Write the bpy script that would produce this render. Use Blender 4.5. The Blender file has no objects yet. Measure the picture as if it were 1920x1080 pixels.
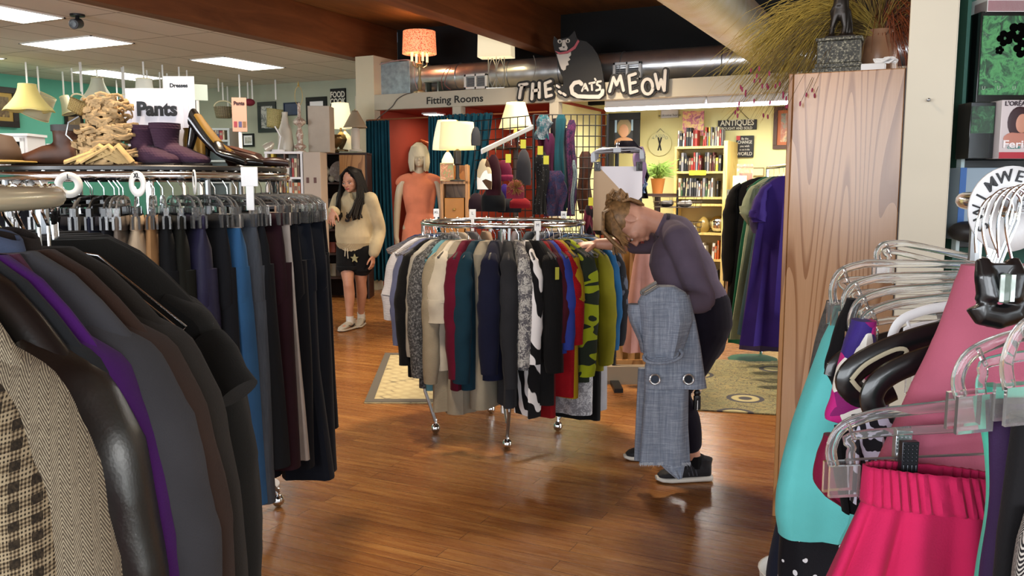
import bpy, math, random
from math import sin, cos, pi, radians as RA, atan, tan, sqrt, exp
from mathutils import Vector as V, Matrix, Euler, noise as MN
S = bpy.context.scene
C = S.collection
# ---------------------------------------------------------------- camera
TH = RA(26.0); PITCH = RA(6.95); FPX = 1600.0; EYE = V((0, 0, 1.43))
RX = V((cos(TH), sin(TH), 0)); FX = V((-sin(TH), cos(TH), 0)); ZX = V((0, 0, 1))
FWD = FX*cos(PITCH) - ZX*sin(PITCH); UP = FX*sin(PITCH) + ZX*cos(PITCH)
cam_d = bpy.data.cameras.new('camera'); cam = bpy.data.objects.new('camera', cam_d); C.objects.link(cam)
cam_d.sensor_width = 36; cam_d.lens = 36*FPX/1920; cam_d.clip_start = .02
cam.matrix_world = Matrix((( RX.x, UP.x, -FWD.x, EYE.x), (RX.y, UP.y, -FWD.y, EYE.y), (RX.z, UP.z, -FWD.z, EYE.z), (0, 0, 0, 1)))
S.camera = cam
# ---------------------------------------------------------------- world, exposure, daylight
S.view_settings.view_transform = 'Standard'; S.view_settings.look = 'None'
S.view_settings.exposure = 0.55; S.view_settings.gamma = 1.0; S.view_settings.use_curve_mapping = False
w = bpy.data.worlds.new('world'); S.world = w; w.use_nodes = True
w.node_tree.nodes['Background'].inputs[0].default_value = (.55, .62, .75, 1)
w.node_tree.nodes['Background'].inputs[1].default_value = .25
S.cycles.max_bounces = 7; S.cycles.diffuse_bounces = 3; S.cycles.glossy_bounces = 3
S.cycles.transmission_bounces = 6; S.cycles.transparent_max_bounces = 12; S.cycles.caustics_refractive = False; S.cycles.caustics_reflective = False
S.cycles.sample_clamp_indirect = 4.0

def area_light(name, loc, target, sx, sy, power, col, spread=180):
    l = bpy.data.lights.new(name, 'AREA'); l.shape = 'RECTANGLE'; l.size = sx; l.size_y = sy
    l.energy = power; l.color = col; l.spread = RA(spread)
    o = bpy.data.objects.new(name, l); C.objects.link(o); o.location = loc
    o.rotation_euler = (V(target) - V(loc)).to_track_quat('-Z', 'Y').to_euler()
    return o
def point_light(name, loc, power, col, r=.05):
    l = bpy.data.lights.new(name, 'POINT'); l.energy = power; l.color = col; l.shadow_soft_size = r
    o = bpy.data.objects.new(name, l); C.objects.link(o); o.location = loc
    return o
# daylight through the shop windows on the street side (behind and right of the camera), plus a fill for the tile ceiling
area_light('window_and_fill', (3.28, -0.6, 1.75), (0, 1.2, .9), 2.4, 1.9, 60, (.86, .93, 1.0))
area_light('window_and_fill', (-1.2, -3.65, 1.8), (-1.2, 3, 1.2), 4.0, 1.8, 150, (.90, .95, 1.0))
area_light('window_and_fill', (-5.8, -3.65, 1.8), (-8, 4, 3.0), 4.0, 1.8, 300, (.92, .95, 1.0))  # added fill tipped upward to brighten the tile ceiling, no window seen there
area_light('window_and_fill', (2.0, -3.65, 1.8), (.6, 2, 1.0), 2.0, 1.8, 110, (.90, .95, 1.0))
# daylight from the door side of the middle of the shop, raking over the floor
area_light('window_and_fill', (3.3, 5.6, 1.7), (-2, 4.6, .2), 2.2, 2.0, 190, (.95, .95, .92))
# warm area lights facing down over the wood-ceiling aisle, no fixtures modelled
for _p in ((-1.9, 2.2, 3.4), (-2.3, 5.6, 3.4), (-3.4, 8.2, 3.4)):
    area_light('aisle_light', _p, (_p[0], _p[1], 0), .35, .35, 70, (1.0, .80, .58), 140)

# ---------------------------------------------------------------- projection helpers: measure the room from the photo
def ray(px, py): return FWD + RX*((px-960)/FPX) - UP*((py-540)/FPX)
def P(px, py, d):
    v = ray(px, py); return EYE + v*(d/v.dot(FX))
def onZ(px, py, z=0.0):
    v = ray(px, py); return EYE + v*((z-EYE.z)/v.z)
def onY(px, py, y):
    v = ray(px, py); return EYE + v*(y/v.y)
def onX(px, py, x):
    v = ray(px, py); return EYE + v*(x/v.x)
def W(r, d, z=0.0): return RX*r + FX*d + ZX*z
def zat(py, d): return P(960, py, d).z
def rat(px, py, d): return (P(px, py, d)-EYE).dot(RX)

# ---------------------------------------------------------------- colour and materials
def lin(h):
    if isinstance(h, str):
        h = h.lstrip('#'); c = [int(h[i:i+2], 16)/255 for i in (0, 2, 4)]
    else: c = h
    return tuple((x/12.92 if x <= .04045 else ((x+.055)/1.055)**2.4) for x in c) + (1,)
_M = {}
class NT:
    def __init__(s, name):
        s.m = bpy.data.materials.new(name); s.m.use_nodes = True; s.t = s.m.node_tree; s.n = s.t.nodes
        s.p = s.n['Principled BSDF']; s.co = None
    def new(s, kind, **kw):
        x = s.n.new(kind)
        for k, v in kw.items(): setattr(x, k, v)
        return x
    def link(s, a, b): s.t.links.new(a, b)
    def coord(s, scale=(1, 1, 1), rot=(0, 0, 0), loc=(0, 0, 0), gen='Object'):
        if not s.co: s.co = s.new('ShaderNodeTexCoord')
        mp = s.new('ShaderNodeMapping'); mp.inputs['Scale'].default_value = scale; mp.inputs['Rotation'].default_value = rot; mp.inputs['Location'].default_value = loc
        s.link(s.co.outputs[gen], mp.inputs[0]); return mp.outputs[0]
    def noise(s, vec, scale, detail=3, rough=.5, dist=0):
        x = s.new('ShaderNodeTexNoise'); x.inputs['Scale'].default_value = scale; x.inputs['Detail'].default_value = detail
        x.inputs['Roughness'].default_value = rough; x.inputs['Distortion'].default_value = dist
        s.link(vec, x.inputs['Vector']); return x.outputs['Fac']
    def wave(s, vec, scale, axis='X', dist=0, detail=2, dscale=1, prof='SIN', typ='BANDS'):
        x = s.new('ShaderNodeTexWave'); x.wave_type = typ; x.wave_profile = prof
        if typ == 'BANDS': x.bands_direction = axis
        else: x.rings_direction = axis
        x.inputs['Scale'].default_value = scale; x.inputs['Distortion'].default_value = dist; x.inputs['Detail'].default_value = detail; x.inputs['Detail Scale'].default_value = dscale
        s.link(vec, x.inputs['Vector']); return x.outputs['Fac']
    def vor(s, vec, scale, feature='F1', out='Distance', rand=1):
        x = s.new('ShaderNodeTexVoronoi'); x.feature = feature; x.inputs['Scale'].default_value = scale; x.inputs['Randomness'].default_value = rand
        s.link(vec, x.inputs['Vector']); return x.outputs[out]
    def math(s, op, a, b=None, c=None):
        x = s.new('ShaderNodeMath', operation=op)
        for i, v in enumerate((a, b, c)):
            if v is None: continue
            if isinstance(v, (int, float)): x.inputs[i].default_value = v
            else: s.link(v, x.inputs[i])
        return x.outputs[0]
    def ramp(s, fac, stops, interp='LINEAR'):
        x = s.new('ShaderNodeValToRGB'); x.color_ramp.interpolation = interp; e = x.color_ramp.elements
        while len(e) < len(stops): e.new(.5)
        for i, (p, c) in enumerate(stops):
            e[i].position = p; e[i].color = lin(c) if isinstance(c, str) else c
        s.link(fac, x.inputs[0]); return x.outputs[0]
    def mix(s, fac, a, b, mode='MIX'):
        x = s.new('ShaderNodeMix', data_type='RGBA', blend_type=mode)
        for i, v in ((0, fac), (6, a), (7, b)):
            if isinstance(v, (int, float)): x.inputs[i].default_value = v
            elif isinstance(v, str): x.inputs[i].default_value = lin(v)
            elif isinstance(v, tuple): x.inputs[i].default_value = v
            else: s.link(v, x.inputs[i])
        return x.outputs[2]
    def base(s, c): s.link(c, s.p.inputs['Base Color'])
    def bump(s, h, strength=.3, dist=.002):
        x = s.new('ShaderNodeBump'); x.inputs['Strength'].default_value = strength; x.inputs['Distance'].default_value = dist
        s.link(h, x.inputs['Height']); s.link(x.outputs[0], s.p.inputs['Normal'])
    def sep(s, vec):
        x = s.new('ShaderNodeSeparateXYZ'); s.link(vec, x.inputs[0]); return x.outputs
    def comb(s, x_, y_, z_):
        x = s.new('ShaderNodeCombineXYZ')
        for i, v in enumerate((x_, y_, z_)):
            if isinstance(v, (int, float)): x.inputs[i].default_value = v
            else: s.link(v, x.inputs[i])
        return x.outputs[0]

def mat(color, rough=.6, metal=0.0, var=.0, scale=8, bump=0, bscale=60, emit=None, estr=0, trans=0, ior=1.45, coat=0, alpha=1, sheen=0, sub=0, aniso=None, spec=None):
    key = ('m', color, rough, metal, var, scale, bump, bscale, emit, estr, trans, coat, alpha, sheen, sub, aniso, spec)
    if key in _M: return _M[key]
    n = NT('plain'); p = n.p
    p.inputs['Base Color'].default_value = lin(color); p.inputs['Roughness'].default_value = rough; p.inputs['Metallic'].default_value = metal
    p.inputs['Transmission Weight'].default_value = trans; p.inputs['IOR'].default_value = ior; p.inputs['Coat Weight'].default_value = coat
    p.inputs['Alpha'].default_value = alpha; p.inputs['Sheen Weight'].default_value = sheen
    if spec is not None: p.inputs['Specular IOR Level'].default_value = spec
    if sub: p.inputs['Subsurface Weight'].default_value = sub; p.inputs['Subsurface Radius'].default_value = (.02, .008, .004)
    if var or bump:
        co = n.coord()
    if var:
        c = lin(color); f = n.noise(co, scale, 4)
        n.base(n.ramp(f, [(.3, tuple(max(0, x*(1-var)) for x in c[:3])+(1,)), (.7, tuple(min(1, x*(1+var)) for x in c[:3])+(1,))]))
    if bump: n.bump(n.noise(co, bscale, 3), bump, .003)
    if emit:
        p.inputs['Emission Color'].default_value = lin(emit); p.inputs['Emission Strength'].default_value = estr
    _M[key] = n.m; return n.m

def cloth(color, rough=.9, pat='weave', c2=None, c3=None, scale=1.0, sheen=.04):
    key = ('c', color, rough, pat, c2, c3, scale)
    if key in _M: return _M[key]
    n = NT('cloth_'+pat); p = n.p; p.inputs['Roughness'].default_value = rough; p.inputs['Sheen Weight'].default_value = sheen; p.inputs['Sheen Roughness'].default_value = .5
    p.inputs['Specular IOR Level'].default_value = .16
    co = n.coord(); c = lin(color); k = scale
    def soft(v=.18, s=6):
        return n.ramp(n.noise(co, s, 4), [(.3, tuple(x*(1-v) for x in c[:3])+(1,)), (.72, tuple(min(1, x*(1+v)) for x in c[:3])+(1,))])
    col = soft(); h = n.noise(co, 420*k, 2)
    if pat == 'weave': pass
    elif pat == 'knit':
        h = n.math('ADD', n.wave(co, 55*k, 'Z', 1.5), n.wave(co, 75*k, 'DIAGONAL', 1.0))
        col = n.mix(n.math('MULTIPLY', n.wave(co, 55*k, 'Z', 1.5), .25), col, tuple(x*.6 for x in c[:3])+(1,))
    elif pat == 'rib':
        h = n.wave(co, 40*k, 'Y', .3); col = n.mix(n.math('MULTIPLY', h, .35), col, tuple(x*.5 for x in c[:3])+(1,))
    elif pat == 'speckle':
        f = n.noise(co, 90*k, 5, .8); col = n.ramp(f, [(.38, color), (.5, c2 or color), (.62, c3 or c2)])
    elif pat == 'denim':
        f = n.noise(n.coord((180*k, 180*k, 14*k)), 1, 5, .7); g = n.noise(co, 3.2, 3)
        col = n.mix(n.ramp(g, [(.35, '#000000'), (.75, '#ffffff')]), color, c2 or color); col = n.mix(n.math('MULTIPLY', f, .5), col, c3 or '#d8dde4', 'MIX') if c3 else n.mix(n.math('MULTIPLY', f, .30), col, tuple(min(1, x*2.0+.004) for x in c[:3])+(1,))
        h = n.noise(n.coord((300, 300, 900)), 1, 2)
    elif pat == 'slub':      # heavy washed denim with vertical and horizontal slubs
        a = n.noise(n.coord((120, 120, 6)), 1, 4, .8); b = n.noise(n.coord((9, 9, 190)), 1, 4, .8); g = n.noise(co, 5, 3)
        f = n.math('ADD', n.math('MULTIPLY', a, .5), n.math('MULTIPLY', b, .5)); col = n.ramp(f, [(.36, c2), (.5, color), (.62, c3)]); col = n.mix(n.math('MULTIPLY', g, .35), col, c2); h = f
    elif pat == 'herring':
        s = n.sep(co); pp = n.math('PINGPONG', n.math('MULTIPLY', n.math('ADD', s[0], s[1]), 1.0), .011)
        q = n.math('ADD', s[2], n.math('MULTIPLY', pp, 1.6)); ww = n.math('SINE', n.math('MULTIPLY', q, 2*pi/.0042))
        col = n.ramp(n.math('ADD', n.math('MULTIPLY', ww, .5), n.math('MULTIPLY', n.noise(co, 260, 3), 1.0)), [(.35, c2), (.85, color)]); h = ww
    elif pat == 'plaid':
        s = n.sep(co)
        def bars(a, per, duty): return n.math('LESS_THAN', n.math('FRACT', n.math('DIVIDE', a, per)), duty)
        xy = n.math('ADD', s[0], s[1])
        fine = n.math('MULTIPLY', n.math('ADD', bars(xy, .0036, .5), bars(s[2], .0036, .5)), .5)
        big = n.math('MULTIPLY', n.math('ADD', bars(xy, .022, .5), bars(s[2], .016, .5)), .5)
        f = n.math('MULTIPLY', fine, big); f = n.math('ADD', f, n.math('MULTIPLY', n.noise(co, 300, 2), .25))
        col = n.ramp(f, [(.1, color), (.35, c2), (.7, c3)])
    elif pat == 'camo':
        sc = n.coord((1.2, 1.2, 2.6)); f = n.noise(sc, 3.4*k, 1, .4, .6); col = n.ramp(f, [(.0, color), (.46, c2), (.60, color)], 'CONSTANT'); h = n.wave(co, 120, 'Z')
    elif pat == 'paisley':
        f = n.vor(n.coord((1, 1, .8)), 26*k, 'F1'); g = n.noise(co, 34*k, 3, .5, 3.5)
        col = n.ramp(n.math('ADD', n.math('MULTIPLY', g, .8), n.math('MULTIPLY', f, .3)), [(.38, color), (.47, c2), (.56, color), (.62, c3)])
    elif pat == 'print':
        g = n.wave(n.coord((1, 1, .5)), 5*k, 'DIAGONAL', 9, 2, 1.3); col = n.ramp(g, [(.35, color), (.42, c2)])
    elif pat == 'dots':
        f = n.vor(co, 48*k, 'F1', rand=.85); col = n.ramp(f, [(.17, c2), (.2, color)], 'CONSTANT')
    elif pat == 'patch':
        f = n.vor(co, 14*k, 'F1', 'Color'); s = n.sep(f); col = n.ramp(s[0], [(0, color), (.35, c2), (.65, c3), (.85, '#f2efe6')], 'CONSTANT')
    elif pat == 'stripe':
        f = n.wave(co, 9*k, 'Z'); col = n.ramp(f, [(.45, color), (.55, c2)])
    elif pat == 'vstripe':
        f = n.wave(co, 9*k, 'X'); col = n.ramp(f, [(.45, color), (.55, c2)])
    elif pat == 'leather':
        p.inputs['Roughness'].default_value = rough; p.inputs['Specular IOR Level'].default_value = .6; p.inputs['Sheen Weight'].default_value = 0
        h = n.math('ADD', n.noise(co, 6, 3, .5), n.math('MULTIPLY', n.vor(co, 260), .02))
        n.base(col); n.bump(h, .35, .012); _M[key] = n.m; return n.m
    n.base(col); n.bump(h, .35, .0015)
    _M[key] = n.m; return n.m

def planks_mat():
    n = NT('floor_planks'); co = n.coord()
    br = n.new('ShaderNodeTexBrick'); br.offset = .37; br.offset_frequency = 2
    br.inputs['Color1'].default_value = (0, 0, 0, 1); br.inputs['Color2'].default_value = (1, 1, 1, 1); br.inputs['Mortar'].default_value = (.5, .5, .5, 1)
    br.inputs['Scale'].default_value = 1; br.inputs['Mortar Size'].default_value = .0012; br.inputs['Brick Width'].default_value = 1.2; br.inputs['Row Height'].default_value = .09
    br.inputs['Bias'].default_value = 0; n.link(co, br.inputs['Vector'])
    s = n.sep(co); tone = n.sep(br.outputs['Color'])[0]
    off = n.comb(n.math('MULTIPLY_ADD', tone, 7.0, n.math('MULTIPLY', s[0], 1.6)), n.math('MULTIPLY_ADD', tone, 13.0, n.math('MULTIPLY', s[1], 26)), tone)
    g = n.noise(off, 1.6, 6, .62, .6); g2 = n.noise(off, 6, 4, .6, .2)
    c = n.ramp(g, [(.28, '#70451f'), (.45, '#946031'), (.6, '#aa7840'), (.78, '#bb8c50')])
    c = n.mix(n.math('MULTIPLY', n.math('SUBTRACT', 1, tone), .55), c, '#774722', 'MIX')
    c = n.mix(n.math('MULTIPLY', g2, .22), c, '#4a240d')
    c = n.mix(br.outputs['Fac'], c, '#3a1c0b')
    n.base(c); n.p.inputs['Roughness'].default_value = .3
    n.link(n.ramp(g2, [(.3, (.20, .20, .20, 1)), (.8, (.36, .36, .36, 1))]), n.p.inputs['Roughness'])
    n.bump(n.math('SUBTRACT', n.math('MULTIPLY', g2, .2), br.outputs['Fac']), .25, .002)
    return n.m
def oak_mat(light='#c79a72', dark='#8a5a36', rough=.28, along='Z', sc=1.0):
    key = ('oak', light, dark, rough, along, sc)
    if key in _M: return _M[key]
    n = NT('oak'); scl = {'Z': (1, 1, .10), 'X': (.10, 1, 1), 'Y': (1, .10, 1)}[along]
    co = n.coord(tuple(a*sc for a in scl)); w1_ = n.noise(co, 2.6, 2, .45, .3); f = n.math('FRACT', n.math('MULTIPLY', w1_, 30)); f = n.math('MULTIPLY', f, n.math('ADD', .55, n.math('MULTIPLY', n.noise(n.coord(tuple(a*sc*30 for a in scl)), 1, 2), .9))); fine = n.noise(n.coord(tuple(a*sc for a in ((160, 160, 5) if along == 'Z' else (5, 160, 160) if along == 'X' else (160, 5, 160)))), 1, 3)
    c = n.ramp(f, [(.0, dark), (.12, dark), (.34, light), (1, light)]); c = n.mix(n.math('MULTIPLY', fine, .4), c, dark)
    n.base(c); n.p.inputs['Roughness'].default_value = rough; n.bump(fine, .12, .001)
    _M[key] = n.m; return n.m
def beam_mat(a='#6d3c1e', b='#4a2410', along='Y'):
    n = NT('beam_wood'); co = n.coord((2.2, .22, 2.2) if along == 'Y' else (.22, 2.2, 2.2))
    f = n.noise(co, 3.2, 6, .65, 1.0); f2 = n.noise(n.coord((30, 1.2, 30) if along == 'Y' else (1.2, 30, 30)), 1, 4, .6)
    c = n.ramp(f, [(.3, b), (.7, a)]); c = n.mix(n.math('MULTIPLY', f2, .35), c, b); n.base(c); n.p.inputs['Roughness'].default_value = .55; n.bump(f2, .2, .002)
    return n.m
def ceiling_tile_mat():
    n = NT('ceiling_tile'); co = n.coord()
    br = n.new('ShaderNodeTexBrick'); br.offset = 0; br.inputs['Color1'].default_value = lin('#dedcd8'); br.inputs['Color2'].default_value = lin('#e4e2de'); br.inputs['Mortar'].default_value = lin('#a8a6a2')
    br.inputs['Scale'].default_value = 1; br.inputs['Mortar Size'].default_value = .012; br.inputs['Brick Width'].default_value = .61; br.inputs['Row Height'].default_value = 1.22
    n.link(co, br.inputs['Vector']); sp = n.noise(co, 130, 3, .7)
    n.base(n.mix(n.ramp(sp, [(.55, '#000000'), (.75, '#404040')]), br.outputs['Color'], '#b8b6b0')); n.p.inputs['Roughness'].default_value = .9
    return n.m
def duct_mat(col='#b9bcc0', ribs=12.0, axis='X', rough=.28, bs=.6):
    key = ('duct', col, ribs, axis, rough)
    if key in _M: return _M[key]
    n = NT('duct_metal'); co = n.coord(); n.p.inputs['Metallic'].default_value = .9; n.p.inputs['Roughness'].default_value = rough
    f = n.noise(n.coord((3, 3, 3)), 2, 3); n.base(n.ramp(f, [(.3, col), (.8, '#d8d8d6')]))
    n.bump(n.wave(co, ribs, axis, 0), bs, .012); _M[key] = n.m; return n.m

CHROME = mat('#d9dcdf', .12, 1.0); STEEL = mat('#9a9c9e', .35, .9); BLACKM = mat('#141416', .45, .3); CLEAR = None
def clear_plastic():
    global CLEAR
    if CLEAR: return CLEAR
    n = NT('clear_plastic'); p = n.p; p.inputs['Base Color'].default_value = (.97, .98, .98, 1); p.inputs['Roughness'].default_value = .06
    p.inputs['Transmission Weight'].default_value = .92; p.inputs['IOR'].default_value = 1.35
    CLEAR = n.m; return CLEAR
BLKPL = mat('#101012', .3, 0, coat=.3); WHITEP = mat('#e9e9ea', .6); IVORY = mat('#d8cfb8', .5)

# ---------------------------------------------------------------- mesh builder
def spline(pts, r, k=5):
    P_ = [V(p) for p in pts]; N = len(P_); R_ = r if isinstance(r, (list, tuple)) and len(r) == N else [r]*N; R_ = [(x if isinstance(x, (tuple, list)) else (x, x)) for x in R_]; o = []; q = []
    for i in range(N-1):
        a = P_[max(0, i-1)]; b = P_[i]; c = P_[i+1]; e = P_[min(N-1, i+2)]
        for j in range(k):
            t = j/k; o.append(.5*((2*b)+(c-a)*t+(2*a-5*b+4*c-e)*t*t+(3*b-a-3*c+e)*t*t*t)); q.append((R_[i][0]+(R_[i+1][0]-R_[i][0])*t, R_[i][1]+(R_[i+1][1]-R_[i][1])*t))
    return o+[P_[-1]], q+[R_[-1]]
class B:
    def __init__(s): s.v = []; s.f = []; s.mi = []; s.m = 0; s.T = None
    def _a(s, vs, fs):
        o = len(s.v)
        if s.T is not None: vs = [s.T @ V(x) for x in vs]
        s.v += [tuple(x) for x in vs]; s.f += [tuple(i+o for i in f) for f in fs]; s.mi += [s.m]*len(fs); return s
    def box(s, c, d, rz=0, rot=None):
        M = rot or Matrix.Rotation(rz, 3, 'Z'); c = V(c)
        vs = [c + M @ V((x*d[0]/2, y*d[1]/2, z*d[2]/2)) for x in (-1, 1) for y in (-1, 1) for z in (-1, 1)]
        return s._a(vs, [(0, 1, 3, 2), (4, 6, 7, 5), (0, 4, 5, 1), (2, 3, 7, 6), (0, 2, 6, 4), (1, 5, 7, 3)])
    def b2(s, a, b): # box from corners
        a, b = V(a), V(b); return s.box((a+b)/2, [abs(x) for x in (b-a)])
    def tube(s, pts, r, n=8, closed=False, cap=True, up=None, sq=1.0):
        pts = [V(p) for p in pts]; N = len(pts); R = r if isinstance(r, (list, tuple)) and len(r) == N else [r]*N
        vs = []; fr = None
        for i, p in enumerate(pts):
            a = pts[i-1] if (i > 0 or closed) else p; b = pts[(i+1) % N] if (i < N-1 or closed) else p
            t = (b-a)
            if t.length < 1e-9: t = V((0, 0, 1))
            t.normalize()
            if up is not None:
                x = V(up); x = x - t*x.dot(t)
                if x.length < 1e-4: x = t.orthogonal()
                x.normalize()
            else:
                if fr is None: x = t.orthogonal().normalized()
                else:
                    x = fr - t*fr.dot(t); x = x.normalized() if x.length > 1e-6 else t.orthogonal().normalized()
                fr = x
            y = t.cross(x)
            rr = R[i]; ra, rb = (rr if isinstance(rr, (tuple, list)) else (rr, rr))
            for k in range(n):
                q = 2*pi*k/n; cx, cy = cos(q), sin(q)
                if sq != 1.0: cx = abs(cx)**sq*(1 if cx > 0 else -1); cy = abs(cy)**sq*(1 if cy > 0 else -1)
                vs.append(p + x*(ra*cx) + y*(rb*cy))
        fs = []
        for i in range(N if closed else N-1):
            j = (i+1) % N
            for k in range(n): fs.append((i*n+k, i*n+(k+1) % n, j*n+(k+1) % n, j*n+k))
        if cap and not closed: fs.append(tuple(range(n-1, -1, -1))); fs.append(tuple((N-1)*n+k for k in range(n)))
        return s._a(vs, fs)
    def sp(s, pts, r, n=8, k=5, **kw):
        P_, R_ = spline(pts, r, k); return s.tube(P_, R_, n, **kw)
    def cyl(s, a, b, r, r2=None, n=14): return s.tube([a, b], [r, r if r2 is None else r2], n)
    def lathe(s, prof, c=(0, 0, 0), n=24, sx=1, sy=1, cap=True):
        c = V(c); vs = []; N = len(prof)
        for (r, z) in prof:
            for k in range(n): vs.append(c + V((r*sx*cos(2*pi*k/n), r*sy*sin(2*pi*k/n), z)))
        fs = [(i*n+k, i*n+(k+1) % n, (i+1)*n+(k+1) % n, (i+1)*n+k) for i in range(N-1) for k in range(n)]
        if cap: fs.append(tuple(range(n-1, -1, -1))); fs.append(tuple((N-1)*n+k for k in range(n)))
        return s._a(vs, fs)
    def ball(s, c, r, nu=16, nv=10, rot=None):
        c = V(c); rr = (r, r, r) if isinstance(r, (int, float)) else r; M = rot or Matrix.Identity(3)
        vs = [c + M @ V((0, 0, -rr[2]))]
        for j in range(1, nv):
            a = -pi/2 + pi*j/nv
            for k in range(nu): vs.append(c + M @ V((rr[0]*cos(a)*cos(2*pi*k/nu), rr[1]*cos(a)*sin(2*pi*k/nu), rr[2]*sin(a))))
        vs.append(c + M @ V((0, 0, rr[2]))); L = len(vs)-1
        fs = [(0, 1+(k+1) % nu, 1+k) for k in range(nu)]
        for j in range(nv-2):
            for k in range(nu): fs.append((1+j*nu+k, 1+j*nu+(k+1) % nu, 1+(j+1)*nu+(k+1) % nu, 1+(j+1)*nu+k))
        fs += [(L, 1+(nv-2)*nu+k, 1+(nv-2)*nu+(k+1) % nu) for k in range(nu)]
        return s._a(vs, fs)
    def prism(s, poly, o, ax, ay, an, t):
        o, ax, ay, an = V(o), V(ax), V(ay), V(an); n = len(poly)
        vs = [o + ax*x + ay*y for x, y in poly] + [o + ax*x + ay*y + an*t for x, y in poly]
        return s._a(vs, [tuple(range(n)), tuple(range(2*n-1, n-1, -1))] + [(k, k+n, (k+1) % n+n, (k+1) % n) for k in range(n)])
    def grid(s, fn, nu, nv, closed=False):
        vs = [fn(i/(nu-1) if not closed else i/nu, j/(nv-1)) for j in range(nv) for i in range(nu)]
        fs = []
        for j in range(nv-1):
            for i in range(nu if closed else nu-1):
                a = j*nu+i; b = j*nu+(i+1) % nu; fs.append((a, b, b+nu, a+nu))
        return s._a(vs, fs)
    def mesh(s, name, mats, sharp=38):
        me = bpy.data.meshes.new(name); me.from_pydata(s.v, [], s.f); ms = mats if isinstance(mats, (list, tuple)) else [mats]
        for m in ms: me.materials.append(m)
        if len(ms) > 1: me.polygons.foreach_set('material_index', s.mi)
        me.polygons.foreach_set('use_smooth', [True]*len(me.polygons))
        try: me.set_sharp_from_angle(angle=RA(sharp))
        except Exception: pass
        me.update(); return me
    def go(s, name, mats, parent=None, loc=None, rz=0, bevel=0, sub=0, sharp=38, solid=0, remesh=0, smooth=0):
        o = bpy.data.objects.new(name, s.mesh(name, mats, sharp if not remesh else 180)); C.objects.link(o)
        if parent: o.parent = parent
        if loc is not None: o.location = loc
        if rz: o.rotation_euler = (0, 0, rz)
        if remesh:
            m = o.modifiers.new('remesh', 'REMESH'); m.mode = 'VOXEL'; m.voxel_size = remesh; m.use_smooth_shade = True
            if smooth:
                q = o.modifiers.new('smooth', 'SMOOTH'); q.iterations = smooth; q.factor = .5
        if solid: m = o.modifiers.new('solid', 'SOLIDIFY'); m.thickness = solid; m.offset = 0
        if bevel: m = o.modifiers.new('bevel', 'BEVEL'); m.width = bevel; m.segments = 2; m.limit_method = 'ANGLE'
        if sub: m = o.modifiers.new('sub', 'SUBSURF'); m.levels = sub; m.render_levels = sub
        return o
def tag(o, label, cat, group=None):
    o['label'] = label; o['category'] = cat
    if group: o['group'] = group
    return o
def thing(name, label, cat, loc=(0, 0, 0), rz=0, group=None, rot=None):
    o = bpy.data.objects.new(name, None); C.objects.link(o); o.location = loc; o.rotation_euler = rot or (0, 0, rz); o.empty_display_size = .05
    return tag(o, label, cat, group)
def struct(o): o['kind'] = 'structure'; return o
def stuff(o): o['kind'] = 'stuff'; return o
KIDS = {}
def dup(root, loc, rz=0, label=None, group=None, rot=None, scale=None):
    def rec(o, par):
        c = o.copy(); C.objects.link(c)
        if par: c.parent = par
        for ch in [x for x in list(o.children)]: rec(ch, c)
        return c
    r = rec(root, None); r.location = loc; r.rotation_euler = rot or (0, 0, rz)
    if scale: r.scale = (scale,)*3 if isinstance(scale, (int, float)) else scale
    if label: r['label'] = label
    if group: r['group'] = group
    elif 'group' in r: del r['group']
    return r
def text(s, size, m, name='lettering', parent=None, loc=(0, 0, 0), rot=(pi/2, 0, 0), ext=.001, bold=0, shear=0, align='CENTER', sx=1.0, space=1.0):
    cu = bpy.data.curves.new(name, 'FONT'); cu.body = s; cu.size = size; cu.extrude = ext; cu.offset = bold; cu.shear = shear
    cu.align_x = align; cu.align_y = 'CENTER'; cu.space_line = .85; cu.space_character = space; cu.resolution_u = 3
    t = bpy.data.objects.new('t', cu); C.objects.link(t); bpy.context.view_layer.update()
    me = bpy.data.meshes.new_from_object(t.evaluated_get(bpy.context.evaluated_depsgraph_get())); bpy.data.objects.remove(t)
    me.materials.clear(); me.materials.append(m); me.name = name
    o = bpy.data.objects.new(name, me); C.objects.link(o); o.location = loc; o.rotation_euler = rot; o.scale = (sx, 1, 1)
    if parent: o.parent = parent
    return o
def rr(seed): return random.Random(seed)
# ================================================================ the room
YB = 11.5; XL = -12.9; ZC = 3.11; ZW = 3.62
def sbox(name, a, b, m, bevel=0): return struct(B().b2(a, b).go(name, m, bevel=bevel))
sbox('floor', (XL-.2, -4, -.06), (3.6, YB+.3, 0), planks_mat())
teal = mat('#5fae98', .85, var=.05, scale=2); grey = mat('#a5aa98', .85, var=.04, scale=2); cream = mat('#c9c1a8', .8, var=.04, scale=2, bump=.1, bscale=90)
red = mat('#8e3420', .8, var=.06, scale=2); yel = mat('#e6dfa0', .85, var=.04, scale=2); blk = mat('#0b0b0c', .9)
sbox('wall_left', (XL-.12, -4, 0), (XL, YB+.3, ZW+.1), teal)
sbox('wall_back', (XL, YB, 0), (-7.05, YB+.12, ZW), grey)
XP=onY(702,200,9.55).x
sbox('wall_partition', (onY(668,200,9.55).x, 9.55, 0), (XP, YB, ZC), cream)
sbox('ceiling_tiles', (XL, -4, ZC), (-7.1, YB, ZC+.08), ceiling_tile_mat())
wc = beam_mat('#8a5a2c', '#5c3818')
sbox('ceiling_planks', (-7.1, -4, ZW), (3.6, YB+.3, ZW+.08), wc)
bm_ = beam_mat('#86502c', '#5e3218')
for x0, x1 in ((-7.2, -7.0), (-4.68, -4.46), (-1.9, -1.7)):
    if x0 == -1.9: continue
    struct(B().b2((x0, -4, ZC-.01), (x1, 10.6, ZW)).go('ceiling_beam', bm_, bevel=.006))
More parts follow.
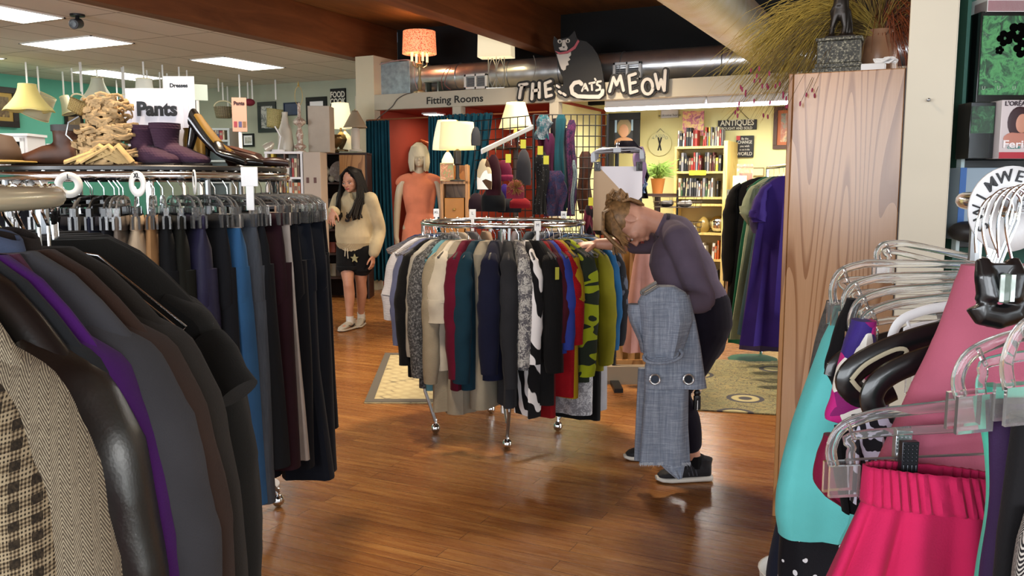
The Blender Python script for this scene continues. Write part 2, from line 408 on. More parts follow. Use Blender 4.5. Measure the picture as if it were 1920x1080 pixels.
sbox('wall_front', (XL, -4.1, 2.75), (3.6, -4, ZW), cream); sbox('wall_street', (XL, -4.1, 0), (3.6, -4, .7), cream)
for i, (x0, x1) in enumerate(((XL, -8), (-3.6, -3.3), (.9, 1.2), (3.3, 3.6))): sbox('wall_pier', (x0, -4.1, .7), (x1, -4, 2.75), cream)
# right side wall with a window and a door opening
sbox('wall_right', (3.5, -4, 2.75), (3.6, YB, ZW), cream); sbox('wall_right', (3.5, -4, 0), (3.6, YB, .7), cream)
for y0, y1 in ((-4, -1.9), (.7, 4.4), (6.8, YB)): sbox('wall_right', (3.5, y0, .7), (3.6, y1, 2.75), cream)
gl = mat('#f4f8fa', .02, trans=1, ior=1.01)
for a, b in (((3.54, -1.9, .7), (3.56, .7, 2.75)), ((3.54, 4.4, .7), (3.56, 6.8, 2.75)), ((-8, -4.06, .7), (-3.6, -4.04, 2.75)), ((-3.3, -4.06, .7), (.9, -4.04, 2.75)), ((1.2, -4.06, .7), (3.3, -4.04, 2.75))):
    sbox('window_1', a, b, gl)
# black upper wall behind the ducts
sbox('wall_upper', (-7.0, 10.6, 2.45), (3.5, 10.7, ZW), blk)
# header over fitting rooms and antiques room
YH = 9.55
hd = mat('#b3ad9c', .75, var=.03, scale=2)
def Xh(px, py=200): return onY(px, py, YH).x
hA = Xh(700); h1 = Xh(848); h2 = Xh(864); h3 = Xh(1030); h4 = Xh(1047); hE = 3.5
zt = 2.60; zb = 2.40
struct(B().b2((-7.0, YH, zb), (hE, YH+.12, zt)).go('trim_1', hd, bevel=.004))
struct(B().b2((-7.0, YH+.12, zt-.03), (hE, 10.6, zt)).go('ceiling_ledge', hd))
struct(B().b2((h1, YH, 0), (h2, YH+.12, zb)).go('wall_post', hd, bevel=.003)); struct(B().b2((h3, YH, 0), (h4, YH+.12, zb)).go('wall_post', hd, bevel=.003))
# red fitting rooms
sbox('wall_fitting', (XP, 11.1, 0), (h4, 11.2, zb), red); sbox('wall_fitting', (XP, YH+.13, 0), (XP+.04, 11.1, zb), red)
sbox('wall_fitting', (h1+.02, YH+.12, 0), (h2-.02, 11.1, zb), red); sbox('wall_fitting', (h3, YH+.12, 0), (h3+.06, 11.1, zb), red)
sbox('ceiling_fitting', (XP, YH+.12, zb), (h4, 11.2, zb+.03), red)
# yellow antiques room
sbox('wall_yellow', (h3+.06, YB-.05, 0), (hE, YB+.05, 2.57), yel); sbox('wall_yellow', (h3+.061, YH+.13, 0), (h3+.09, YB-.05, 2.57), yel)
sbox('ceiling_antiques', (h3+.06, 10.6, 2.57), (hE, YB, 2.6), mat('#d8cf90', .9))
_l = mat('#ffffff', .5, emit='#fff8ea', estr=9.0)
# ceiling troffers
def troffer(x0, y0, x1, y1, label):
    t = thing('ceiling_light', label, 'ceiling light', ((x0+x1)/2, (y0+y1)/2, ZC)); w, h = (x1-x0)/2, (y1-y0)/2
    f = B()
    for a, b in (((-w, -h), (w, -h+.02)), ((-w, h-.02), (w, h)), ((-w, -h), (-w+.02, h)), ((w-.02, -h), (w, h))): f.b2((a[0], a[1], -.012), (b[0], b[1], 0))
    f.go('frame', mat('#e0e0de', .5), t)
    B().b2((-w+.02, -h+.02, -.01), (w-.02, h-.02, -.004)).go('diffuser', _l, t)
troffer(-8.65, 4.85, -8.0, 6.05, 'ceiling light panel beside the black security camera')
troffer(-9.95, 6.87, -8.68, 7.47, 'diamond looking ceiling light panel above the hanging yellow bell lampshade')
troffer(-9.15, 8.75, -8.5, 9.95, 'ceiling light panel nearest the long wood beam, above the book shelf corner')
troffer(-11.75, 8.9, -11.05, 10.1, 'thin looking far ceiling light panel behind the hanging fringed shade')
troffer(-12.5, 7.0, -11.27, 7.6, 'ceiling light panel cut by the frame edge above the gold framed picture')
troffer(-10.7, 5.72, -9.46, 6.3, 'small sliver of a ceiling light panel between two larger ones at the frame edge')
# strip lights in the antiques room, hung just behind the header
def strip(pxa, pxb, label):
    a = onY(pxa, 200, YH+.35).x; b = onY(pxb, 200, YH+.35).x; t = thing('strip_light', label, 'strip light', ((a+b)/2, YH+.35, 2.33)); w = (b-a)/2
    B().b2((-w, -.09, .0), (w, .09, .10)).go('housing', mat('#c8c8c6', .5), t, bevel=.01)
    for x in (-w*.7, w*.7): B().cyl((x, 0, .09), (x, 0, .245), .006, n=8).go('suspension_rod', mat('#c8c8c6', .5), t)
    B().tube([(-w, 0, -.005), (w, 0, -.005)], [(.085, .03)]*2, 14, up=(0, 1, 0)).go('diffuser', mat('#ffffff', .4, emit='#f6f2ff', estr=9.0), t)
strip(1138, 1326, 'white strip light over the antiques room, over the portrait picture')
strip(1328, 1490, 'white strip light over the antiques room, next to the oak cabinet')
area_light('strip_glow', (-2.1, 10.2, 2.25), (-2.1, 10.2, 0), 2.6, .3, 75, (1, .96, .85))
area_light('fitting_glow', (-5.9, 10.3, 2.36), (-5.9, 10.3, 0), .5, .3, 9, (1, .8, .6)); area_light('fitting_glow', (-4.7, 10.3, 2.36), (-4.7, 10.3, 0), .5, .3, 9, (1, .8, .6))
# ================================================================ garments and hangers
# local frame: origin on top of the rail under the hook, x along the hanger (+x = outward), z up
def hook_pts(drop, r=.019, n=10):
    pts = []
    for i in range(n+1):
        a = RA(-50) + RA(230)*i/n; pts.append((0, -r*cos(a)*1.0, -r*.75 + r*sin(a)))
    pts = [(0, p[1], p[2]) for p in pts][::-1]
    return pts[::-1][:0] + [(0, r*cos(RA(200)+RA(-230)*i/n)*-1, -r*.8 + r*sin(RA(200)+RA(-230)*i/n)) for i in range(n+1)] + [(0, 0, -drop*.62), (0, 0, -drop)]
def make_top_hanger(kind='wire', W_=.2, drop=.085, sl=.075, hr=.019, ht=.0017):
    t = thing('clothes_hanger', 'x', 'hanger'); m = {'wire': CHROME, 'black': BLKPL, 'white': WHITEP, 'clear': clear_plastic()}[kind]
    B().tube(hook_pts(drop, hr), ht, 6).go('hook', CHROME, t)
    b = B(); th = .0018 if kind == 'wire' else .006
    b.tube([(0, 0, -drop), (.06, 0, -drop-.012), (W_, 0, -drop-sl), (W_-.01, 0, -drop-sl-.011)], th, 7); b.tube([(0, 0, -drop), (-.06, 0, -drop-.012), (-W_, 0, -drop-sl), (-W_+.01, 0, -drop-sl-.011)], th, 7)
    b.tube([(-W_+.01, 0, -drop-sl-.011), (W_-.01, 0, -drop-sl-.011)], th*.8, 6); b.go('hanger_arms', m, t)
    return t
def make_clip_hanger(W_=.17, drop=.07, mat_=None, h=.05, t_=.005):
    """plastic hanger with rounded ends and two clips"""
    t = thing('clip_hanger', 'x', 'hanger'); m = mat_ or clear_plastic()
    B().tube(hook_pts(drop), .0018, 6).go('hook', CHROME, t)
    z0 = -drop; b = B(); o = []
    path = [(-W_, 0, z0-h), (-W_-.004, 0, z0-h*.6), (-W_+.012, 0, z0-.014), (-W_+.04, 0, z0-.002), (0, 0, z0+.004), (W_-.04, 0, z0-.002), (W_-.012, 0, z0-.014), (W_+.004, 0, z0-h*.6), (W_, 0, z0-h)]
    b.tube(path, [(t_*.7, t_*1.3)]*9, 8, up=(0, 1, 0)); b.tube([(-W_+.02, 0, z0-h*.42), (W_-.02, 0, z0-h*.42)], [(t_*.6, t_)]*2, 8, up=(0, 1, 0)); b.box((0, 0, z0-.008), (.05, t_*2, .03))
    for sx in (-1, 1): b.tube([(sx*(W_-.02), 0, z0-h*.42), (sx*(W_-.03), 0, z0-.004)], t_*.6, 6); b.b2((sx*W_-.012, -t_*1.4, z0-h-.006), (sx*W_+.012, t_*1.4, z0-h*.55))
    b.go('hanger_bar', m, t)
    for sx in (-1, 1):
        c = B(); c.b2((sx*W_-.014, -.012, z0-h-.04), (sx*W_+.014, -.006, z0-h-.002)); c.b2((sx*W_-.014, .006, z0-h-.04), (sx*W_+.014, .012, z0-h-.002)); c.b2((sx*W_-.008, -.007, z0-h-.016), (sx*W_+.008, .007, z0-h-.008))
        c.go('clip', m, t)
    return t
def shell(b, rows, n=28, fold=.01, nf=5, seed=0, xo=.0, sq=.8, top=0.0):
    """loft of flattened rings; rows = (z, halfwidth, thickness, xshift, yshift). folds grow downward"""
    rd = rr(seed); ph = [rd.uniform(0, 6.28) for _ in range(4)]; z0, z1 = rows[0][0], rows[-1][0]; L = max(1e-3, z0-z1); vs = []
    for (z, hw, th, sx, sy) in rows:
        q = (z0-z)/L; am = fold*min(1, max(0, q-top)*2.2)
        for k in range(n):
            a = 2*pi*k/n; cx, cy = cos(a), sin(a); x = hw*abs(cx)**sq*(1 if cx > 0 else -1); y = th*abs(cy)**.9*(1 if cy > 0 else -1)
            u = x/max(hw, .01)
            w1 = sin(u*nf*1.4+ph[0]+q*1.2)*am + sin(u*nf*2.9+ph[1]-q*.8)*am*.45
            y += w1*(1-.3*abs(u)) + am*.5*sin(a*nf+ph[2]+q*2)*(.5+.5*abs(cy)); x += am*.16*sin(a*3+ph[3]+q*5)
            vs.append((x+sx, y+sy, z))
    N = len(rows); fs = [(i*n+k, (i+1)*n+k, (i+1)*n+(k+1) % n, i*n+(k+1) % n) for i in range(N-1) for k in range(n)]
    fs.append(tuple(range(n))); b._a(vs, fs); b._a(vs[-n:], [])
    return b
def drape_tube(b, path, rad, n=14, wr=.006, seed=0, nf=9, up=(0, 1, 0)):
    """sleeve: tube with wrinkles. rad = list of (rx,ry)"""
    rd = rr(seed); N = len(path)*4; P_ = []; R_ = []
    for i in range(N):
        t = i/(N-1)*(len(path)-1); a = min(int(t), len(path)-2); f = t-a; f2 = f*f*(3-2*f)*.35+f*.65
        P_.append(V(path[a]).lerp(V(path[a+1]), f2)); ra, rb = rad[a], rad[a+1]
        w1 = 1 + wr*30*MN.noise(V((seed*3.1, t*2.1, 0)))
        R_.append(((ra[0]+(rb[0]-ra[0])*f)*w1, (ra[1]+(rb[1]-ra[1])*f)*(2-w1)))
    o = len(b.v); b.tube(P_, R_, n, up=up)
    for j in range(o, len(b.v)):
        v = V(b.v[j]); k = MN.noise(v*11+V((seed, 0, 0)))*wr + MN.noise(v*27+V((0, seed, 0)))*wr*.5; c = P_[min((j-o)//n, N-1)]
        d = (v-c); d.normalize(); b.v[j] = tuple(v+d*k)
    return b
def top_rows(drop, Wd, L, th, flare=0, slope=.10, neck=.07, n=16):
    rows = []
    for i in range(5):      # shoulder slope
        q = i/4; rows.append((-drop+.004-slope*q**1.15, neck+(Wd-neck)*q**.8, .022+(th-.022)*q, 0, 0))
    z0 = -drop-slope
    for i in range(1, n+1):
        q = i/n; rows.append((z0-(L-slope)*q, Wd*(.97-.03*sin(min(q*3, 1)*pi)) + flare*q, th*(1+.3*sin(min(1, q*1.5)*pi*.5)), 0, 0))
    return rows
def top(name, m, label, cat='shirt', W_=.2, L=.62, th=.03, drop=.09, sleeve=.5, sr=.05, flare=.0, seed=0, fold=.010, group=None, collar=None, slope=.095, splay=.02, cuff=.8, back=.0, m2=None, hem=None, sleeve_in=True, lapel=False, wr=.007):
    """a shirt, sweater, jacket or coat hanging from its hanger; the outer sleeve (+x) is the one that shows most"""
    t = thing(name, label, cat, group=group)
    shell(B(), top_rows(drop, W_, L, th, flare, slope), fold=fold, seed=seed, nf=4+seed % 3).go('body', m, t, solid=0)
    zs = -drop-slope
    for sx in (1, -1):
        if sx < 0 and not sleeve_in: continue
        if sleeve > 0:
            x0 = sx*(W_-.035); p = [(x0-sx*.03, 0, zs+.042), (x0+sx*.016, back*.2, zs+.006), (x0+sx*(.032+splay*.3), back*.4, zs-.07), (x0+sx*(.034+splay*.6), back*.6, zs-.2), (x0+sx*(.03+splay*.8), back*.8, zs-sleeve*.6), (x0+sx*(.022+splay*1.1), back+.01*(seed % 3-1), zs-sleeve)]
            r = [(sr*.4, .014), (sr*.8, .022), (sr*1.0, sr*.62), (sr*1.02, sr*.86), (sr*.95, sr*.9), (sr*cuff, sr*.8*cuff)]
            drape_tube(B(), p, r, seed=seed+sx*5, wr=wr).go('sleeve', m2 or m, t)
    if collar:
        B().grid(lambda u, v: V((cos(2*pi*u)*(.056-.006*v), sin(2*pi*u)*(.026-.004*v), -drop-.0+.03*v-.014*cos(2*pi*u)**2)), 18, 4, True).go('collar', collar, t, solid=.004)
    if hem:
        shell(B(), [(-drop-L+.05, W_*.97+flare, th*1.25, 0, 0), (-drop-L, W_*.95+flare, th*1.2, 0, 0)], fold=fold, seed=seed).go('hem_band', hem, t)
    return t
def pants(name, m, label, L=1.0, W_=.17, th=.03, drop=.12, seed=0, group=None, band=None, leg=.085, flare=0, folded=False, cat='trousers', lean=0):
    t = thing(name, label, cat, group=group); z0 = -drop
    rows = [(z0, W_, .014, 0, 0), (z0-.04, W_*1.0, .02, 0, 0), (z0-.1, W_*1.03, th, 0, 0), (z0-.2, W_*1.09, th*1.1, 0, 0), (z0-.27, W_*1.1, th*1.15, 0, 0), (z0-.31, W_*.95, th*.8, 0, 0)]
    b = shell(B(), rows, fold=.006, seed=seed, nf=3)
    for sx in (1, -1):
        lr = []; nn = 14
        for i in range(nn+1):
            q = i/nn; z = z0-.16-(L-.16)*q; hw = leg*(1-.18*q)+flare*max(0, q-.5)*2; lr.append((z, hw, th*(1.1-.1*q)+flare*.3*q, sx*(W_*1.07-leg)+sx*.035*q, lean*q+sx*.008+.012*sin(seed+q*2)))
        shell(b, lr, n=18, fold=.011, seed=seed+sx, nf=3)
    b.go('trouser_legs', m, t)
    B().grid(lambda u, v: V((cos(2*pi*u)*(W_+.002), (abs(sin(2*pi*u))**.7)*(1 if sin(2*pi*u) > 0 else -1)*(.016+.006*v), z0+.004-.042*v)), 28, 3, True).go('waistband', band or m, t, solid=.004)
    return t
def place(o, c, rz, tilt=0, roll=0):
    o.location = c; o.rotation_euler = (roll, tilt, rz); return o
# ring racks: centre in camera frame (r, d); angles in degrees, 0 = camera right, -90 = towards the camera
class Ring:
    def __init__(s, r, d, R, h): s.r, s.d, s.R, s.h = r, d, R, h
    def pt(s, phi, rad=None, z=None):
        a = RA(phi); q = s.R if rad is None else rad
        return W(s.r+q*cos(a), s.d+q*sin(a), s.h if z is None else z)
    def px(s, phi, rad):
        a = RA(phi); return 960+FPX*(s.r+rad*cos(a))/(s.d+rad*sin(a))
    def solve(s, px, rad, lo, hi):
        for _ in range(40):
            m = (lo+hi)/2
            if s.px(m, rad) < px: lo = m
            else: hi = m
        return (lo+hi)/2
    def depth(s, phi, rad): return s.d+rad*sin(RA(phi))
    def hang(s, o, phi, tilt=0, yaw=0, roll=0):
        return place(o, s.pt(phi, z=s.h+.012), TH+RA(phi+yaw), RA(tilt), RA(roll))
def ring_rack(name, ring, label, feet, hub=True, top_mat=None, tube=.0125, under=True):
    c = W(ring.r, ring.d, 0); t = thing(name, label, 'clothes rack', c)
    R, h = ring.R, ring.h
    B().tube([(R*cos(2*pi*i/64), R*sin(2*pi*i/64), h) for i in range(64)], tube, 12, closed=True).go('rail', top_mat or CHROME, t)
    if hub:
        for k in range(2):
            a = k*pi/2+.4; B().tube([(R*cos(a), R*sin(a), h-.01), (-R*cos(a), -R*sin(a), h-.01)], .008, 8).go('crossbar', CHROME, t)
        B().cyl((0, 0, .12), (0, 0, h-.01), .016).go('post', CHROME, t)
    for (fx, fy) in feet:
        p = V((fx, fy, 0)) - c; l = V((p.x, p.y, 0)); a = math.atan2(l.y, l.x); 
        top_ = V((R*cos(a), R*sin(a), h-.01)) 
        b = B(); b.tube([top_, V((R*cos(a), R*sin(a), .25)), V((l.x, l.y, .07))], .010, 8); b.tube([(0, 0, .2), (l.x*.9, l.y*.9, .14)], .008, 8)
        lg = b.go('leg', STEEL, t)
        b = B(); b.ball((l.x, l.y, .03), (.027, .027, .03), 12, 8); b.cyl((l.x, l.y, .05), (l.x, l.y, .085), .009, n=8); b.go('caster', CHROME, t)
    return t
def size_disc(s, c, rz, label, r=.045, m=None, tag_=False, parent=None, tilt=0):
    t = thing('size_marker', label, 'size marker', c, rz)
    if tilt: t.rotation_euler = (tilt, 0, rz)
    b = B()
    if not tag_:
        b.grid(lambda u, v: V((cos(2*pi*u)*(.016+(r-.016)*v), 0, sin(2*pi*u)*(.016+(r-.016)*v))), 28, 2, True); b.go('disc', m or mat('#dcdad4', .5), t, solid=.003)
        text(s, r*.55, BLACKM, 'lettering', t, (0, -.0028, r*.64))
    else:
        b.box((0, 0, .012), (.034, .004, .05)); b.box((0, 0, -.04), (.016, .003, .07)); b.go('plate', m or mat('#e4e4e4', .4), t, bevel=.002)
        text(s, .021, BLACKM, 'lettering', t, (0, -.003, .016))
    return t
# ================================================================ round shirt rack in the middle
RS = Ring(-.05, 4.80, .45, 1.215)
def fl(px, py): v = onZ(px, py); return (v.x, v.y)
ring_rack('round_clothes_rack', RS, 'round chrome clothes rack full of tops in the middle of the wood floor', [fl(817, 812), fl(921, 775), fl(951, 842), fl(1046, 808)])
HB = make_top_hanger('wire'); HB['label'] = 'chrome wire hanger on the round middle rack holding a top'; HB['group'] = 'wire hangers on the middle rack'
HC = make_top_hanger('clear'); HC['label'] = 'clear plastic hanger with chrome hook on the round middle rack'; HC['group'] = 'clear hangers on the middle rack'
_used = {}
def hang_copy(proto, ring, phi, **k):
    if proto.name not in _used: _used[proto.name] = 1; return ring.hang(proto, phi, **k)
    o = dup(proto, (0, 0, 0), group=proto.get('group')); return ring.hang(o, phi, **k)
G = cloth
# px = outer edge, hem py, colour/material, name, category, label, opts
shirts = [
 (722, 612, G('#c9c9cf', pat='knit', scale=.6), 'long_sleeve_top', 'top', 'white long sleeved top at the left end of the round rack', dict(sleeve=.52, sr=.052)),
 (738, 660, G('#5f6688', pat='weave'), 'sweatshirt', 'top', 'slate blue top next to the white one on the round rack', dict(sleeve=.5, sr=.05)),
 (748, 712, G('#0f1013', pat='knit'), 'cardigan', 'top', 'long plain black cardigan between the slate blue and speckled tops', dict(sleeve=.55, sr=.052)),
 (760, 697, G('#a9a79f'), 'shirt', 'top', 'thin light grey shirt edge beside the speckled sweater', dict(sleeve=.5, sr=.03)),
 (772, 733, G('#2f3032', pat='speckle', c2='#44464a', c3='#8c8e90'), 'sweater', 'top', 'charcoal sweater with light speckles on the round rack', dict(sleeve=.6, sr=.052, collar=True)),
 (786, 738, G('#5d8f9c'), 'shirt', 'top', 'pale blue shirt whose hem shows under the speckled sweater', dict(sleeve=0)),
 (797, 778, G('#a09783', pat='knit'), 'long_cardigan', 'top', 'long oatmeal knit cardigan hanging behind the cream short sleeved top', dict(sleeve=.62, sr=.05)),
 (808, 700, G('#c5bfb0'), 'short_sleeve_top', 'top', 'cream top with a wide short sleeve on the round rack', dict(sleeve=.30, sr=.058, cuff=1.1)),
 (838, 738, G('#5c0f28'), 'sweater', 'top', 'burgundy red sweater on the front of the round rack', dict(sleeve=.58, sr=.05, th=.035)),
 (868, 738, G('#12303f'), 'sweater', 'top', 'dark teal sweater between the burgundy and navy tops', dict(sleeve=.6, sr=.052, th=.036)),
 (920, 720, G('#11142a'), 'sweater', 'top', 'wide navy blue sweater at the front of the round rack', dict(sleeve=.55, sr=.055, th=.055)),
 (958, 772, G('#26272b'), 'cardigan', 'top', 'charcoal grey cardigan between the navy sweater and the paisley blouse', dict(sleeve=.62, sr=.045)),
 (990, 700, G('#7f7e7c', pat='paisley', c2='#c4c2bd', c3='#55545a'), 'blouse', 'top', 'grey and white paisley patterned blouse on the round rack', dict(sleeve=.52, sr=.042)),
 (1006, 790, G('#e4e2e2', pat='print', c2='#141416'), 'kimono', 'top', 'long black and white printed wrap reaching lowest from the round rack', dict(sleeve=.5, sr=.04, fold=.02)),
 (1040, 766, G('#0f0f10', pat='rib'), 'sweater', 'top', 'large black sweater with a yellow tag on the round rack', dict(sleeve=.55, sr=.055, th=.05)),
 (1058, 705, G('#42131f'), 'top', 'top', 'maroon top between the black and cobalt tops', dict(sleeve=.4, sr=.04)),
 (1068, 668, G('#2c3b8c'), 'blouse', 'top', 'cobalt blue top beside the red one on the round rack', dict(sleeve=.45, sr=.045)),
 (1082, 752, G('#8d0d17', pat='knit', scale=.6), 'sweater', 'top', 'bright red knit sweater under the extended hand', dict(sleeve=.42, sr=.045)),
 (1096, 752, G('#9b7d12', pat='rib'), 'cardigan', 'top', 'mustard yellow ribbed cardigan beside the red sweater', dict(sleeve=.3, sr=.04)),
 (1120, 722, G('#22291f', pat='camo', c2='#8f9a1c', c3='#22291f'), 'sweater', 'top', 'lime and black camouflage patterned sweater', dict(sleeve=.6, sr=.058, splay=.0)),
 (1150, 700, G('#6a6410', pat='weave'), 'sweater', 'top', 'olive green sweater beside the camouflage patterned one', dict(sleeve=.56, sr=.058)),
 (1166, 676, G('#174a73'), 'shirt', 'top', 'blue shirt edge to the right of the olive sweater', dict(sleeve=.5, sr=.04)),
 (1180, 674, G('#1b1d22'), 'jacket', 'top', 'charcoal jacket toward the right end of the round rack', dict(sleeve=.5, sr=.05)),
 (1192, 640, G('#4c5260'), 'sweatshirt', 'top', 'slate grey top at the right end of the round rack beside the jeans', dict(sleeve=.45, sr=.05)),
]
RO = .69
edge_hi = max(range(-60, 40), key=lambda a: RS.px(a, RO)); edge_lo = min(range(-230, -120), key=lambda a: RS.px(a, RO))
for i, (px, hy, m, nm, cat, lab, op) in enumerate(shirts):
    px_ = min(max(px, RS.px(edge_lo, RO)+.5), RS.px(edge_hi, RO)-.5)
    phi = RS.solve(px_, RO, edge_lo, edge_hi); d = RS.depth(phi, RO-.05); zh = zat(hy, d)
    op = dict(op); L = (RS.h-.09) - zh
    sl = op.get('sleeve', .5)
    if op.get('collar'): op['collar'] = m
    if sl: op['sleeve'] = min(sl, L-.12)
    t = top(nm, m, lab, cat, W_=.2, L=L, seed=i+3, drop=.088, **{**dict(th=.036), **op})
    if 'yellow tag' in lab: B().b2((.262, -.012, -.26), (.265, .008, -.2)).go('price_tag', mat('#a9a53a', .6), t)
    if 'paisley' in lab: pass
    RS.hang(t, phi, yaw=((i*37) % 9-4)*1.2)
    hang_copy(HC if i % 3 else HB, RS, phi, yaw=((i*37) % 9-4)*1.2)
# garments lower on the inside: long pale linen, white lace, black, red hems
for (px, hy, m, nm, lab, th) in ((850, 778, G('#938c7d'), 'linen_skirt', 'pale beige skirt hem showing below the burgundy and teal sweaters', .06), (900, 770, G('#8f8878'), 'linen_skirt', 'pale beige hem showing below the navy sweater', .05),
        (1030, 785, G('#7d0f16'), 'top', 'red hem peeking below the large black sweater', .03), (1100, 780, G('#8e8e94', pat='paisley', c2='#b9b9bd', c3='#77777c'), 'lace_top', 'white lace top hem low beside the black hem', .05), (1130, 770, G('#8e8e94', pat='knit', c2='#b9b9bd', c3='#77777c'), 'lace_top', 'white knit hem under the camouflage sweater', .05), (1118, 790, G('#0e0e10'), 'top', 'black garment hem with a white tag below the camouflage sweater', .03)):
    phi = RS.solve(px, .56, -175, -5); d = RS.depth(phi, .55); L = RS.h-.09-zat(hy, d)
    t = top(nm, m, lab, 'top', W_=.15, L=L, seed=int(px), th=th, sleeve=0, slope=.06); RS.hang(t, phi)
# far side: simpler run of tops whose shoulders show through the ring
for i, (phi, c) in enumerate(((168, '#20305c'), (160, '#3d4b72'), (150, '#2b2b2e'), (140, '#6f6f75'), (128, '#8a8276'), (116, '#4a4a50'), (104, '#7c6a5a'), (92, '#263a4c'), (80, '#5b5860'), (68, '#28323c'), (56, '#707680'), (44, '#1d2c48'), (32, '#303036'), (20, '#24456b'), (12, '#1c2840'))):
    t = top('shirt', G(c), 'partly hidden %s top on the far side of the round rack' % ['navy', 'blue grey', 'black', 'light grey', 'beige', 'dark grey', 'tan', 'deep teal', 'mauve grey', 'ink', 'silver grey', 'dark blue', 'graphite', 'denim blue', 'midnight blue'][i], 'top', L=.6, seed=40+i, th=.024, sleeve=.4); RS.hang(t, phi)
    hang_copy(HB, RS, phi)
# spare hooks without visible tops bunched at both ends and front
for phi in (-178, -174, -170, -165, -158, -151, -143, -66, -60, -54, -48, -40, -34, -22, -14, -8, -3, 3, 8, 26, 38, 176):
    hang_copy(HC, RS, phi, yaw=(phi % 7)-3)
for (px, py, s, lab) in ((818, 395, 'XL', 'white size tab reading XL clipped on the round rack'), (886, 398, 'L', 'narrow white size tab seen edge on at the rack front'), (1057, 400, 'M', 'white size tab reading M on the far right rim of the round rack'), (1008, 420, 'M', 'white size tab on the near rim above the black sweater')):
    d = 5.2 if py < 405 and px < 830 else (5.1 if px == 1057 else 4.37); p = P(px, py+8, d); size_disc(s, p, TH, lab, tag_=True)
# ================================================================ round trouser rack with a display board on top
RP = Ring(-1.30, 3.08, .475, 1.455)
ring_rack('round_clothes_rack', RP, 'large round chrome rack of trousers with shoes displayed on top', [fl(522, 950), W(-1.75, 3.4)[:2], W(-1.6, 2.7)[:2], W(-.98, 2.75)[:2]], tube=.0155)
cp = W(RP.r, RP.d, 0)
HP = make_clip_hanger(.13, .08, clear_plastic()); HP['label'] = 'clear clip hanger on the trouser rack'; HP['group'] = 'clear clip hangers on the trouser rack'
HPB = make_clip_hanger(.13, .08, BLKPL); HPB['label'] = 'black clip hanger on the trouser rack'; HPB['group'] = 'black clip hangers on the trouser rack'
D = lambda a, b=None, c=None: cloth(a, pat='denim', c2=b or a, c3=c)
pl = [
 (60, 900, G('#101116'), 'trousers', 'black trousers at the far left of the trouser rack', {}),
 (100, 900, G('#14161f'), 'trousers', 'inky trousers beneath the first size disc', {}),
 (135, 900, G('#0f1014'), 'trousers', 'black trousers left of the dark blue pair', {}),
 (165, 900, G('#171a28'), 'trousers', 'dark blue trousers behind the black coats', {}),
 (192, 900, G('#121318'), 'trousers', 'black trousers beside the grey cuffed pair', {}),
 (215, 620, G('#5f554c'), 'shorts', 'folded grey brown shorts beside the beige pair', dict(L=.34)),
 (250, 600, G('#a08d75'), 'shorts', 'beige shorts with a wide waistband on the trouser rack', dict(L=.30, th=.05)),
 (288, 640, G('#8a6743'), 'shorts', 'tan brown shorts beside the beige pair', dict(L=.36)),
 (318, 920, G('#0b0c0e'), 'trousers', 'black trousers right of the tan pair with a tiny white thread', dict(th=.04)),
 (345, 920, G('#14140f'), 'trousers', 'very dark olive trousers', dict(th=.035)),
 (385, 930, G('#221f38', .55), 'trousers', 'shiny dark purple elastic waist trousers', dict(th=.045)),
 (425, 930, G('#15161a'), 'trousers', 'black trousers hanging just behind the bright blue jeans', dict(th=.03)),
 (452, 950, D('#294c72', '#33648f'), 'jeans', 'bright light blue jeans with a grey waistband', dict(th=.045, band=D('#8d8b88', '#a3a19e'))),
 (482, 945, D('#25292f', '#3a4048', '#6a6f78'), 'jeans', 'faded grey blue jeans with frayed hem near the caster', dict(th=.04)),
 (505, 880, D('#101216', '#16191f'), 'jeans', 'black denim jeans with a stitched waistband', dict(th=.055)),
 (537, 880, G('#250f17'), 'trousers', 'dark wine red trousers on the trouser rack', dict(th=.045)),
 (552, 868, G('#a89f98'), 'trousers', 'thin cream trouser edge beside the wine red pair', dict(th=.016)),
 (566, 880, G('#0c0e14'), 'trousers', 'black trousers right of the wine red pair', dict(th=.045)),
 (590, 900, D('#0c111a', '#101725'), 'jeans', 'widest leg black flared trousers at the right side of the trouser rack', dict(th=.05, flare=.03)),
 (612, 890, D('#0a0f18', '#0e1522'), 'jeans', 'dark navy jeans beside the flared pair', dict(th=.045)),
 (626, 810, G('#0c1018'), 'trousers', 'dark trousers at the right edge of the trouser rack', dict(th=.04)),
 (632, 806, G('#17181a', pat='dots', c2='#77777a'), 'trousers', 'small dotted black trousers, outermost on the trouser rack', dict(th=.02)),
]
RPO = .63
ehi = max(range(-60, 60), key=lambda a: RP.px(a, RPO)); elo = min(range(-230, -120), key=lambda a: RP.px(a, RPO))
for i, (px, hy, m, nm, lab, op) in enumerate(pl):
    px_ = min(max(px, RP.px(elo, RPO)+1), RP.px(ehi, RPO)-.5)
    phi = RP.solve(px_, RPO, elo, ehi) + (max(0, i-19))*5; d = RP.depth(phi, RPO-.05); L = min(1.12, max(.28, RP.h-.135-zat(hy, d)))
    op = dict(op); L = op.pop('L', L)
    t = pants(nm, m, lab, L=L, W_=.14, drop=.135, seed=i*3+1, **op); RP.hang(t, phi, yaw=((i*29) % 7-3))
    hang_copy(HPB if i < 5 else HP, RP, phi, yaw=((i*29) % 7-3))
for i, phi in enumerate((-150, -141, -132, -124, -116, -108, -100, -90, -80, -68, -58, -46, -36, -26, -16, -8, 2, 10, 18, 27, 36, 46)): hang_copy(HP, RP, phi+2.5, yaw=(i*5 % 9)-4)
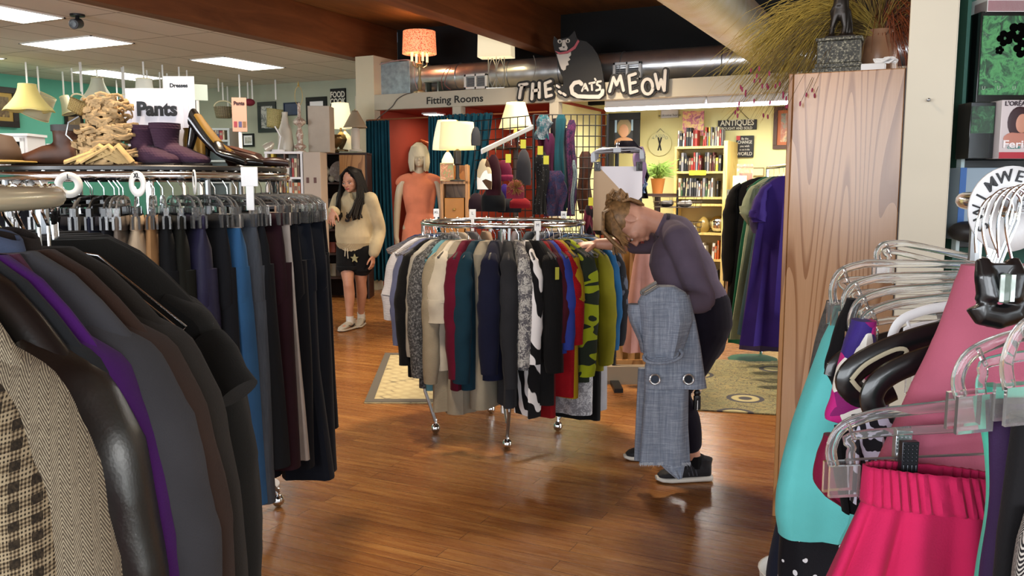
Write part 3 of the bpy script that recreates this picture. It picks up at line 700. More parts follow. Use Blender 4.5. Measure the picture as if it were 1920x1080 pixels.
for i, (phi, c) in enumerate(((60, '#131a28'), (75, '#0e0f12'), (90, '#1f2430'), (105, '#15161a'), (120, '#0e1016'), (135, '#1b1c22'), (150, '#101218'), (165, '#14161c'), (178, '#0d0e12'))):
    t = pants('trousers', G(c), 'dark trousers on the far side of the trouser rack', L=.95, W_=.155, drop=.135, seed=80+i, th=.04, group='dark trousers on the far side of the trouser rack'); RP.hang(t, phi)
# board on top
zb_ = RP.h+.015
bd = thing('display_board', 'dark round display board lying on top of the trouser rack', 'display board', (cp.x, cp.y, zb_))
B().lathe([(.475, 0), (.48, .004), (.48, .014), (.475, .018)], n=64).go('board', mat('#1a1512', .35), bd)
ZB = zb_+.018
for (px, py, s, lab, d, yaw) in ((128, 327, 'L', 'white size disc marked L on the trouser rack rail', 2.52, 35), (45, 335, 'XS', 'white size disc at the far left end of the trouser rack rail', 2.95, 20), (257, 325, 'XL', 'white size disc marked XL above the beige shorts', 2.54, -30), (364, 322, 'M', 'white size disc seen at a slant between the purple boots and the black shoes', 2.62, -62)):
    size_disc(s, P(px, py+7, d) - ZX*.02, TH+RA(yaw), lab, r=.038)
p = P(468, 340, 2.68); t = size_disc('', p, TH+RA(8), 'tall blank white paper tag clipped over the trouser rack rail', tag_=True); t.scale = (1.5, 1, 1.2)
# ================================================================ coat rack at the near left
RC = Ring(-1.07, 1.03, .46, 1.412)
ring_rack('round_clothes_rack', RC, 'near round rack of heavy coats with a thick pale rail at the left', [W(-1.4, .7)[:2], W(-.75, .75)[:2], W(-1.4, 1.35)[:2], W(-.75, 1.35)[:2]], top_mat=mat('#c9bfa4', .22, .35), tube=.0155)
RCO = .735
HW = make_top_hanger('wire', .17, .08, .115, .024, .0022); HW['label'] = 'chrome hook wire hanger bunched at the end of the near coat rail'; HW['group'] = 'chrome hangers on the near coat rail'
HK = make_top_hanger('black', .17, .08, .115, .024, .0022); HK['label'] = 'black plastic hanger on the near coat rail'; HK['group'] = 'black hangers on the near coat rail'
wool = dict(W_=.20, L=.95, th=.034, sr=.062, sleeve=.62, splay=.02, fold=.014, slope=.125, drop=.075, flare=.02, wr=.0025)
# angles: outer-edge pixel on row 800
coats = [
 (-130, 'coat', G('#e0dccb'), 'cream white coat edge at the lower left corner of the photo', dict(L=.9, th=.03), 700),
 (48, 'coat', G('#2a241d', pat='plaid', c2='#6b5c47', c3='#b0a184'), 'brown and cream plaid tweed coat, nearest at the left edge', {}, 800),
 (172, 'coat', G('#b3a78e', pat='herring', c2='#5c5246'), 'tan and grey herringbone tweed coat at the lower left', dict(th=.038, sr=.066), 800),
 (262, 'jacket', G('#0b0b0d', .30, 'leather'), 'shiny black leather jacket beside the herringbone coat', dict(th=.04, sr=.068), 800),
 (296, 'coat', G('#1d1f22'), 'thin dark grey coat between the leather jacket and the purple coat', dict(th=.02, sr=.045), 800),
 (328, 'coat', G('#3f1358'), 'bright purple coat sleeve between the dark coats', dict(th=.024, sr=.05), 800),
 (352, 'sweater', G('#472536', pat='rib'), 'mauve ribbed knit collar between the purple and blue grey coats', dict(th=.02, sleeve=0, W_=.13, L=.5), 800),
 (388, 'coat', G('#3a3a3e', pat='weave', c2='#30333d'), 'grey blue felted wool coat with a rounded shoulder', dict(th=.036, sr=.066, collar=G('#3a4256')), 800),
 (420, 'coat', G('#30211a'), 'dark brown wool coat right of the grey blue coat', dict(th=.034, sr=.064, collar=G('#1d1714')), 800),
 (452, 'coat', G('#1f1b17'), 'blackish brown coat behind the dark brown one', dict(th=.03, sr=.06), 800),
 (470, 'coat', G('#151412'), 'black coat with a folded cuff sticking out toward the blue jeans', dict(th=.03, sr=.06), 800),
]
emax = max(range(-60, 60), key=lambda a: RC.px(a, RCO))
for i, (px, nm, m, lab, op, row) in enumerate(coats):
    phi = RC.solve(min(px, RC.px(emax, RCO)-1), RCO, -60, emax) if i < 10 else emax+5
    if i == 9: phi = min(phi, emax-1)
    o = {**wool, **op}; t = top(nm, m, lab, 'coat', seed=i*7+2, **o); RC.hang(t, phi, tilt=0)
    hang_copy(HW if i % 2 else HK, RC, phi)
for i, (phi, c) in enumerate(((24, '#14130f'), (31, '#1b1a1a'), (38, '#100f10'), (47, '#17130f'), (57, '#0f1013'))):
    t = top('coat', G(c), ['black coat farther round the near coat rack', 'charcoal coat with its shoulder below the beige shorts', 'black coat shoulder under the dark trousers', 'dark brown coat at the back of the near rack', 'black coat at the back of the near rack'][i], 'coat', seed=60+i, **{**wool, 'th': .03}); RC.hang(t, phi)
    hang_copy(HK, RC, phi)
for i, phi in enumerate((-14, -8, -1, 5, 11, 16, 20, 22, 26, 29, 33)): hang_copy(HW, RC, phi, yaw=(i*7 % 11)-5)
co = [o for o in C.objects if o.get('label', '').startswith('black coat with a folded cuff')][0]; Mi = co.matrix_basis.inverted()
B().sp([Mi @ P(x, y, d_) for x, y, d_ in ((390, 645, 1.22), (408, 675, 1.2), (428, 710, 1.18), (446, 738, 1.17))], [(.03, .025), (.034, .028), (.03, .026), (.032, .028)], 18).go('folded_sleeve', G('#151412'), co)
# ================================================================ far left area
def frame_pic(name, label, c, rz, w, h, fw, fm, inner, cat='picture', depth=.03, mat_w=0, mm=None):
    """framed picture; local x along its width, faces -y"""
    t = thing(name, label, cat, c, rz); b = B()
    for a, e in (((-w/2, -h/2), (w/2, -h/2+fw)), ((-w/2, h/2-fw), (w/2, h/2)), ((-w/2, -h/2+fw), (-w/2+fw, h/2-fw)), ((w/2-fw, -h/2+fw), (w/2, h/2-fw))):
        b.b2((a[0], -depth, a[1]), (e[0], 0, e[1]))
    b.go('frame', fm, t, bevel=.003)
    if mat_w: B().b2((-w/2+fw, -.012, -h/2+fw), (w/2-fw, -.004, h/2-fw)).go('mount', mm or WHITEP, t)
    k = fw+mat_w; B().b2((-w/2+k, -.016, -h/2+k), (w/2-k, -.006, h/2-k)).go('picture', inner, t)
    return t
def blotch(cols, scale=6, name='art'):
    key = ('bl', tuple(cols), scale)
    if key in _M: return _M[key]
    n = NT(name); f = n.noise(n.coord(), scale, 4, .6, 1.2); k = len(cols)
    n.base(n.ramp(f, [(.3+.45*i/(k-1), c) for i, c in enumerate(cols)])); n.p.inputs['Roughness'].default_value = .4; _M[key] = n.m; return n.m
WALL_L = pi/2; DK = mat('#1d1613', .4); GOLD = mat('#a68b4a', .45, .4); WD = oak_mat('#b98a54', '#8b6034', .4)
def pic_teal(name, label, x0, y0, x1, y1, fw, fm, inner, **k):
    a, b = onX(x0, (y0+y1)/2, XL+.03), onX(x1, (y0+y1)/2, XL+.03); zc1, zc0 = onX((x0+x1)/2, y0, XL+.03).z, onX((x0+x1)/2, y1, XL+.03).z
    return frame_pic(name, label, ((a.x), (a.y+b.y)/2, (zc0+zc1)/2), WALL_L, abs(a.y-b.y), zc1-zc0, fw, fm, inner, **k)
def pic_y(name, label, x0, y0, x1, y1, fw, fm, inner, Y=YB, **k):
    a, b = onY(x0, y0, Y), onY(x1, y1, Y)
    return frame_pic(name, label, ((a.x+b.x)/2, Y-.001, (a.z+b.z)/2), 0, b.x-a.x, a.z-b.z, fw, fm, inner, **k)
pic_teal('framed_picture', 'dark framed brown picture on the teal wall at the left edge', -22, 163, 33, 238, .09, DK, blotch(['#2a1d12', '#7d6a45', '#4b3420', '#b79c64']), mat_w=.06, mm=GOLD)
pic_teal('framed_picture', 'small framed oval portrait on the teal wall behind the tan sandals', 121, 213, 155, 248, .05, DK, blotch(['#6b5a45', '#c9bda6', '#8e7c60'], 3), mat_w=.12, mm=mat('#7c6b50', .7))
pic_teal('framed_picture', 'wide black frame on the teal wall, half hidden by the tan sandals', 170, 205, 228, 262, .08, BLACKM, blotch(['#14181a', '#36403f', '#5b6a66'], 4))
pic_teal('small_frame', 'narrow brown frame on the teal wall beside the white cabinet', 62, 268, 71, 304, .03, GOLD, blotch(['#6d644b', '#b0a37a'], 4))
pic_teal('photo_card', 'small white framed pair of photos on the teal wall', 86, 270, 114, 291, .05, WHITEP, blotch(['#46425f', '#b6b4c4', '#593b46'], 9))
pic_y('framed_photos', 'dark multi photo frame on the grey green wall behind the wicker basket', 484, 192, 520, 248, .07, mat('#2d3332', .5), blotch(['#1e2326', '#c7cac4', '#4b5254', '#e0e0da'], 9))
pic_y('poster', 'dark blue poster on the grey green wall', 533, 193, 563, 216, .02, mat('#1b2a44', .5), blotch(['#142446', '#1e3764'], 3))
pic_y('framed_picture', 'black framed print on the grey green wall above the tall box', 575, 183, 615, 232, .07, BLACKM, blotch(['#c9c6b4', '#2e2d2b', '#7e7b70'], 6), mat_w=.08)
pic_y('small_frame', 'small black framed drawing low on the grey green wall', 455, 251, 478, 275, .03, BLACKM, blotch(['#dcdad0', '#5d645a'], 9), mat_w=.03)
t = pic_y('wall_sign', 'black sign reading FOOD COOK on the grey green wall', 621, 167, 650, 202, .01, BLACKM, mat('#17181a', .6), cat='sign')
text('FOOD\nCOOK', .13, mat('#d5d3c8', .6), 'lettering', t, (0, -.034, .0), bold=.004, sx=.78)
# white cabinet with black glass doors, at the far left
def P2(px, py, d): return P(px, py, d)
def stand_thing(name, label, cat, px, d, z=0, rz=TH, group=None):
    p = P(px, 400, d); return thing(name, label, cat, (p.x, p.y, z), rz, group)
t = stand_thing('display_cabinet', 'white display cabinet with black glass doors before the teal wall', 'cabinet', 20, 10.4)
s = 10.4/1600; H_ = zat(250, 10.4); w2 = 40*s
b = B(); b.b2((-w2, 0, 0), (w2, .4, H_-.03)); b.b2((-w2-.02, -.02, H_-.03), (w2+.02, .42, H_)); b.go('body', WHITEP, t)
for sx in (-1, 1):
    x0 = -w2+.03 if sx < 0 else .02; x1 = -.02 if sx < 0 else w2-.03
    for k, (z0, z1) in enumerate(((.1, .55), (.6, H_-.42), (H_-.38, H_-.05))):
        dd = B(); 
        for a, e in (((x0, z0), (x1, z0+.05)), ((x0, z1-.05), (x1, z1)), ((x0, z0), (x0+.05, z1)), ((x1-.05, z0), (x1, z1))): dd.b2((a[0], -.025, a[1]), (e[0], -.002, e[1]))
        dr = dd.go('door', WHITEP, t, bevel=.003); B().b2((x0+.05, -.015, z0+.05), (x1-.05, -.008, z1-.05)).go('glass_panel', mat('#15171a', .08), dr)
        B().ball((x0+.025 if sx > 0 else x1-.025, -.035, (z0+z1)/2), .012, 8, 6).go('knob', BLACKM, dr)
# lampshades and baskets hanging from the ceiling grid on white plastic strips
STR = mat('#d9d9d6', .5); SHY = mat('#dccb80', .8, bump=.2, bscale=200, emit='#dccb80', estr=.06); SHC = mat('#c9c4a8', .8, bump=.2, bscale=200)
def hang_item(px, py0, py1, name, label, cat, build, parts):
    """hangs on a strip from the tile ceiling seen at row py0 down to row py1"""
    q = onZ(px, py0, ZC-.004); d = (q-EYE).dot(FX); z1 = zat(py1, d); t = thing(name, label, cat, (q.x, q.y, z1), TH)
    B().b2((-.012, -.002, 0), (.012, .002, ZC-z1)).go('hanging_strip', STR, t); build(t, d/1600); return t, d
def bell(t, s, w1, w0, h, m, wave=.0, n=48, tilt=0, ribs=0, dy=0, off=0):
    prof = [(w0+(w1-w0)*(q**2.0), -h*q) for q in [i/10 for i in range(11)]]
    b = B(); vs = [];
    def fn(u, v):
        q = v; r = w0+(w1-w0)*q**1.8; a = 2*pi*u; r *= 1+wave*q*abs(sin(a*ribs/2)) if ribs else 1; return V((r*cos(a), r*sin(a), -h*q - (.02*abs(sin(a*ribs/2))*(1 if q == 1 else 0) if ribs else 0)))
    b.grid(fn, n, 12, True); o = b.go('shade', m, t, (off, 0, dy), solid=.004); o.rotation_euler = (0, tilt, 0)
    B().tube([(w0*cos(a*pi/8), w0*sin(a*pi/8), 0) for a in range(16)], .006, 6, closed=True).go('top_ring', mat('#e3d9a8', .7), o); r = B(); r.tube([(w1*cos(a*pi/12), w1*sin(a*pi/12), -h) for a in range(24)], .006, 6, closed=True); x = r.go('rim', mat('#e3d9a8', .7), o)
    return o
hang_item(48, 117, 158, 'hanging_lampshade', 'pale yellow bell lampshade hung from the ceiling, the largest of them', 'lampshade', lambda t, s: bell(t, s, 41*s, 15*s, 47*s, SHY, .06, ribs=6), 0)
hang_item(70, 125, 176, 'hanging_lampshade', 'tilted cream drum lampshade hung behind the yellow bell shade', 'lampshade', lambda t, s: bell(t, s, 27*s, 25*s, 44*s, SHC, tilt=.45, off=.04), 0)
hang_item(117, 135, 181, 'hanging_lampshade', 'small cream cone lampshade hung between the bell shade and the woven basket', 'lampshade', lambda t, s: bell(t, s, 14*s, 8*s, 32*s, SHC, tilt=-.3), 0)
hang_item(181, 130, 146, 'hanging_lampshade', 'white scalloped fabric lampshade with ribs hung from the ceiling', 'lampshade', lambda t, s: bell(t, s, 30*s, 10*s, 42*s, mat('#c9cdbe', .8, bump=.2, bscale=200), .10, ribs=8), 0)
hang_item(231, 125, 178, 'hanging_lampshade', 'narrow white cylinder lampshade hung beside the Pants sign', 'lampshade', lambda t, s: bell(t, s, 9*s, 9*s, 46*s, mat('#dfe0de', .8)), 0)
hang_item(268, 116, 148, 'hanging_lampshade', 'white drum lampshade hung above the Pants sign', 'lampshade', lambda t, s: bell(t, s, 17*s, 14*s, 28*s, mat('#d2d4cc', .8)), 0)
def basket(w, h, dep, m, tilt=0, handle=True, n=24):
    def f(t, s):
        b = B(); b.grid(lambda u, v: V((w*s*(.8+.2*v)*cos(2*pi*u), dep*s*(.8+.2*v)*sin(2*pi*u), -h*s*(1-v)-.5*h*s)), n, 8, True); b.lathe([(.001, -1.5*h*s), (w*s*.8, -1.5*h*s)], n=n, sy=dep/w, cap=False)
        o = b.go('basket_body', m, t, solid=.008); o.rotation_euler = (0, tilt, 0)
        if handle: B().tube([(w*s*cos(a*pi/10), 0, -.5*h*s+ .9*h*s*sin(a*pi/10)*.6) for a in range(11)], .012, 6).go('handle', mat('#ded4b0', .7), o)
    return f
def wicker(a='#bda66e', b='#7d6536', sc=40):
    key = ('wk', a, b, sc)
    if key in _M: return _M[key]
    n = NT('wicker'); co = n.coord(); f = n.math('MULTIPLY', n.wave(co, sc, 'Z'), n.wave(co, sc*.8, 'X')); n.base(n.ramp(f, [(.1, b), (.5, a)])); n.bump(f, .8, .01); _M[key] = n.m; return n.m
hang_item(151, 117, 180, 'hanging_basket', 'tilted woven basket with a pale handle hung from the ceiling', 'basket', basket(18, 22, 12, wicker('#c9b476', '#94794a', 14), .5), 0)
hang_item(516, 150, 187, 'hanging_basket', 'long pale wicker basket hung over the small book shelf', 'basket', basket(15, 34, 10, wicker('#cfc28c', '#8f8350', 16), .12, False), 0)
hang_item(417, 155, 190, 'hanging_basket', 'round grey brown wire basket hung left of the cardboard Pants sign', 'basket', basket(17, 20, 15, wicker('#8f8468', '#5c523a', 12)), 0)
for (px, a, b) in ((134, 128, 175), (149, 117, 172), (218, 150, 205), (228, 127, 178), (275, 132, 160), (304, 122, 170), (299, 136, 168), (313, 138, 175), (335, 126, 172), (350, 132, 168), (409, 148, 172), (426, 162, 200), (464, 155, 190), (508, 162, 188), (448, 140, 184)):
    q = onZ(px, a, ZC-.004); d = (q-EYE).dot(FX); z1 = zat(b, d); o = B().b2((-.011, -.002, 0), (.011, .002, ZC-z1)).go('hanging_strip', STR, None, (q.x, q.y, z1), TH)
    tag(o, 'bare white plastic strip hanging from the tile ceiling among the lampshades', 'hanging strip', 'bare hanging strips under the tile ceiling')
hang_item(472, 150, 186, 'baseball_cap', 'small dark red cap hung from a white strip near the cardboard Pants sign', 'cap', lambda t, s: (B().ball((-.05, 0, -.05), (.09, .09, .06), 14, 8).go('crown', mat('#7a2134', .8), t), B().box((-.1, -.06, -.09), (.12, .12, .01)).go('brim', mat('#7a2134', .8), t)), 0)
p = onZ(145, 27, ZC); t = thing('security_camera', 'small black security camera on the tile ceiling between two light panels', 'security camera', p, TH)
B().cyl((0, 0, -.02), (0, 0, 0), .07, n=20).go('mount', BLACKM, t); B().tube([(0, 0, -.02), (0, -.01, -.06)], .02).go('arm', BLACKM, t); b = B(); b.cyl((0, .03, -.08), (0, -.09, -.11), .05, n=18); b.go('housing', mat('#2d2f33', .35), t, bevel=.006); B().cyl((0, -.088, -.1095), (0, -.098, -.1115), .03, n=16).go('lens', mat('#0a0a0c', .1), t)
# books helper ---------------------------------------------------------------
BK = {'black': '#1c1c1f', 'white': '#d6d3c8', 'red': '#a32a20', 'brown': '#5a3a26', 'grey': '#77767a', 'yellow': '#c9b23a', 'green': '#3d5a3c', 'blue': '#32466a', 'cream': '#c9bd98', 'orange': '#c2602a', 'teal': '#3b6a6c', 'maroon': '#5a1a22'}
_bk = {}
def book_mesh(cname, h, w, d):
    key = (cname, h, w, d)
    if key not in _bk:
        c = mat(BK[cname], .5); b = B(); b.b2((-w/2, 0, 0), (-w/2+.003, d, h)); b.b2((w/2-.003, 0, 0), (w/2, d, h)); b.b2((-w/2, 0, 0), (w/2, .003, h)); b.m = 1; b.b2((-w/2+.003, .003, .004), (w/2-.003, d-.004, h-.004)); b.m = 2; b.b2((-w/2+.006, -.0012, h*.5), (w/2-.006, 0, h*.78))
        _bk[key] = b.mesh('book', [c, mat('#d8cfb8', .8), mat('#9b927c' if cname not in ('white', 'cream') else '#7c4a3a', .5)])
    return _bk[key]
def books(o, ux, z, x0, x1, shelf, seed, cols=None, hmin=.17, hmax=.24, gap=.1, dep=.14, lean=.05):
    """row of books standing on a shelf whose front edge runs from o along ux"""
    rd = rr(seed); x = x0; rz = math.atan2(ux.y, ux.x); cols = cols or list(BK)
    while x < x1-.02:
        w_ = rd.choice([.018, .024, .03, .036]); h = rd.choice([hmin, (hmin+hmax)/2, hmax]); c = rd.choice(cols)
        if rd.random() < gap: x += rd.uniform(.02, .07)
        if x + w_ > x1: break
        ob = bpy.data.objects.new('book', book_mesh(c, h, w_, dep)); C.objects.link(ob); p = o + ux*(x+w_/2); ob.location = (p.x, p.y, z); ob.rotation_euler = (0, rd.choice([0, 0, 0, lean]) if x + w_+.04 < x1 else 0, rz)
        tag(ob, '%s book standing on the %s' % (c, shelf), 'book', '%s books on the %s' % (c, shelf)); x += w_+.0025
# white bookcase with books, tall box side, dark bookcase
def bookcase(name, label, px0, px1, pytop, d, m, shelves, dep=.32, th=.025, rz=TH, back=None, pybot=None):
    a, b_ = P(px0, 400, d), P(px1, 400, d); wd = (V((b_.x, b_.y, 0))-V((a.x, a.y, 0))).length; H_ = zat(pytop, d)
    t = thing(name, label, 'bookcase', (a.x, a.y, 0), rz)
    b = B(); b.b2((0, 0, 0), (th, dep, H_)); b.b2((wd-th, 0, 0), (wd, dep, H_)); b.go('side_panel', m, t, bevel=.002); B().b2((-.005, -.005, H_-th), (wd+.005, dep, H_)).go('top_panel', m, t, bevel=.002)
    B().b2((th, dep-.012, 0), (wd-th, dep, H_-th)).go('back_panel', back or m, t)
    zs = []
    for y in shelves:
        z = zat(y, d); B().b2((th, .004, z-.022), (wd-th, dep-.012, z)).go('shelf', m, t); zs.append(z)
    return t, V((a.x, a.y, 0)), wd, H_, zs
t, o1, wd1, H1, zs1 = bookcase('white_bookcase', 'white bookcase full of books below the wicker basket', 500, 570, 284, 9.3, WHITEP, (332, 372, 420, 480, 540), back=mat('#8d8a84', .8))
books(o1+RX*.03+FX*.02, RX, zs1[0], .03, wd1-.05, 'upper shelf of the white bookcase', 5, hmin=.2, hmax=.25); books(o1+RX*.03+FX*.02, RX, zs1[1], .03, wd1-.05, 'second shelf of the white bookcase', 6)
p = P(571, 400, 9.28); t = thing('storage_cabinet', 'pale beige tall cabinet side with small taped labels, right of the white bookcase', 'cabinet', (p.x, p.y, 0), TH)
wq = 32*9.28/1600; B().b2((0, 0, 0), (wq, .34, zat(285, 9.28))).go('body', mat('#b3a596', .6, var=.03), t, bevel=.004)
for x in (.03, .11): B().b2((x, -.003, 1.44), (x+.03, 0, 1.5)).go('label', mat('#5b3b34', .6), t)
DW = mat('#2e1a12', .5, var=.15, scale=6)
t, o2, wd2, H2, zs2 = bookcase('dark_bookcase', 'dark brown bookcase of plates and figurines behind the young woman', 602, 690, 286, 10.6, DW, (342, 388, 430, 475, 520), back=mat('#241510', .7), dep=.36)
B().b2((wd2-.34, .001, 1.3), (wd2-.025, .02, H2-.03)).go('door_panel', WD, t)
def on2(px, d=10.75): p = P(px, 400, d); return p.x, p.y
x, y = on2(640); o = B().lathe([(.001, 0), (.03, .0), (.04, .012), (.12, .022), (.13, .028), (.11, .03), (.001, .018)], n=32).go('plate', blotch(['#b9b2a6', '#8a7b70', '#cfc9bd'], 14), None, (x, y, zs2[0]+.133)); o.rotation_euler = (RA(80), 0, TH); tag(o, 'decorated plate standing up on the dark bookcase shelf', 'plate')
x, y = on2(618); b = B()
for (dx, z, r) in ((-.04, .05, .05), (.05, .045, .045), (-.01, .13, .045), (-.04, .17, .035)): b.ball((dx, 0, z), r, 14, 8)
tag(b.go('figurine', mat('#b9b09a', .5, bump=.4), None, (x, y, zs2[0]), remesh=.008), 'cream lumpy figurine on the dark bookcase beside the plate', 'figurine')
for i, (px, k, c, w_, h) in enumerate(((616, 3, '#7a3a2c', .14, .13), (612, 4, '#8a8270', .2, .16), (640, 4, '#3c2c24', .16, .14), (612, 2, '#8c8577', .09, .07), (640, 1, '#5b463a', .12, .08), (612, 1, '#77726c', .07, .1))):
    x, y = on2(px); o = B().b2((-w_/2, 0, 0), (w_/2, .14, h)).b2((-w_/2-.004, -.004, h-.02), (w_/2+.004, .144, h)).go('trinket_box', mat(c, .6), None, (x, y, zs2[k]), TH, bevel=.003); tag(o, '%s small box on the dark bookcase, shelf %s' % (['rust red', 'grey green', 'dark', 'grey beige', 'brown', 'pewter'][i], ['above the lowest', 'at the very bottom', 'at the very bottom beside another box', 'in the middle', 'below the plate', 'below the figurine'][i]), 'box')
# things on top of these cases
SHL = lambda c='#f2e7bb', e=2.2: mat(c, .8, emit=c, estr=e*.24, bump=.1, bscale=150)
def lamp(name, label, px, py_base, d, base, shade, glow=0, harp=False, rz=TH, z=None):
    """base: profile [(r, z)] px units; shade (r_top, r_bot, z_bot, z_top) px units; material pair"""
    s = d/1600; p = P(px, py_base, d); t = thing(name, label, 'lamp', (p.x, p.y, p.z if z is None else z), rz)
    bp, bm = base
    B().lathe([(r*s, z_*s) for r, z_ in bp], n=28).go('base', bm, t)
    r0, r1, z0, z1, sm = shade[:5]; curve = shade[5] if len(shade) > 5 else 1.0
    B().grid(lambda u, v: V(((r1+(r0-r1)*v**curve)*s*cos(2*pi*u), (r1+(r0-r1)*v**curve)*s*sin(2*pi*u), (z0+(z1-z0)*v)*s)), 40, 8, True).go('shade', sm, t, solid=.003)
    b = B(); b.cyl((0, 0, bp[-1][1]*s-.01), (0, 0, z0*s+(z1-z0)*s*.4), .012, n=8); b.cyl((0, 0, z1*s-.03), (0, 0, z1*s+.02), .006, n=6); b.go('stem', GOLD, t)
    if glow:
        B().ball((0, 0, (z0*.6+z1*.4)*s), .03, 10, 8).go('bulb', mat('#fff0c8', .4, emit='#ffdf9e', estr=12), t)
        point_light('lamp_glow', p+ZX*((z0+z1)/2*s), glow, (1, .78, .48), .03)
    return t
W_C = mat('#d6d0c4', .4)
lamp('table_lamp', 'lit table lamp with a cream bell shade beside the FOOD COOK sign', 640, 284, 10.8, ([(13, 0), (13, 3), (3, 5), (8, 14), (11, 22), (8, 30), (2, 36), (2, 44)], mat('#6b5a3a', .4, .5)), (15, 20, 42, 88, SHL('#f7ecc6', 2.6), 1.6), glow=7)
lamp('table_lamp', 'unlit lamp with a beige cone shade and white square column base', 667, 284, 10.7, ([(12, 0), (12, 3), (8, 4), (8, 42), (4, 43), (2, 46)], W_C), (5, 22, 43, 74, mat('#a89a82', .8)))
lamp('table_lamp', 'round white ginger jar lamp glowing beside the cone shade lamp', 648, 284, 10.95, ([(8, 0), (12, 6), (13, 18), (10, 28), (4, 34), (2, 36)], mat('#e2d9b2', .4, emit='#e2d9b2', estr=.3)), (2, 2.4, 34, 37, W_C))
s = 10.5/1600; p = P(563, 284, 9.5); t = thing('lamp_base', 'ornate porcelain lamp base with a bare wire harp and no shade', 'lamp', (p.x, p.y, H1), TH); s = 9.5/1600
B().lathe([(r*s, z*s) for r, z in ((10, 0), (10, 2), (6, 4), (11, 9), (11, 12), (6, 15), (5, 22), (7, 32), (4, 42), (3, 46), (11, 52), (12, 56), (8, 60), (3, 64), (3, 84), (2, 90))], n=24).go('base', blotch(['#c9bfb0', '#8e6a5a', '#d8d0c0', '#6d6a30'], 18), t)
B().tube([(sin(a*pi/12)*7*s*(1 if 1 else 0), 0, (90+ (a/24)*32 if a <= 24 else 0)*s) for a in range(0)] or [(7*s*sin(2*pi*a/24), 0, (102-17*cos(2*pi*a/24))*s) for a in range(24)], .003, 6, closed=True).go('harp', GOLD, t); B().lathe([(.001, 119*s), (.012, 121*s), (.006, 126*s), (.001, 130*s)], n=8, cap=False).go('finial', GOLD, t)
p = P(536, 284, 9.5); tag(B().lathe([(r*s, z*s) for r, z in ((14, 0), (15, 10), (12, 40), (7, 54), (5, 66), (5.5, 73), (4, 73))], n=28).go('tall_vase', mat('#b7b0a2', .35, var=.08, scale=5), None, (p.x, p.y, H1)), 'tall grey white bottle vase on the white bookcase', 'vase')
p = P(522, 284, 9.35); t = thing('desk_lamp', 'small white swing arm spot lamp on the white bookcase', 'lamp', (p.x, p.y, H1), TH)
B().cyl((0, 0, 0), (0, 0, .02), .07, n=20).go('base', WHITEP, t); B().tube([(0, 0, .02), (.03, 0, .16), (-.03, 0, .27)], .008).go('arm', WHITEP, t); b = B(); b.T = Matrix.Translation((-.08, 0, .07)) @ Matrix.Rotation(RA(50), 4, 'Y'); b.lathe([(.055, -.07), (.05, -.03), (.025, .03), (.012, .04)], n=18); b.go('spot_head', mat('#c9c2b2', .3, .4), t)
p = P(600, 284, 9.6); wq = 20*9.6/1600; tag(B().b2((-wq*1.05, 0, 0), (wq*.95, .26, 85*9.6/1600)).go('tall_box', mat('#a89c8c', .6, var=.06), None, (p.x, p.y, zat(285, 9.45)), TH, bevel=.004), 'tall plain beige box standing above the pale cabinet', 'box')
p = P(629, 284, 10.7); tag(B().lathe([(.03, 0), (.05, .01), (.02, .03), (.02, .06), (.09, .12), (.1, .17), (.07, .2), (.08, .22)], n=24).go('urn', mat('#6a5534', .35, .5), None, (p.x, p.y, H2)), 'bronze urn next to the lit bell shade lamp', 'urn')
# white shelf unit with magazines left of it
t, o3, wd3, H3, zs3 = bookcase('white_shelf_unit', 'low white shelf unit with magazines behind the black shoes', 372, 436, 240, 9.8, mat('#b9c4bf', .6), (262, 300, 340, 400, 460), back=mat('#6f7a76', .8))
books(o3+FX*.02, RX, zs3[0], .04, wd3-.04, 'white shelf unit behind the black shoes', 15, hmin=.1, hmax=.13, cols=['white', 'red', 'teal', 'grey', 'cream', 'blue'])
# signs ------------------------------------------------------------------------
def sign_card(name, label, px0, py0, px1, py1, d, s, size, m, tm, zfloor=None, pole=True, yaw=0, holder=False, dy=0, bold=.001):
    a, b_ = P(px0, py1, d), P(px1, py0, d); wd = (px1-px0)*d/1600; h = b_.z-a.z; c = (a+b_)/2; t = thing(name, label, 'sign', (c.x, c.y, c.z), TH+yaw)
    B().b2((-wd/2, -.002, -h/2), (wd/2, .002, h/2)).go('card', m, t, bevel=.0008)
    if s: text(s, size, tm, 'lettering', t, (0, -.0035, dy), bold=bold)
    if pole: B().cyl((0, .008, -c.z), (0, .008, -h/2+.01), .008, n=8).cyl((0, .008, -c.z), (0, .008, -c.z+.012), .12, n=20).go('pole', WHITEP, t)
    return t, wd, h
t, wd, h = sign_card('pants_sign', 'large white Pants sign in an acrylic holder above the purple boots', 240, 172, 355, 318, 3.05, None, .1, mat('#cfcdd6', .5), BLACKM, pole=0)
B().b2((-wd/2+.018, -.0035, -h/2+.02), (wd/2-.018, -.002, h/2-.02)).go('paper', mat('#dcdbe4', .6), t, bevel=.001); text('Pants', .066, BLACKM, 'lettering', t, (0, -.006, .062), bold=.0028, sx=1.0)
B().b2((-wd/2-.006, -.05, -h/2-.003), (wd/2+.006, .05, -h/2)).go('holder', clear_plastic(), t)
t.location.z = ZB + h/2 + .004
sign_card('dresses_sign', 'white paper sign reading Dresses behind the Pants sign', 308, 143, 365, 225, 4.4, 'Dresses', .028, mat('#e2e3e8', .6), BLACKM, pole=1.6, dy=.062)
sign_card('folded_card', 'pale mint blank card tilted beside the Dresses sign', 352, 158, 388, 188, 4.6, None, .03, mat('#cfe0d6', .6), BLACKM, pole=1.7, yaw=.5)
t, wd, h = sign_card('pants_sign', 'small pinkish cardboard Pants sign on a white pole behind the black shoes', 436, 183, 462, 247, 3.9, 'Pants', .022, mat('#b98f7c', .7), mat('#3a1c1c', .6), pole=.9, yaw=.25, dy=.05)
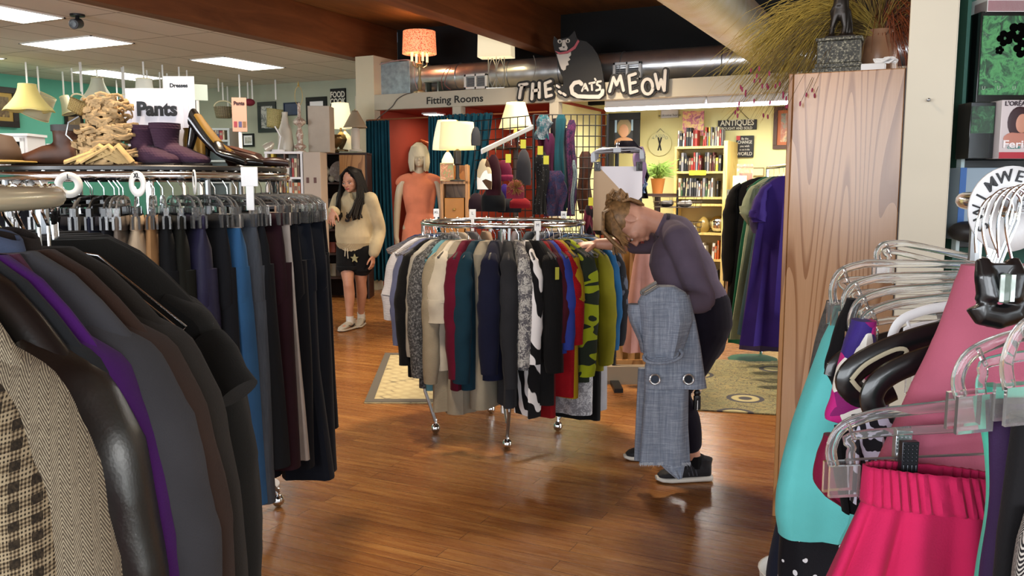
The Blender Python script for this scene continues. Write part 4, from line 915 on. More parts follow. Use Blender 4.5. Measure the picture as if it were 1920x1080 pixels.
for x, c in ((-.018, '#8c3340'), (.002, '#4c4a70'), (.02, '#7c5a3a')): B().b2((x-.007, -.004, -.055), (x+.007, -.002, -.03)).go('picture', mat(c, .6), t)
# shoes on the display board ----------------------------------------------------
def foot_loft(b, sec, n=20, cap=True):
    """sec: (x, z0, z1, halfwidth) along the foot"""
    vs = []
    for (x, z0, z1, w_) in sec:
        for k in range(n):
            a = 2*pi*k/n; vs.append((x, w_*abs(cos(a))**.75*(1 if cos(a) > 0 else -1), (z0+z1)/2 + (z1-z0)/2*abs(sin(a))**.8*(1 if sin(a) > 0 else -1)))
    N = len(sec); fs = [(i*n+k, i*n+(k+1) % n, (i+1)*n+(k+1) % n, (i+1)*n+k) for i in range(N-1) for k in range(n)]; fs += [tuple(range(n-1, -1, -1)), tuple((N-1)*n+k for k in range(n))]
    b._a(vs, fs); return b
def ankle_boot(label, c, rz, m, m2, shaft=.13, L=.24, heel=.03, tilt=0, group=None):
    t = thing('ankle_boot', label, 'boot', c, rz, group)
    b = B(); foot_loft(b, [(-.045, .012, .09, .03), (-.03, .01, .11, .036), (.02, .01, .1, .036), (.08, .01, .085, .038), (.13, .01, .06, .042), (.165, .01, .05, .036), (.185, .012, .035, .022)])
    b.tube([(-.004, 0, .05), (-.008, 0, .09), (-.012, 0, .13), (-.014, 0, .08+shaft)], [(.042, .034), (.046, .036), (.05, .04), (.056, .046)], 20, up=(1, 0, 0)); b.go('upper', m, t, remesh=.006, smooth=3)
    B().tube([(-.014, 0, .075+shaft), (-.014, 0, .1+shaft)], [(.058, .048)]*2, 22, up=(1, 0, 0)).go('cuff', m2, t)
    foot_loft(B(), [(-.05, 0, .014, .03), (-.03, 0, .014, .034), (.06, 0, .012, .034), (.13, 0, .012, .044), (.17, 0, .012, .036), (.192, 0, .012, .02)]).go('sole', mat('#1c1614', .6), t)
    return t
def zb(px, d): p = P(px, 320, d); return (p.x, p.y, ZB)
purp = cloth('#3d2636', .8, 'knit', scale=.5)
ankle_boot('dark purple suede ankle boot, left one of the pair under the Pants sign', zb(275, 2.86), TH-.5, purp, purp, .085).scale = (.82, 1.1, .72); ankle_boot('dark purple suede ankle boot, right one of the pair under the Pants sign', zb(318, 2.86), TH-.35, purp, purp, .09).scale = (.82, 1.1, .74)
bb = mat('#4a2c1d', .5, var=.2, scale=20); gb = mat('#33302f', .6)
ankle_boot('brown leather ankle boot with grey cuff left of the tan sandals', zb(122, 3.0), TH+pi+.25, bb, gb, .07).scale = (.85,)*3; ankle_boot('second brown ankle boot with grey cuff, tucked behind the tan sandals', zb(152, 3.12), TH+pi+.1, bb, gb, .065).scale = (.85,)*3
# tan strappy gladiator sandals: a tangle of straps
rd = rr(9); t = thing('strappy_sandals', 'tangled pile of tan lace up sandals left of the Pants sign', 'sandals', zb(205, 2.84), TH); tan_ = mat('#a88a60', .75, var=.4, scale=30); 
b = B()
for k in range(60):
    a = rd.uniform(0, 6.28); h = rd.uniform(.015, .22); R0 = .03+.10*(1-h/.26)*rd.random(); cx = rd.uniform(-.05, .045)+.03*(h/.2)*.4; pts = []
    R1 = .025+.045*(1-h/.27); ph = rd.uniform(0, 6.28); tl = rd.uniform(-.5, .5)
    for q in range(25):
        u = ph+q/24*rd.uniform(4.2, 6.2); pts.append((cx+R1*cos(u)*1.2, R1*.9*sin(u), max(.006, h+R1*tl*cos(u+a)+.006*sin(q*.9))))
    b.tube(pts, [(.0055, .0022)]*25, 6, up=(0, 0, 1))
b.go('straps', tan_, t)
b = B(); foot_loft(b, [(-.11, 0, .012, .03), (-.05, 0, .014, .028), (.03, 0, .014, .036), (.09, 0, .012, .034), (.12, 0, .01, .018)]); b.go('sole', mat('#5a3a22', .6), t)
b = B(); 
for k in range(9): b.tube([(-.12+.012*k, -.05+.02*sin(k), .012), (-.02+.01*k, -.06, .045+.01*(k % 3)), (.06+.005*k, -.05, .012)], [(.011, .005)]*3, 6)
b.go('wrapped_laces', mat('#b39562', .75, var=.2, scale=40), t)
B().tube([(-.08, -.02, .16), (-.11, -.03, .14), (-.12, -.03, .1), (-.09, -.03, .07)], .003, 6).go('buckle_strap', STEEL, t)
def pump(label, c, rz, m, inner, heel=.07):
    t = thing('high_heel_shoe', label, 'shoe', c, rz)
    sec = []
    b = B(); vs = []; n = 18; 
    for i in range(13):
        q = i/12; x = -.10+.23*q; w_ = (.028+.012*sin(q*pi))*(1 if q < .8 else (1-(q-.8)/.2*.6)); zf = heel*(1-min(1, q/.7))**1.4+.004; hh = .055*(1-q)**.8+.012 if q < .55 else .022+.012*sin((q-.5)*2*pi)
        vs.append((x, zf, zf+hh, w_))
    foot_loft(b, vs); b.go('upper', m, t, smooth=0)
    ins = [(x, z1-.012, z1+.003, w_*.82) for (x, z0, z1, w_) in vs[1:7]]; foot_loft(B(), ins).go('lining', inner, t)
    B().tube([(-.085, 0, heel+.005), (-.088, 0, 0)], [(.02, .02), (.011, .011)], 10).go('heel', m, t); return t
blkl = mat('#0d0b0b', .22, coat=.4); gi = mat('#8a6a2c', .35, .3)
t = pump('black leather pump with a gold lining leaning right of the Pants sign', zb(398, 2.86), TH+.1, blkl, gi, .09); t.rotation_euler = (0, RA(14), TH-.15); t.location.z += .03; t.scale = (.92, 1.0, .88)
t = pump('second black leather pump behind the first, pointing right', zb(430, 3.0), TH+.1, blkl, gi, .08); t.scale = (.9,)*3
tag(B().lathe([(.03, 0), (.036, .02), (.036, .09), (.03, .12), (.034, .13)], n=20).go('gold_boot_shaft', mat('#8b6a2e', .35, .4, var=.2), None, zb(366, 2.95)), 'small gold cuff shaped shoe piece beside the purple boots', 'shoe')
t = pump('dark brown flat shoe at the right end of the display board', zb(478, 3.12), TH-.1, mat('#2a1512', .35), mat('#4a2a20', .5), .01)
# boot at far left edge and hat
p = P(-6, 300, 2.9); t = thing('brown_hat', 'brown and straw hat at the far left edge above the coat rail', 'hat', (p.x, p.y, ZB), TH)
B().lathe([(.0, .11), (.05, .10), (.07, .06), (.075, .02)], n=24, cap=False).go('crown', mat('#4b3a2e', .7), t, solid=.004); B().lathe([(.075, .02), (.11, .012), (.12, .016)], n=24, cap=False).go('brim', mat('#a08445', .7), t, solid=.004)
# ================================================================ fitting rooms, ledge, sign
def curtain(label, pts, z0, z1, m, amp=.045, seed=0, flare=None):
    """pts: (x at top, x at bottom) range; folds along the width"""
    t = thing('curtain', label, 'curtain', (0, 0, 0)); (xa, xb), (xc, xd), Y = pts
    n = 60; rd = rr(seed); ph = rd.uniform(0, 6)
    def fn(u, v):
        zz = z1+(z0-z1)*v; x = (xa+(xb-xa)*u)*(1-v**1.3)+(xc+(xd-xc)*u)*v**1.3
        return V((x, Y+amp*sin(u*2*pi*7+ph+.5*sin(v*3))*(.5+.5*v)+.012*sin(u*2*pi*17), zz+.006*sin(u*2*pi*14)))
    B().grid(fn, n*2, 24).go('fabric', m, t, solid=.006); return t
CT = cloth('#12475a', .85); zr = onY(720, 226, YH-.05).z
a0, a1 = Xh(692), Xh(735)
curtain('dark teal curtain at the left side of the fitting rooms', ((a0, a1), (a0-.02, a1+.07), YH-.06), .14, zr, CT, .035)
c0, c1, c2, c3 = Xh(808), Xh(848), Xh(930), Xh(866)
curtain('dark teal curtain between the two fitting room openings', ((c0, c1), (c0, c1+.02), YH-.07), .14, zr+.03, CT, .035, 3)
curtain('dark teal curtain pulled aside behind the cream lamp shade', ((c1, c2), (c1-.05, c1+.22), YH-.08), .6, zr+.04, CT, .04, 5)
rod = B().tube([(Xh(692), YH-.06, zr+.01), (Xh(1030), YH-.06, zr+.03)], .01, 8).go('curtain_rod', mat('#8a5a3c', .4, .3)); tag(rod, 'thin curtain rod across the fitting room openings', 'curtain rod')
p = onY(813, 208, 10.3); t = thing('ceiling_light', 'small square ceiling light inside the left fitting room', 'ceiling light', (p.x, p.y, 2.4)); B().b2((-.12, -.12, -.02), (.12, .12, 0)).go('frame', WHITEP, t); B().b2((-.1, -.1, -.026), (.1, .1, -.02)).go('diffuser', _l, t)
text('Fitting Rooms', .125, mat('#1b1b1c', .7), 'lettering', None, (onY(852, 187, YH).x, YH-.003, onY(852, 187, YH).z), bold=.002, shear=.0, sx=1.18)
tag(bpy.data.objects['lettering'] if 'lettering' in bpy.data.objects and not bpy.data.objects['lettering'].parent else C.objects[-1], 'black hand lettered words Fitting Rooms on the header', 'lettering')
# orange carved chair in the fitting room
p = onY(752, 400, 10.2); t = thing('carved_chair', 'orange brown carved high back chair inside the left fitting room', 'chair', (p.x+.05, 10.35, 0), -.3)
oc = mat('#a5522a', .5, var=.15)
b = B(); b.b2((-.03, 0, 0), (.0, .03, 2.0)); b.b2((.5, 0, 0), (.53, .03, 1.9)); 
for k in range(12): b.ball((-.015, 0, .9+.09*k), (.03, .02, .03), 8, 6)
b.go('back_post', oc, t); B().tube([(0, .015, 1.85), (.12, .015, 1.98), (.25, .015, 2.02), (.4, .015, 1.98), (.52, .015, 1.85)], .03, 8).go('crest_rail', oc, t); B().b2((0, .01, 1.0), (.5, .025, 1.85)).go('back_panel', mat('#c9583a', .7), t); B().b2((-.04, -.5, .42), (.54, .03, .5)).go('seat', mat('#c9583a', .7), t, bevel=.02)
for x in (0, .5): B().b2((x-.02, -.5, 0), (x+.02, -.46, .42)).go('leg', oc, t)
for x in (-.02, .49): B().tube([(x, -.45, .5), (x, -.45, .72), (x, -.3, .78), (x, .0, .76)], .022, 8).go('armrest', oc, t)
# ducts -------------------------------------------------------------------------
DM = duct_mat('#b9bcc0', 1.6, 'X', .3, .12); YD = 10.05; ZD = 2.82; RD = .185
x0 = onY(775, 150, YD).x
t = thing('ventilation_duct', 'long round silver ventilation duct lying above the fitting room header', 'duct', (0, YD, ZD)); B().cyl((x0, 0, 0), (3.4, 0, 0), RD, n=40).go('pipe', DM, t)
for x in [x0+.02, x0+.75, x0+1.5, x0+2.2, x0+3.0, x0+4.2, x0+5.3, x0+6.5]: B().tube([((x), RD*1.015*cos(a*pi/16), RD*1.015*sin(a*pi/16)) for a in range(32)], .007, 6, closed=True).go('joint_band', mat('#8f9194', .35, .8), t)
def ytube(s, r): pass
for (px0, py0, px1, py1, lab) in ((871, 140, 914, 166, 'white rectangular vent grille on the silver duct, left one near the lamp'), (1150, 118, 1202, 150, 'white rectangular vent grille on the silver duct behind the word MEOW')):
    a, b_ = onY(px0, py0, YD-RD-.02), onY(px1, py1, YD-RD-.02); c = (a+b_)/2; w_ = b_.x-a.x; h = a.z-b_.z; t = thing('vent_grille', lab, 'vent', (c.x, YD-RD-.02, c.z))
    b = B(); k = .03
    for q, e in (((-w_/2, -h/2), (w_/2, -h/2+k)), ((-w_/2, h/2-k), (w_/2, h/2)), ((-w_/2, -h/2), (-w_/2+k, h/2)), ((w_/2-k, -h/2), (w_/2, h/2)), ((-.012, -h/2), (.012, h/2))): b.b2((q[0], -.02, q[1]), (e[0], .05, e[1]))
    b.go('frame', mat('#c9cacb', .5), t, bevel=.003); b = B()
    for k in range(7): b.b2((-w_/2+.03, .0, -h/2+.035+k*(h-.07)/7), (w_/2-.03, .02, -h/2+.04+k*(h-.07)/7+.004))
    b.go('slats', mat('#77797c', .5), t); B().b2((-w_/2+.03, .025, -h/2+.03), (w_/2-.03, .03, h/2-.03)).go('backing', mat('#3a3c3e', .6), t)
a, b_ = onY(711, 118, 9.72), onY(769, 177, 9.72); tag(B().b2((a.x, 9.72, 2.6), (b_.x, 10.3, a.z)).b2((a.x-.004, 9.715, 2.6), (a.x+.03, 10.3, a.z+.008)).b2((b_.x-.03, 9.715, 2.6), (b_.x+.004, 10.3, a.z+.008)).go('duct_box', mat('#93a4ab', .45, .6, var=.25, scale=14), None, bevel=.004), 'square galvanized metal duct box on the header beside the cream wall', 'duct box')
BD = duct_mat('#c9c2a8', 9.0, 'Y', .38); q = onY(1432, 96, 9.7)
t = thing('ventilation_duct', 'large ribbed diagonal duct running overhead toward the camera', 'duct', (q.x, 0, 2.93)); 
B().tube([(0, -3.6, 0), (0, 9.55, 0), (0, 9.9, -.03)], [.235, .235, .22], 40).go('pipe', BD, t)
# lamps on the ledge --------------------------------------------------------------
d = (onY(790, 170, 9.66)-EYE).dot(FX); s = d/1600; p = onY(789, 172, 9.66)
t = thing('candelabra_lamp', 'candle arm lamp with a red orange patterned drum shade on the header', 'lamp', (p.x, p.y-.02, 2.6), TH)
n = NT('shade_pattern'); f = n.vor(n.coord((1, 1, 1)), 60, 'F1'); n.base(n.ramp(f, [(.25, '#b8402a'), (.5, '#e8a27c')])); n.p.inputs['Emission Strength'].default_value = .9; n.link(n.ramp(f, [(.25, '#a02e1a'), (.5, '#e08a5c')]), n.p.inputs['Emission Color'])
B().grid(lambda u, v: V((31*s*(1-.06*v)*cos(2*pi*u), 31*s*(1-.06*v)*sin(2*pi*u), (70+40*v)*s)), 40, 5, True).go('shade', n.m, t, solid=.004)
br = mat('#9a8c66', .35, .6); b = B(); b.lathe([(r*s, z*s) for r, z in ((12, 0), (12, 2), (5, 5), (3, 10), (4, 20), (2, 28), (3, 40), (2.4, 48), (5, 52), (2, 56), (2, 70))], n=18); b.go('base', br, t)
for k in range(4):
    a = k*pi/2+.5; c_, s_ = cos(a), sin(a); B().tube([(0, 0, 50*s), (7*s*c_, 7*s*s_, 46*s), (14*s*c_, 14*s*s_, 50*s), (15*s*c_, 15*s*s_, 56*s)], .009, 6).go('candle_arm', br, t); B().cyl((15*s*c_, 15*s*s_, 56*s), (15*s*c_, 15*s*s_, 72*s), .016, n=10).go('candle', mat('#e8dcc0', .5, emit='#ffe2ac', estr=.6), t)
point_light('lamp_glow', p+ZX*(92*s), 6, (1, .66, .36), .04)
p = onY(932, 160, 9.66); t = thing('geometric_lamp', 'lamp with an off white rectangular shade on a silver open geometric base', 'lamp', (p.x, p.y-.02, 2.6), TH*.5); s = (p-EYE).dot(FX)/1600
B().grid(lambda u, v: V((max(-1, min(1, 1.5*cos(2*pi*u)))*31*s*(1-.03*v), max(-1, min(1, 1.5*sin(2*pi*u)))*17*s*(1-.03*v), (56+42*v)*s)), 40, 4, True).go('shade', mat('#d8cfb8', .8, emit='#e8d8b0', estr=.5), t, solid=.004)
b = B(); g = 6*.0+15
for sx in (-15, 15): b.tube([(sx*s, 0, 2*s), (sx*s, 0, 57*s)], .007, 6)
for sx in (-1, 0, 1):
    pass
for cx in (-7.5, 7.5):
    for sg in (-1, 1): b.tube([((cx+sg*7.5*cos(pi*(q/12-.5)))*s - sg*7.5*s*0, 0, (4+52*q/12)*s) for q in range(13)], .006, 6)
b.tube([(0, 0, 2*s), (0, 0, 60*s)], .007, 6); b.b2((-17*s, -.06, 0), (17*s, .06, 2*s)); b.go('base', mat('#b0ada4', .3, .7), t)
point_light('lamp_glow', p+ZX*(72*s), 4, (1, .8, .5), .04)
tag(B().b2((0, 0, 0), (.22, .15, .012)).b2((.01, .01, -.14), (.03, .14, 0)).b2((.19, .01, -.14), (.21, .14, 0)).go('glass_shelf', mat('#5d6a60', .1, trans=.4), None, (onY(795, 130, 9.75).x, 9.75, 2.74)), 'small smoked glass shelf behind the red shade lamp', 'shelf')
def cable(label, pts, m, r=.006, name='cable'):
    P_ = [V(p) for p in pts]; out = []
    for i in range(len(P_)-1):
        a = P_[max(0, i-1)]; b = P_[i]; c = P_[i+1]; e = P_[min(len(P_)-1, i+2)]
        for k in range(6):
            t = k/6; out.append(.5*((2*b)+(c-a)*t+(2*a-5*b+4*c-e)*t*t+(3*b-a-3*c+e)*t*t*t))
    out.append(P_[-1]); o = B().tube(out, r, 6).go(name, m); return tag(o, label, 'cable')
cable('grey cable drooping over the cream wall and header left of Fitting Rooms', [onY(x, y, 9.53) for x, y in ((705, 225), (715, 216), (735, 200), (745, 186), (760, 177), (772, 174))], mat('#4b4a48', .6), .006)
cable('pink beige cable over the galvanized duct box', [onY(x, y, 9.68) for x, y in ((712, 121), (740, 114), (768, 113), (777, 122), (778, 150), (783, 168))], mat('#a58a8a', .6), .006)
cable('reddish cable looped in front of the silver duct', [onY(x, y, 9.8) for x, y in ((830, 168), (828, 150), (835, 132), (845, 126), (838, 140), (834, 158), (845, 168))], mat('#7a4a44', .6), .005)
cable('thin wire hanging from the beam end in front of the duct', [onY(x, y, 9.6) for x, y in ((1000, 104), (1004, 118), (1003, 135), (998, 150))], mat('#77736c', .6), .004)
# the shop sign -------------------------------------------------------------------
YS = YH-.035
def Sg(px, py, dy=0): p = onY(px, py, YS); return V((p.x, YS-dy, p.z))
sg = thing('shop_sign', 'cut out wooden shop sign of THE CATS MEOW in white letters', 'sign', (0, 0, 0)); BLK = mat('#0f0f10', .6); WHT = mat('#b9b6b1', .7)
def strokes(lst, ro, ri, names='letter'):
    """one letter: list of polylines of (px, py); black outline board and white face"""
    b = B(); w_ = B(); k = (onY(1100, 150, YS)-EYE).dot(FX)/1600
    for pl_ in lst:
        for j, (bb, r, dy, th) in enumerate(((b, ro, 0, .016), (w_, ri, .014, .02))):
            for i in range(len(pl_)):
                c = Sg(*pl_[i]); e_ = .00045*(i*2+1); bb.cyl(c-V((0, dy+e_, 0)), c-V((0, dy+th+e_, 0)), r*k, n=14)
                if i:
                    a = Sg(*pl_[i-1]); v = c-a
                    if v.length < 1e-6: continue
                    nrm = V((-v.z, 0, v.x)).normalized()*r*k; y0 = V((0, dy+e_+.00045, 0)); y1 = V((0, dy+th+e_+.00045, 0))
                    q = [a+nrm, c+nrm, c-nrm, a-nrm]; bb._a([x-y0 for x in q]+[x-y1 for x in q], [(0, 1, 2, 3), (7, 6, 5, 4), (0, 4, 5, 1), (1, 5, 6, 2), (2, 6, 7, 3), (3, 7, 4, 0)])
    o = b.go(names, BLK, sg); w_.go('letter_face', WHT, o); return o
L_ = {'T': [[(976, 160), (990, 158)], [(981, 160), (978, 170), (976, 184)]], 'H': [[(1001, 158), (999, 186)], [(1013, 156), (1013, 183)], [(1001, 171), (1013, 169)]], 'E': [[(1034, 153), (1024, 157), (1026, 182), (1036, 179)], [(1025, 169), (1034, 167)]],
      'M': [[(1145, 172), (1152, 146), (1158, 160), (1165, 143), (1171, 170)]], 'E2': [[(1193, 139), (1181, 143), (1184, 175), (1196, 171)], [(1183, 157), (1193, 155)]], 'O': [[(1216+10*cos(a*pi/8), 163+14*sin(a*pi/8)) for a in range(17)]], 'W': [[(1230, 140), (1236, 167), (1241, 150), (1247, 170), (1249, 133)]]}
for k, v in L_.items(): strokes(v, 7.0 if k != 'W' else 6.4, 2.7)
# little paw prints between THE and the cat
for c in ((1046, 161), (1050, 172), (1058, 176)): strokes([[c, (c[0]+4, c[1]+3)]], 5.2, 2.2, 'paw')
def flat(poly, dy, th, m, name, par):
    pts = [onY(x, y, YS) for x, y in poly]; B().prism([(p.x, p.z) for p in pts], (0, YS-dy, 0), (1, 0, 0), (0, 0, 1), (0, -1, 0), th)
    b = B().prism([(p.x, p.z) for p in pts], (0, YS-dy, 0), (1, 0, 0), (0, 0, 1), (0, -1, 0), th); return b.go(name, m, par)
cat = flat([(1040, 68), (1047, 75), (1058, 72), (1068, 70), (1079, 58), (1083, 72), (1088, 76), (1100, 78), (1112, 88), (1122, 103), (1128, 120), (1132, 142), (1134, 160), (1136, 178), (1128, 187), (1096, 188), (1076, 184), (1060, 176), (1052, 166), (1058, 158), (1056, 146), (1050, 132), (1046, 118), (1044, 104), (1040, 92), (1038, 80)], .0, .02, BLK, 'cat_silhouette', sg)
fl_ = lambda poly, m, n: flat(poly, .022, .004, m, n, cat)
fl_([(1042, 96), (1052, 99), (1066, 96), (1078, 87), (1085, 75), (1088, 78), (1080, 92), (1066, 101), (1050, 103)], mat('#a8505c', .6), 'collar')
fl_([(1045, 102), (1058, 102), (1072, 98), (1072, 104), (1068, 108), (1071, 112), (1066, 116), (1068, 122), (1063, 124), (1062, 131), (1058, 133), (1054, 130), (1051, 122), (1048, 112)], WHT, 'chest')
fl_([(1056, 76), (1061, 75), (1063, 84), (1066, 90), (1064, 95), (1052, 95), (1049, 90), (1055, 88)], WHT, 'muzzle')
for (cx, cy) in ((1051, 78), (1066, 77)): fl_([(cx+4.2*cos(a), cy+4*sin(a)) for a in [k*pi/6 for k in range(12)]], WHT, 'eye'); flat([(cx+1.6*cos(a)+.5, cy+2.6*sin(a)+.5) for a in [k*pi/6 for k in range(12)]], .027, .003, BLK, 'pupil', cat)
flat([(1056, 88), (1061, 88), (1059, 91)], .027, .003, BLK, 'nose', cat)
# tail forming the word CATS
def faces(lst, r, name):
    b = B(); k = (onY(1100, 150, YS)-EYE).dot(FX)/1600
    for pl_ in lst:
        for i in range(len(pl_)):
            rr_ = r*k; c = Sg(*pl_[i]); e_ = .00045*(i*2+1); b.cyl(c-V((0, .024, 0)), c-V((0, .031+e_, 0)), rr_, n=12)
            if i:
                a = Sg(*pl_[i-1]); v = c-a; nrm = V((-v.z, 0, v.x)).normalized()*rr_; y0, y1 = V((0, .024, 0)), V((0, .03145+e_, 0)); q = [a+nrm, c+nrm, c-nrm, a-nrm]
                b._a([x-y0 for x in q]+[x-y1 for x in q], [(0, 1, 2, 3), (7, 6, 5, 4), (0, 4, 5, 1), (1, 5, 6, 2), (2, 6, 7, 3), (3, 7, 4, 0)])
    return b.go(name, WHT, sg)
faces([[(1092, 158), (1088, 154), (1079, 156), (1073, 164), (1075, 175), (1085, 181), (1105, 182), (1125, 182), (1131, 177), (1132, 171)]], 3.6, 'cat_tail')
faces([[(1093, 171), (1099, 158), (1104, 170)], [(1096, 166), (1102, 166)]], 1.9, 'letter'); faces([[(1107, 157), (1117, 155)], [(1111, 157), (1112, 169)]], 1.9, 'letter'); faces([[(1128, 153), (1122, 154), (1121, 159), (1127, 162), (1127, 168), (1120, 170)]], 1.9, 'letter'); faces([[(1117, 148), (1119, 151)]], 1.5, 'letter')
# ================================================================ middle distance: lamps, scarves, skirts, antiques room
# small wooden stand with drawers and lamps
d = 8.3; s = d/1600; p = P(852, 400, d); zt_ = zat(340, d); t = thing('wooden_stand', 'light wooden stand with drawers under the two lit lamps', 'cabinet', (p.x, p.y, 0), TH)
w2 = 26*s; B().b2((-w2, 0, 0), (-w2+.03, .35, zt_+.16)).b2((w2-.03, 0, 0), (w2, .35, zt_+.16)).go('side_panel', WD, t, bevel=.003); B().b2((-w2, 0, zt_-.025), (w2, .35, zt_)).go('top_panel', WD, t); B().b2((-w2, .33, 0), (w2, .35, zt_+.16)).go('back_panel', WD, t)
for z0, z1 in ((zt_-.38, zt_-.16), (zt_-.62, zt_-.4), (zt_-.86, zt_-.64)):
    o = B().b2((-w2+.04, -.01, z0), (w2-.04, .3, z1)).go('drawer', mat('#a5702f', .45, var=.1), t, bevel=.006); B().ball((0, -.02, (z0+z1)/2), .014, 8, 6).go('knob', GOLD, o)
px_ = P(838, 330, d-.02); frame_pic('floral_picture', 'small floral picture leaning on the wooden stand beneath the lamps', (px_.x, px_.y, zt_+.09), TH, .13, .17, .008, mat('#d8c89a', .5), blotch(['#e6d6a0', '#b86a4a', '#7a9a5a', '#d9a0a0'], 22), depth=.012)
cr = SHL('#efe6ae', 1.5)
lamp('table_lamp', 'lit lamp with a wide cream drum shade on a black iron base', 858, 342, 8.25, ([(14, 0), (14, 2), (5, 4), (3.5, 8), (3.5, 30), (7, 32), (7, 56), (3, 58)], mat('#1f1c1a', .5)), (30, 34, 58, 108, cr), glow=9, z=zt_)
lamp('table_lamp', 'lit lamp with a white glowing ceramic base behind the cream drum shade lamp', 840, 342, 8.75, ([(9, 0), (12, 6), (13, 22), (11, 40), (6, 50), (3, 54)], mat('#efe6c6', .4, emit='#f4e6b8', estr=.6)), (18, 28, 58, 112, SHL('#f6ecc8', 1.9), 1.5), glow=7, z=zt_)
# lamp farther right
p = P(967, 275, 8.9); t = thing('side_table', 'small dark table that holds the lamp behind the hat rack', 'table', (p.x, p.y, 0), TH); zz = zat(275, 8.9); B().cyl((0, 0, zz-.03), (0, 0, zz), .2, n=28).go('table_top', DW, t); B().cyl((0, 0, .03), (0, 0, zz-.03), .03, n=12).go('pedestal', DW, t); B().cyl((0, 0, 0), (0, 0, .03), .16, n=20).go('base', DW, t)
lamp('table_lamp', 'lit lamp with a tapering cream shade behind the hat rack', 967, 275, 8.9, ([(10, 0), (10, 3), (4, 6), (7, 16), (4, 28), (2, 34)], mat('#c9a26a', .4)), (17, 31, 33, 80, SHL('#f3e7b2', 1.7)), glow=7, z=zz)
# mannequin ------------------------------------------------------------------------
def limb(b, pts, rad, n=18, up=None):
    """capsule chain: rad entries r or (rx, ry); hemispherical ends"""
    P_ = [V(p) for p in pts]; R_ = [(r, r) if not isinstance(r, (tuple, list)) else r for r in rad]; a0 = (P_[0]-P_[1]).normalized(); a1 = (P_[-1]-P_[-2]).normalized()
    pre = []; 
    for k in (0.0, .35, .7, .92): pre.append((P_[0]+a0*min(R_[0])*sqrt(1-k*k) if k else P_[0]+a0*min(R_[0]), (max(.0005, R_[0][0]*max(k, .02)), max(.0005, R_[0][1]*max(k, .02)))))
    post = [(P_[-1]+a1*min(R_[-1])*sqrt(max(0, 1-k*k)), (max(.0005, R_[-1][0]*max(k, .02)), max(.0005, R_[-1][1]*max(k, .02)))) for k in (.92, .7, .35, 0.0)]
    mid = []
    for i in range(len(P_)-1):
        a = P_[max(0, i-1)]; c = P_[i]; e = P_[i+1]; f = P_[min(len(P_)-1, i+2)]
        for k in range(4):
            t = k/4; q = .5*((2*c)+(e-a)*t+(2*a-5*c+4*e-f)*t*t+(3*c-a-3*e+f)*t*t*t); ts = t
            mid.append((q, (R_[i][0]+(R_[i+1][0]-R_[i][0])*ts, R_[i][1]+(R_[i+1][1]-R_[i][1])*ts)))
    mid.append((P_[-1], R_[-1])); al = pre+mid+post
    return b.tube([x[0] for x in al], [x[1] for x in al], n, up=up)
def head(b, T, wd=.074, face=True, ear=True):
    """head in its own frame T: origin at the base of the skull centre, z up to crown, -y forward"""
    k = b.T; b.T = T if k is None else k @ T
    b.ball((0, .012, .125), (wd, .092, .105), 24, 16); b.ball((0, -.02, .085), (wd*.86, .076, .085), 20, 14); b.ball((0, -.052, .035), (.034, .032, .03), 14, 10)
    b.ball((0, -.045, .052), (.052, .045, .04), 16, 10); b.ball((0, -.07, .118), (.052, .022, .02), 14, 8)
    if face:
        b.tube([(0, -.088, .118), (0, -.1, .096), (0, -.112, .078), (0, -.104, .07)], [(.006, .006), (.008, .008), (.0125, .011), (.008, .006)], 10)
        for sx in (-1, 1): b.ball((sx*.009, -.101, .074), (.0085, .009, .007), 8, 6); b.ball((sx*.04, -.064, .085), (.022, .02, .024), 10, 8); b.ball((sx*.031, -.086, .117), (.02, .008, .006), 10, 6)
        b.ball((0, -.091, .053), (.023, .012, .0055), 12, 6); b.ball((0, -.09, .045), (.02, .013, .006), 12, 6); b.ball((0, -.084, .025), (.017, .015, .012), 10, 6)
    if ear:
        for sx in (-1, 1): b.T = (T if k is None else k @ T) @ Matrix.Translation((sx*(wd+.002), .012, .095)) @ Matrix.Rotation(RA(sx*12), 4, 'Z') @ Matrix.Rotation(RA(-10), 4, 'X'); b.tube([(0, .018*cos(a*pi/6)*.8, .028*sin(a*pi/6)) for a in range(12)], .0048, 7, closed=True); b.ball((0, 0, -.002), (.005, .012, .022), 8, 6)
    b.T = k
d = 8.7; p = P(787, 400, d); t = thing('mannequin', 'pale female mannequin with a short blonde wig in a peach dress', 'mannequin', (p.x, p.y, .02), TH+.1)
MN_ = mat('#b5a890', .45); zh = zat(268, d)-.02; k = (zh)/1.80
b = B(); b.T = Matrix.Scale(k, 4)
limb(b, [(0, 0, .95), (0, 0, 1.1), (0, .0, 1.25), (0, .005, 1.38), (0, .01, 1.46)], [(.155, .1), (.115, .085), (.15, .1), (.165, .09), (.1, .05)], 24, up=(1, 0, 0)); limb(b, [(0, .01, 1.45), (0, 0, 1.56)], [.05, .046])
for sx in (-1, 1):
    limb(b, [(sx*.165, 0, 1.42), (sx*.205, .01, 1.30), (sx*.225, .02, 1.12), (sx*.235, -.0, .9), (sx*.23, -.02, .84)], [.045, .038, .034, .026, .022]); limb(b, [(sx*.23, -.02, .84), (sx*.228, -.03, .76)], [(.016, .032), (.012, .028)])
    for q in range(4): limb(b, [(sx*.228, -.045+.018*q, .78), (sx*.222, -.05+.02*q, .70)], [.008, .006], 8)
    limb(b, [(sx*.22, -.055, .8), (sx*.21, -.075, .75)], [.009, .007], 8)
    limb(b, [(sx*.09, 0, .95), (sx*.095, -.01, .7), (sx*.09, 0, .5), (sx*.09, .015, .3), (sx*.088, .0, .09)], [.085, .07, .05, .05, .03]); limb(b, [(sx*.09, .02, .035), (sx*.095, -.12, .02)], [(.03, .028), (.03, .015)])
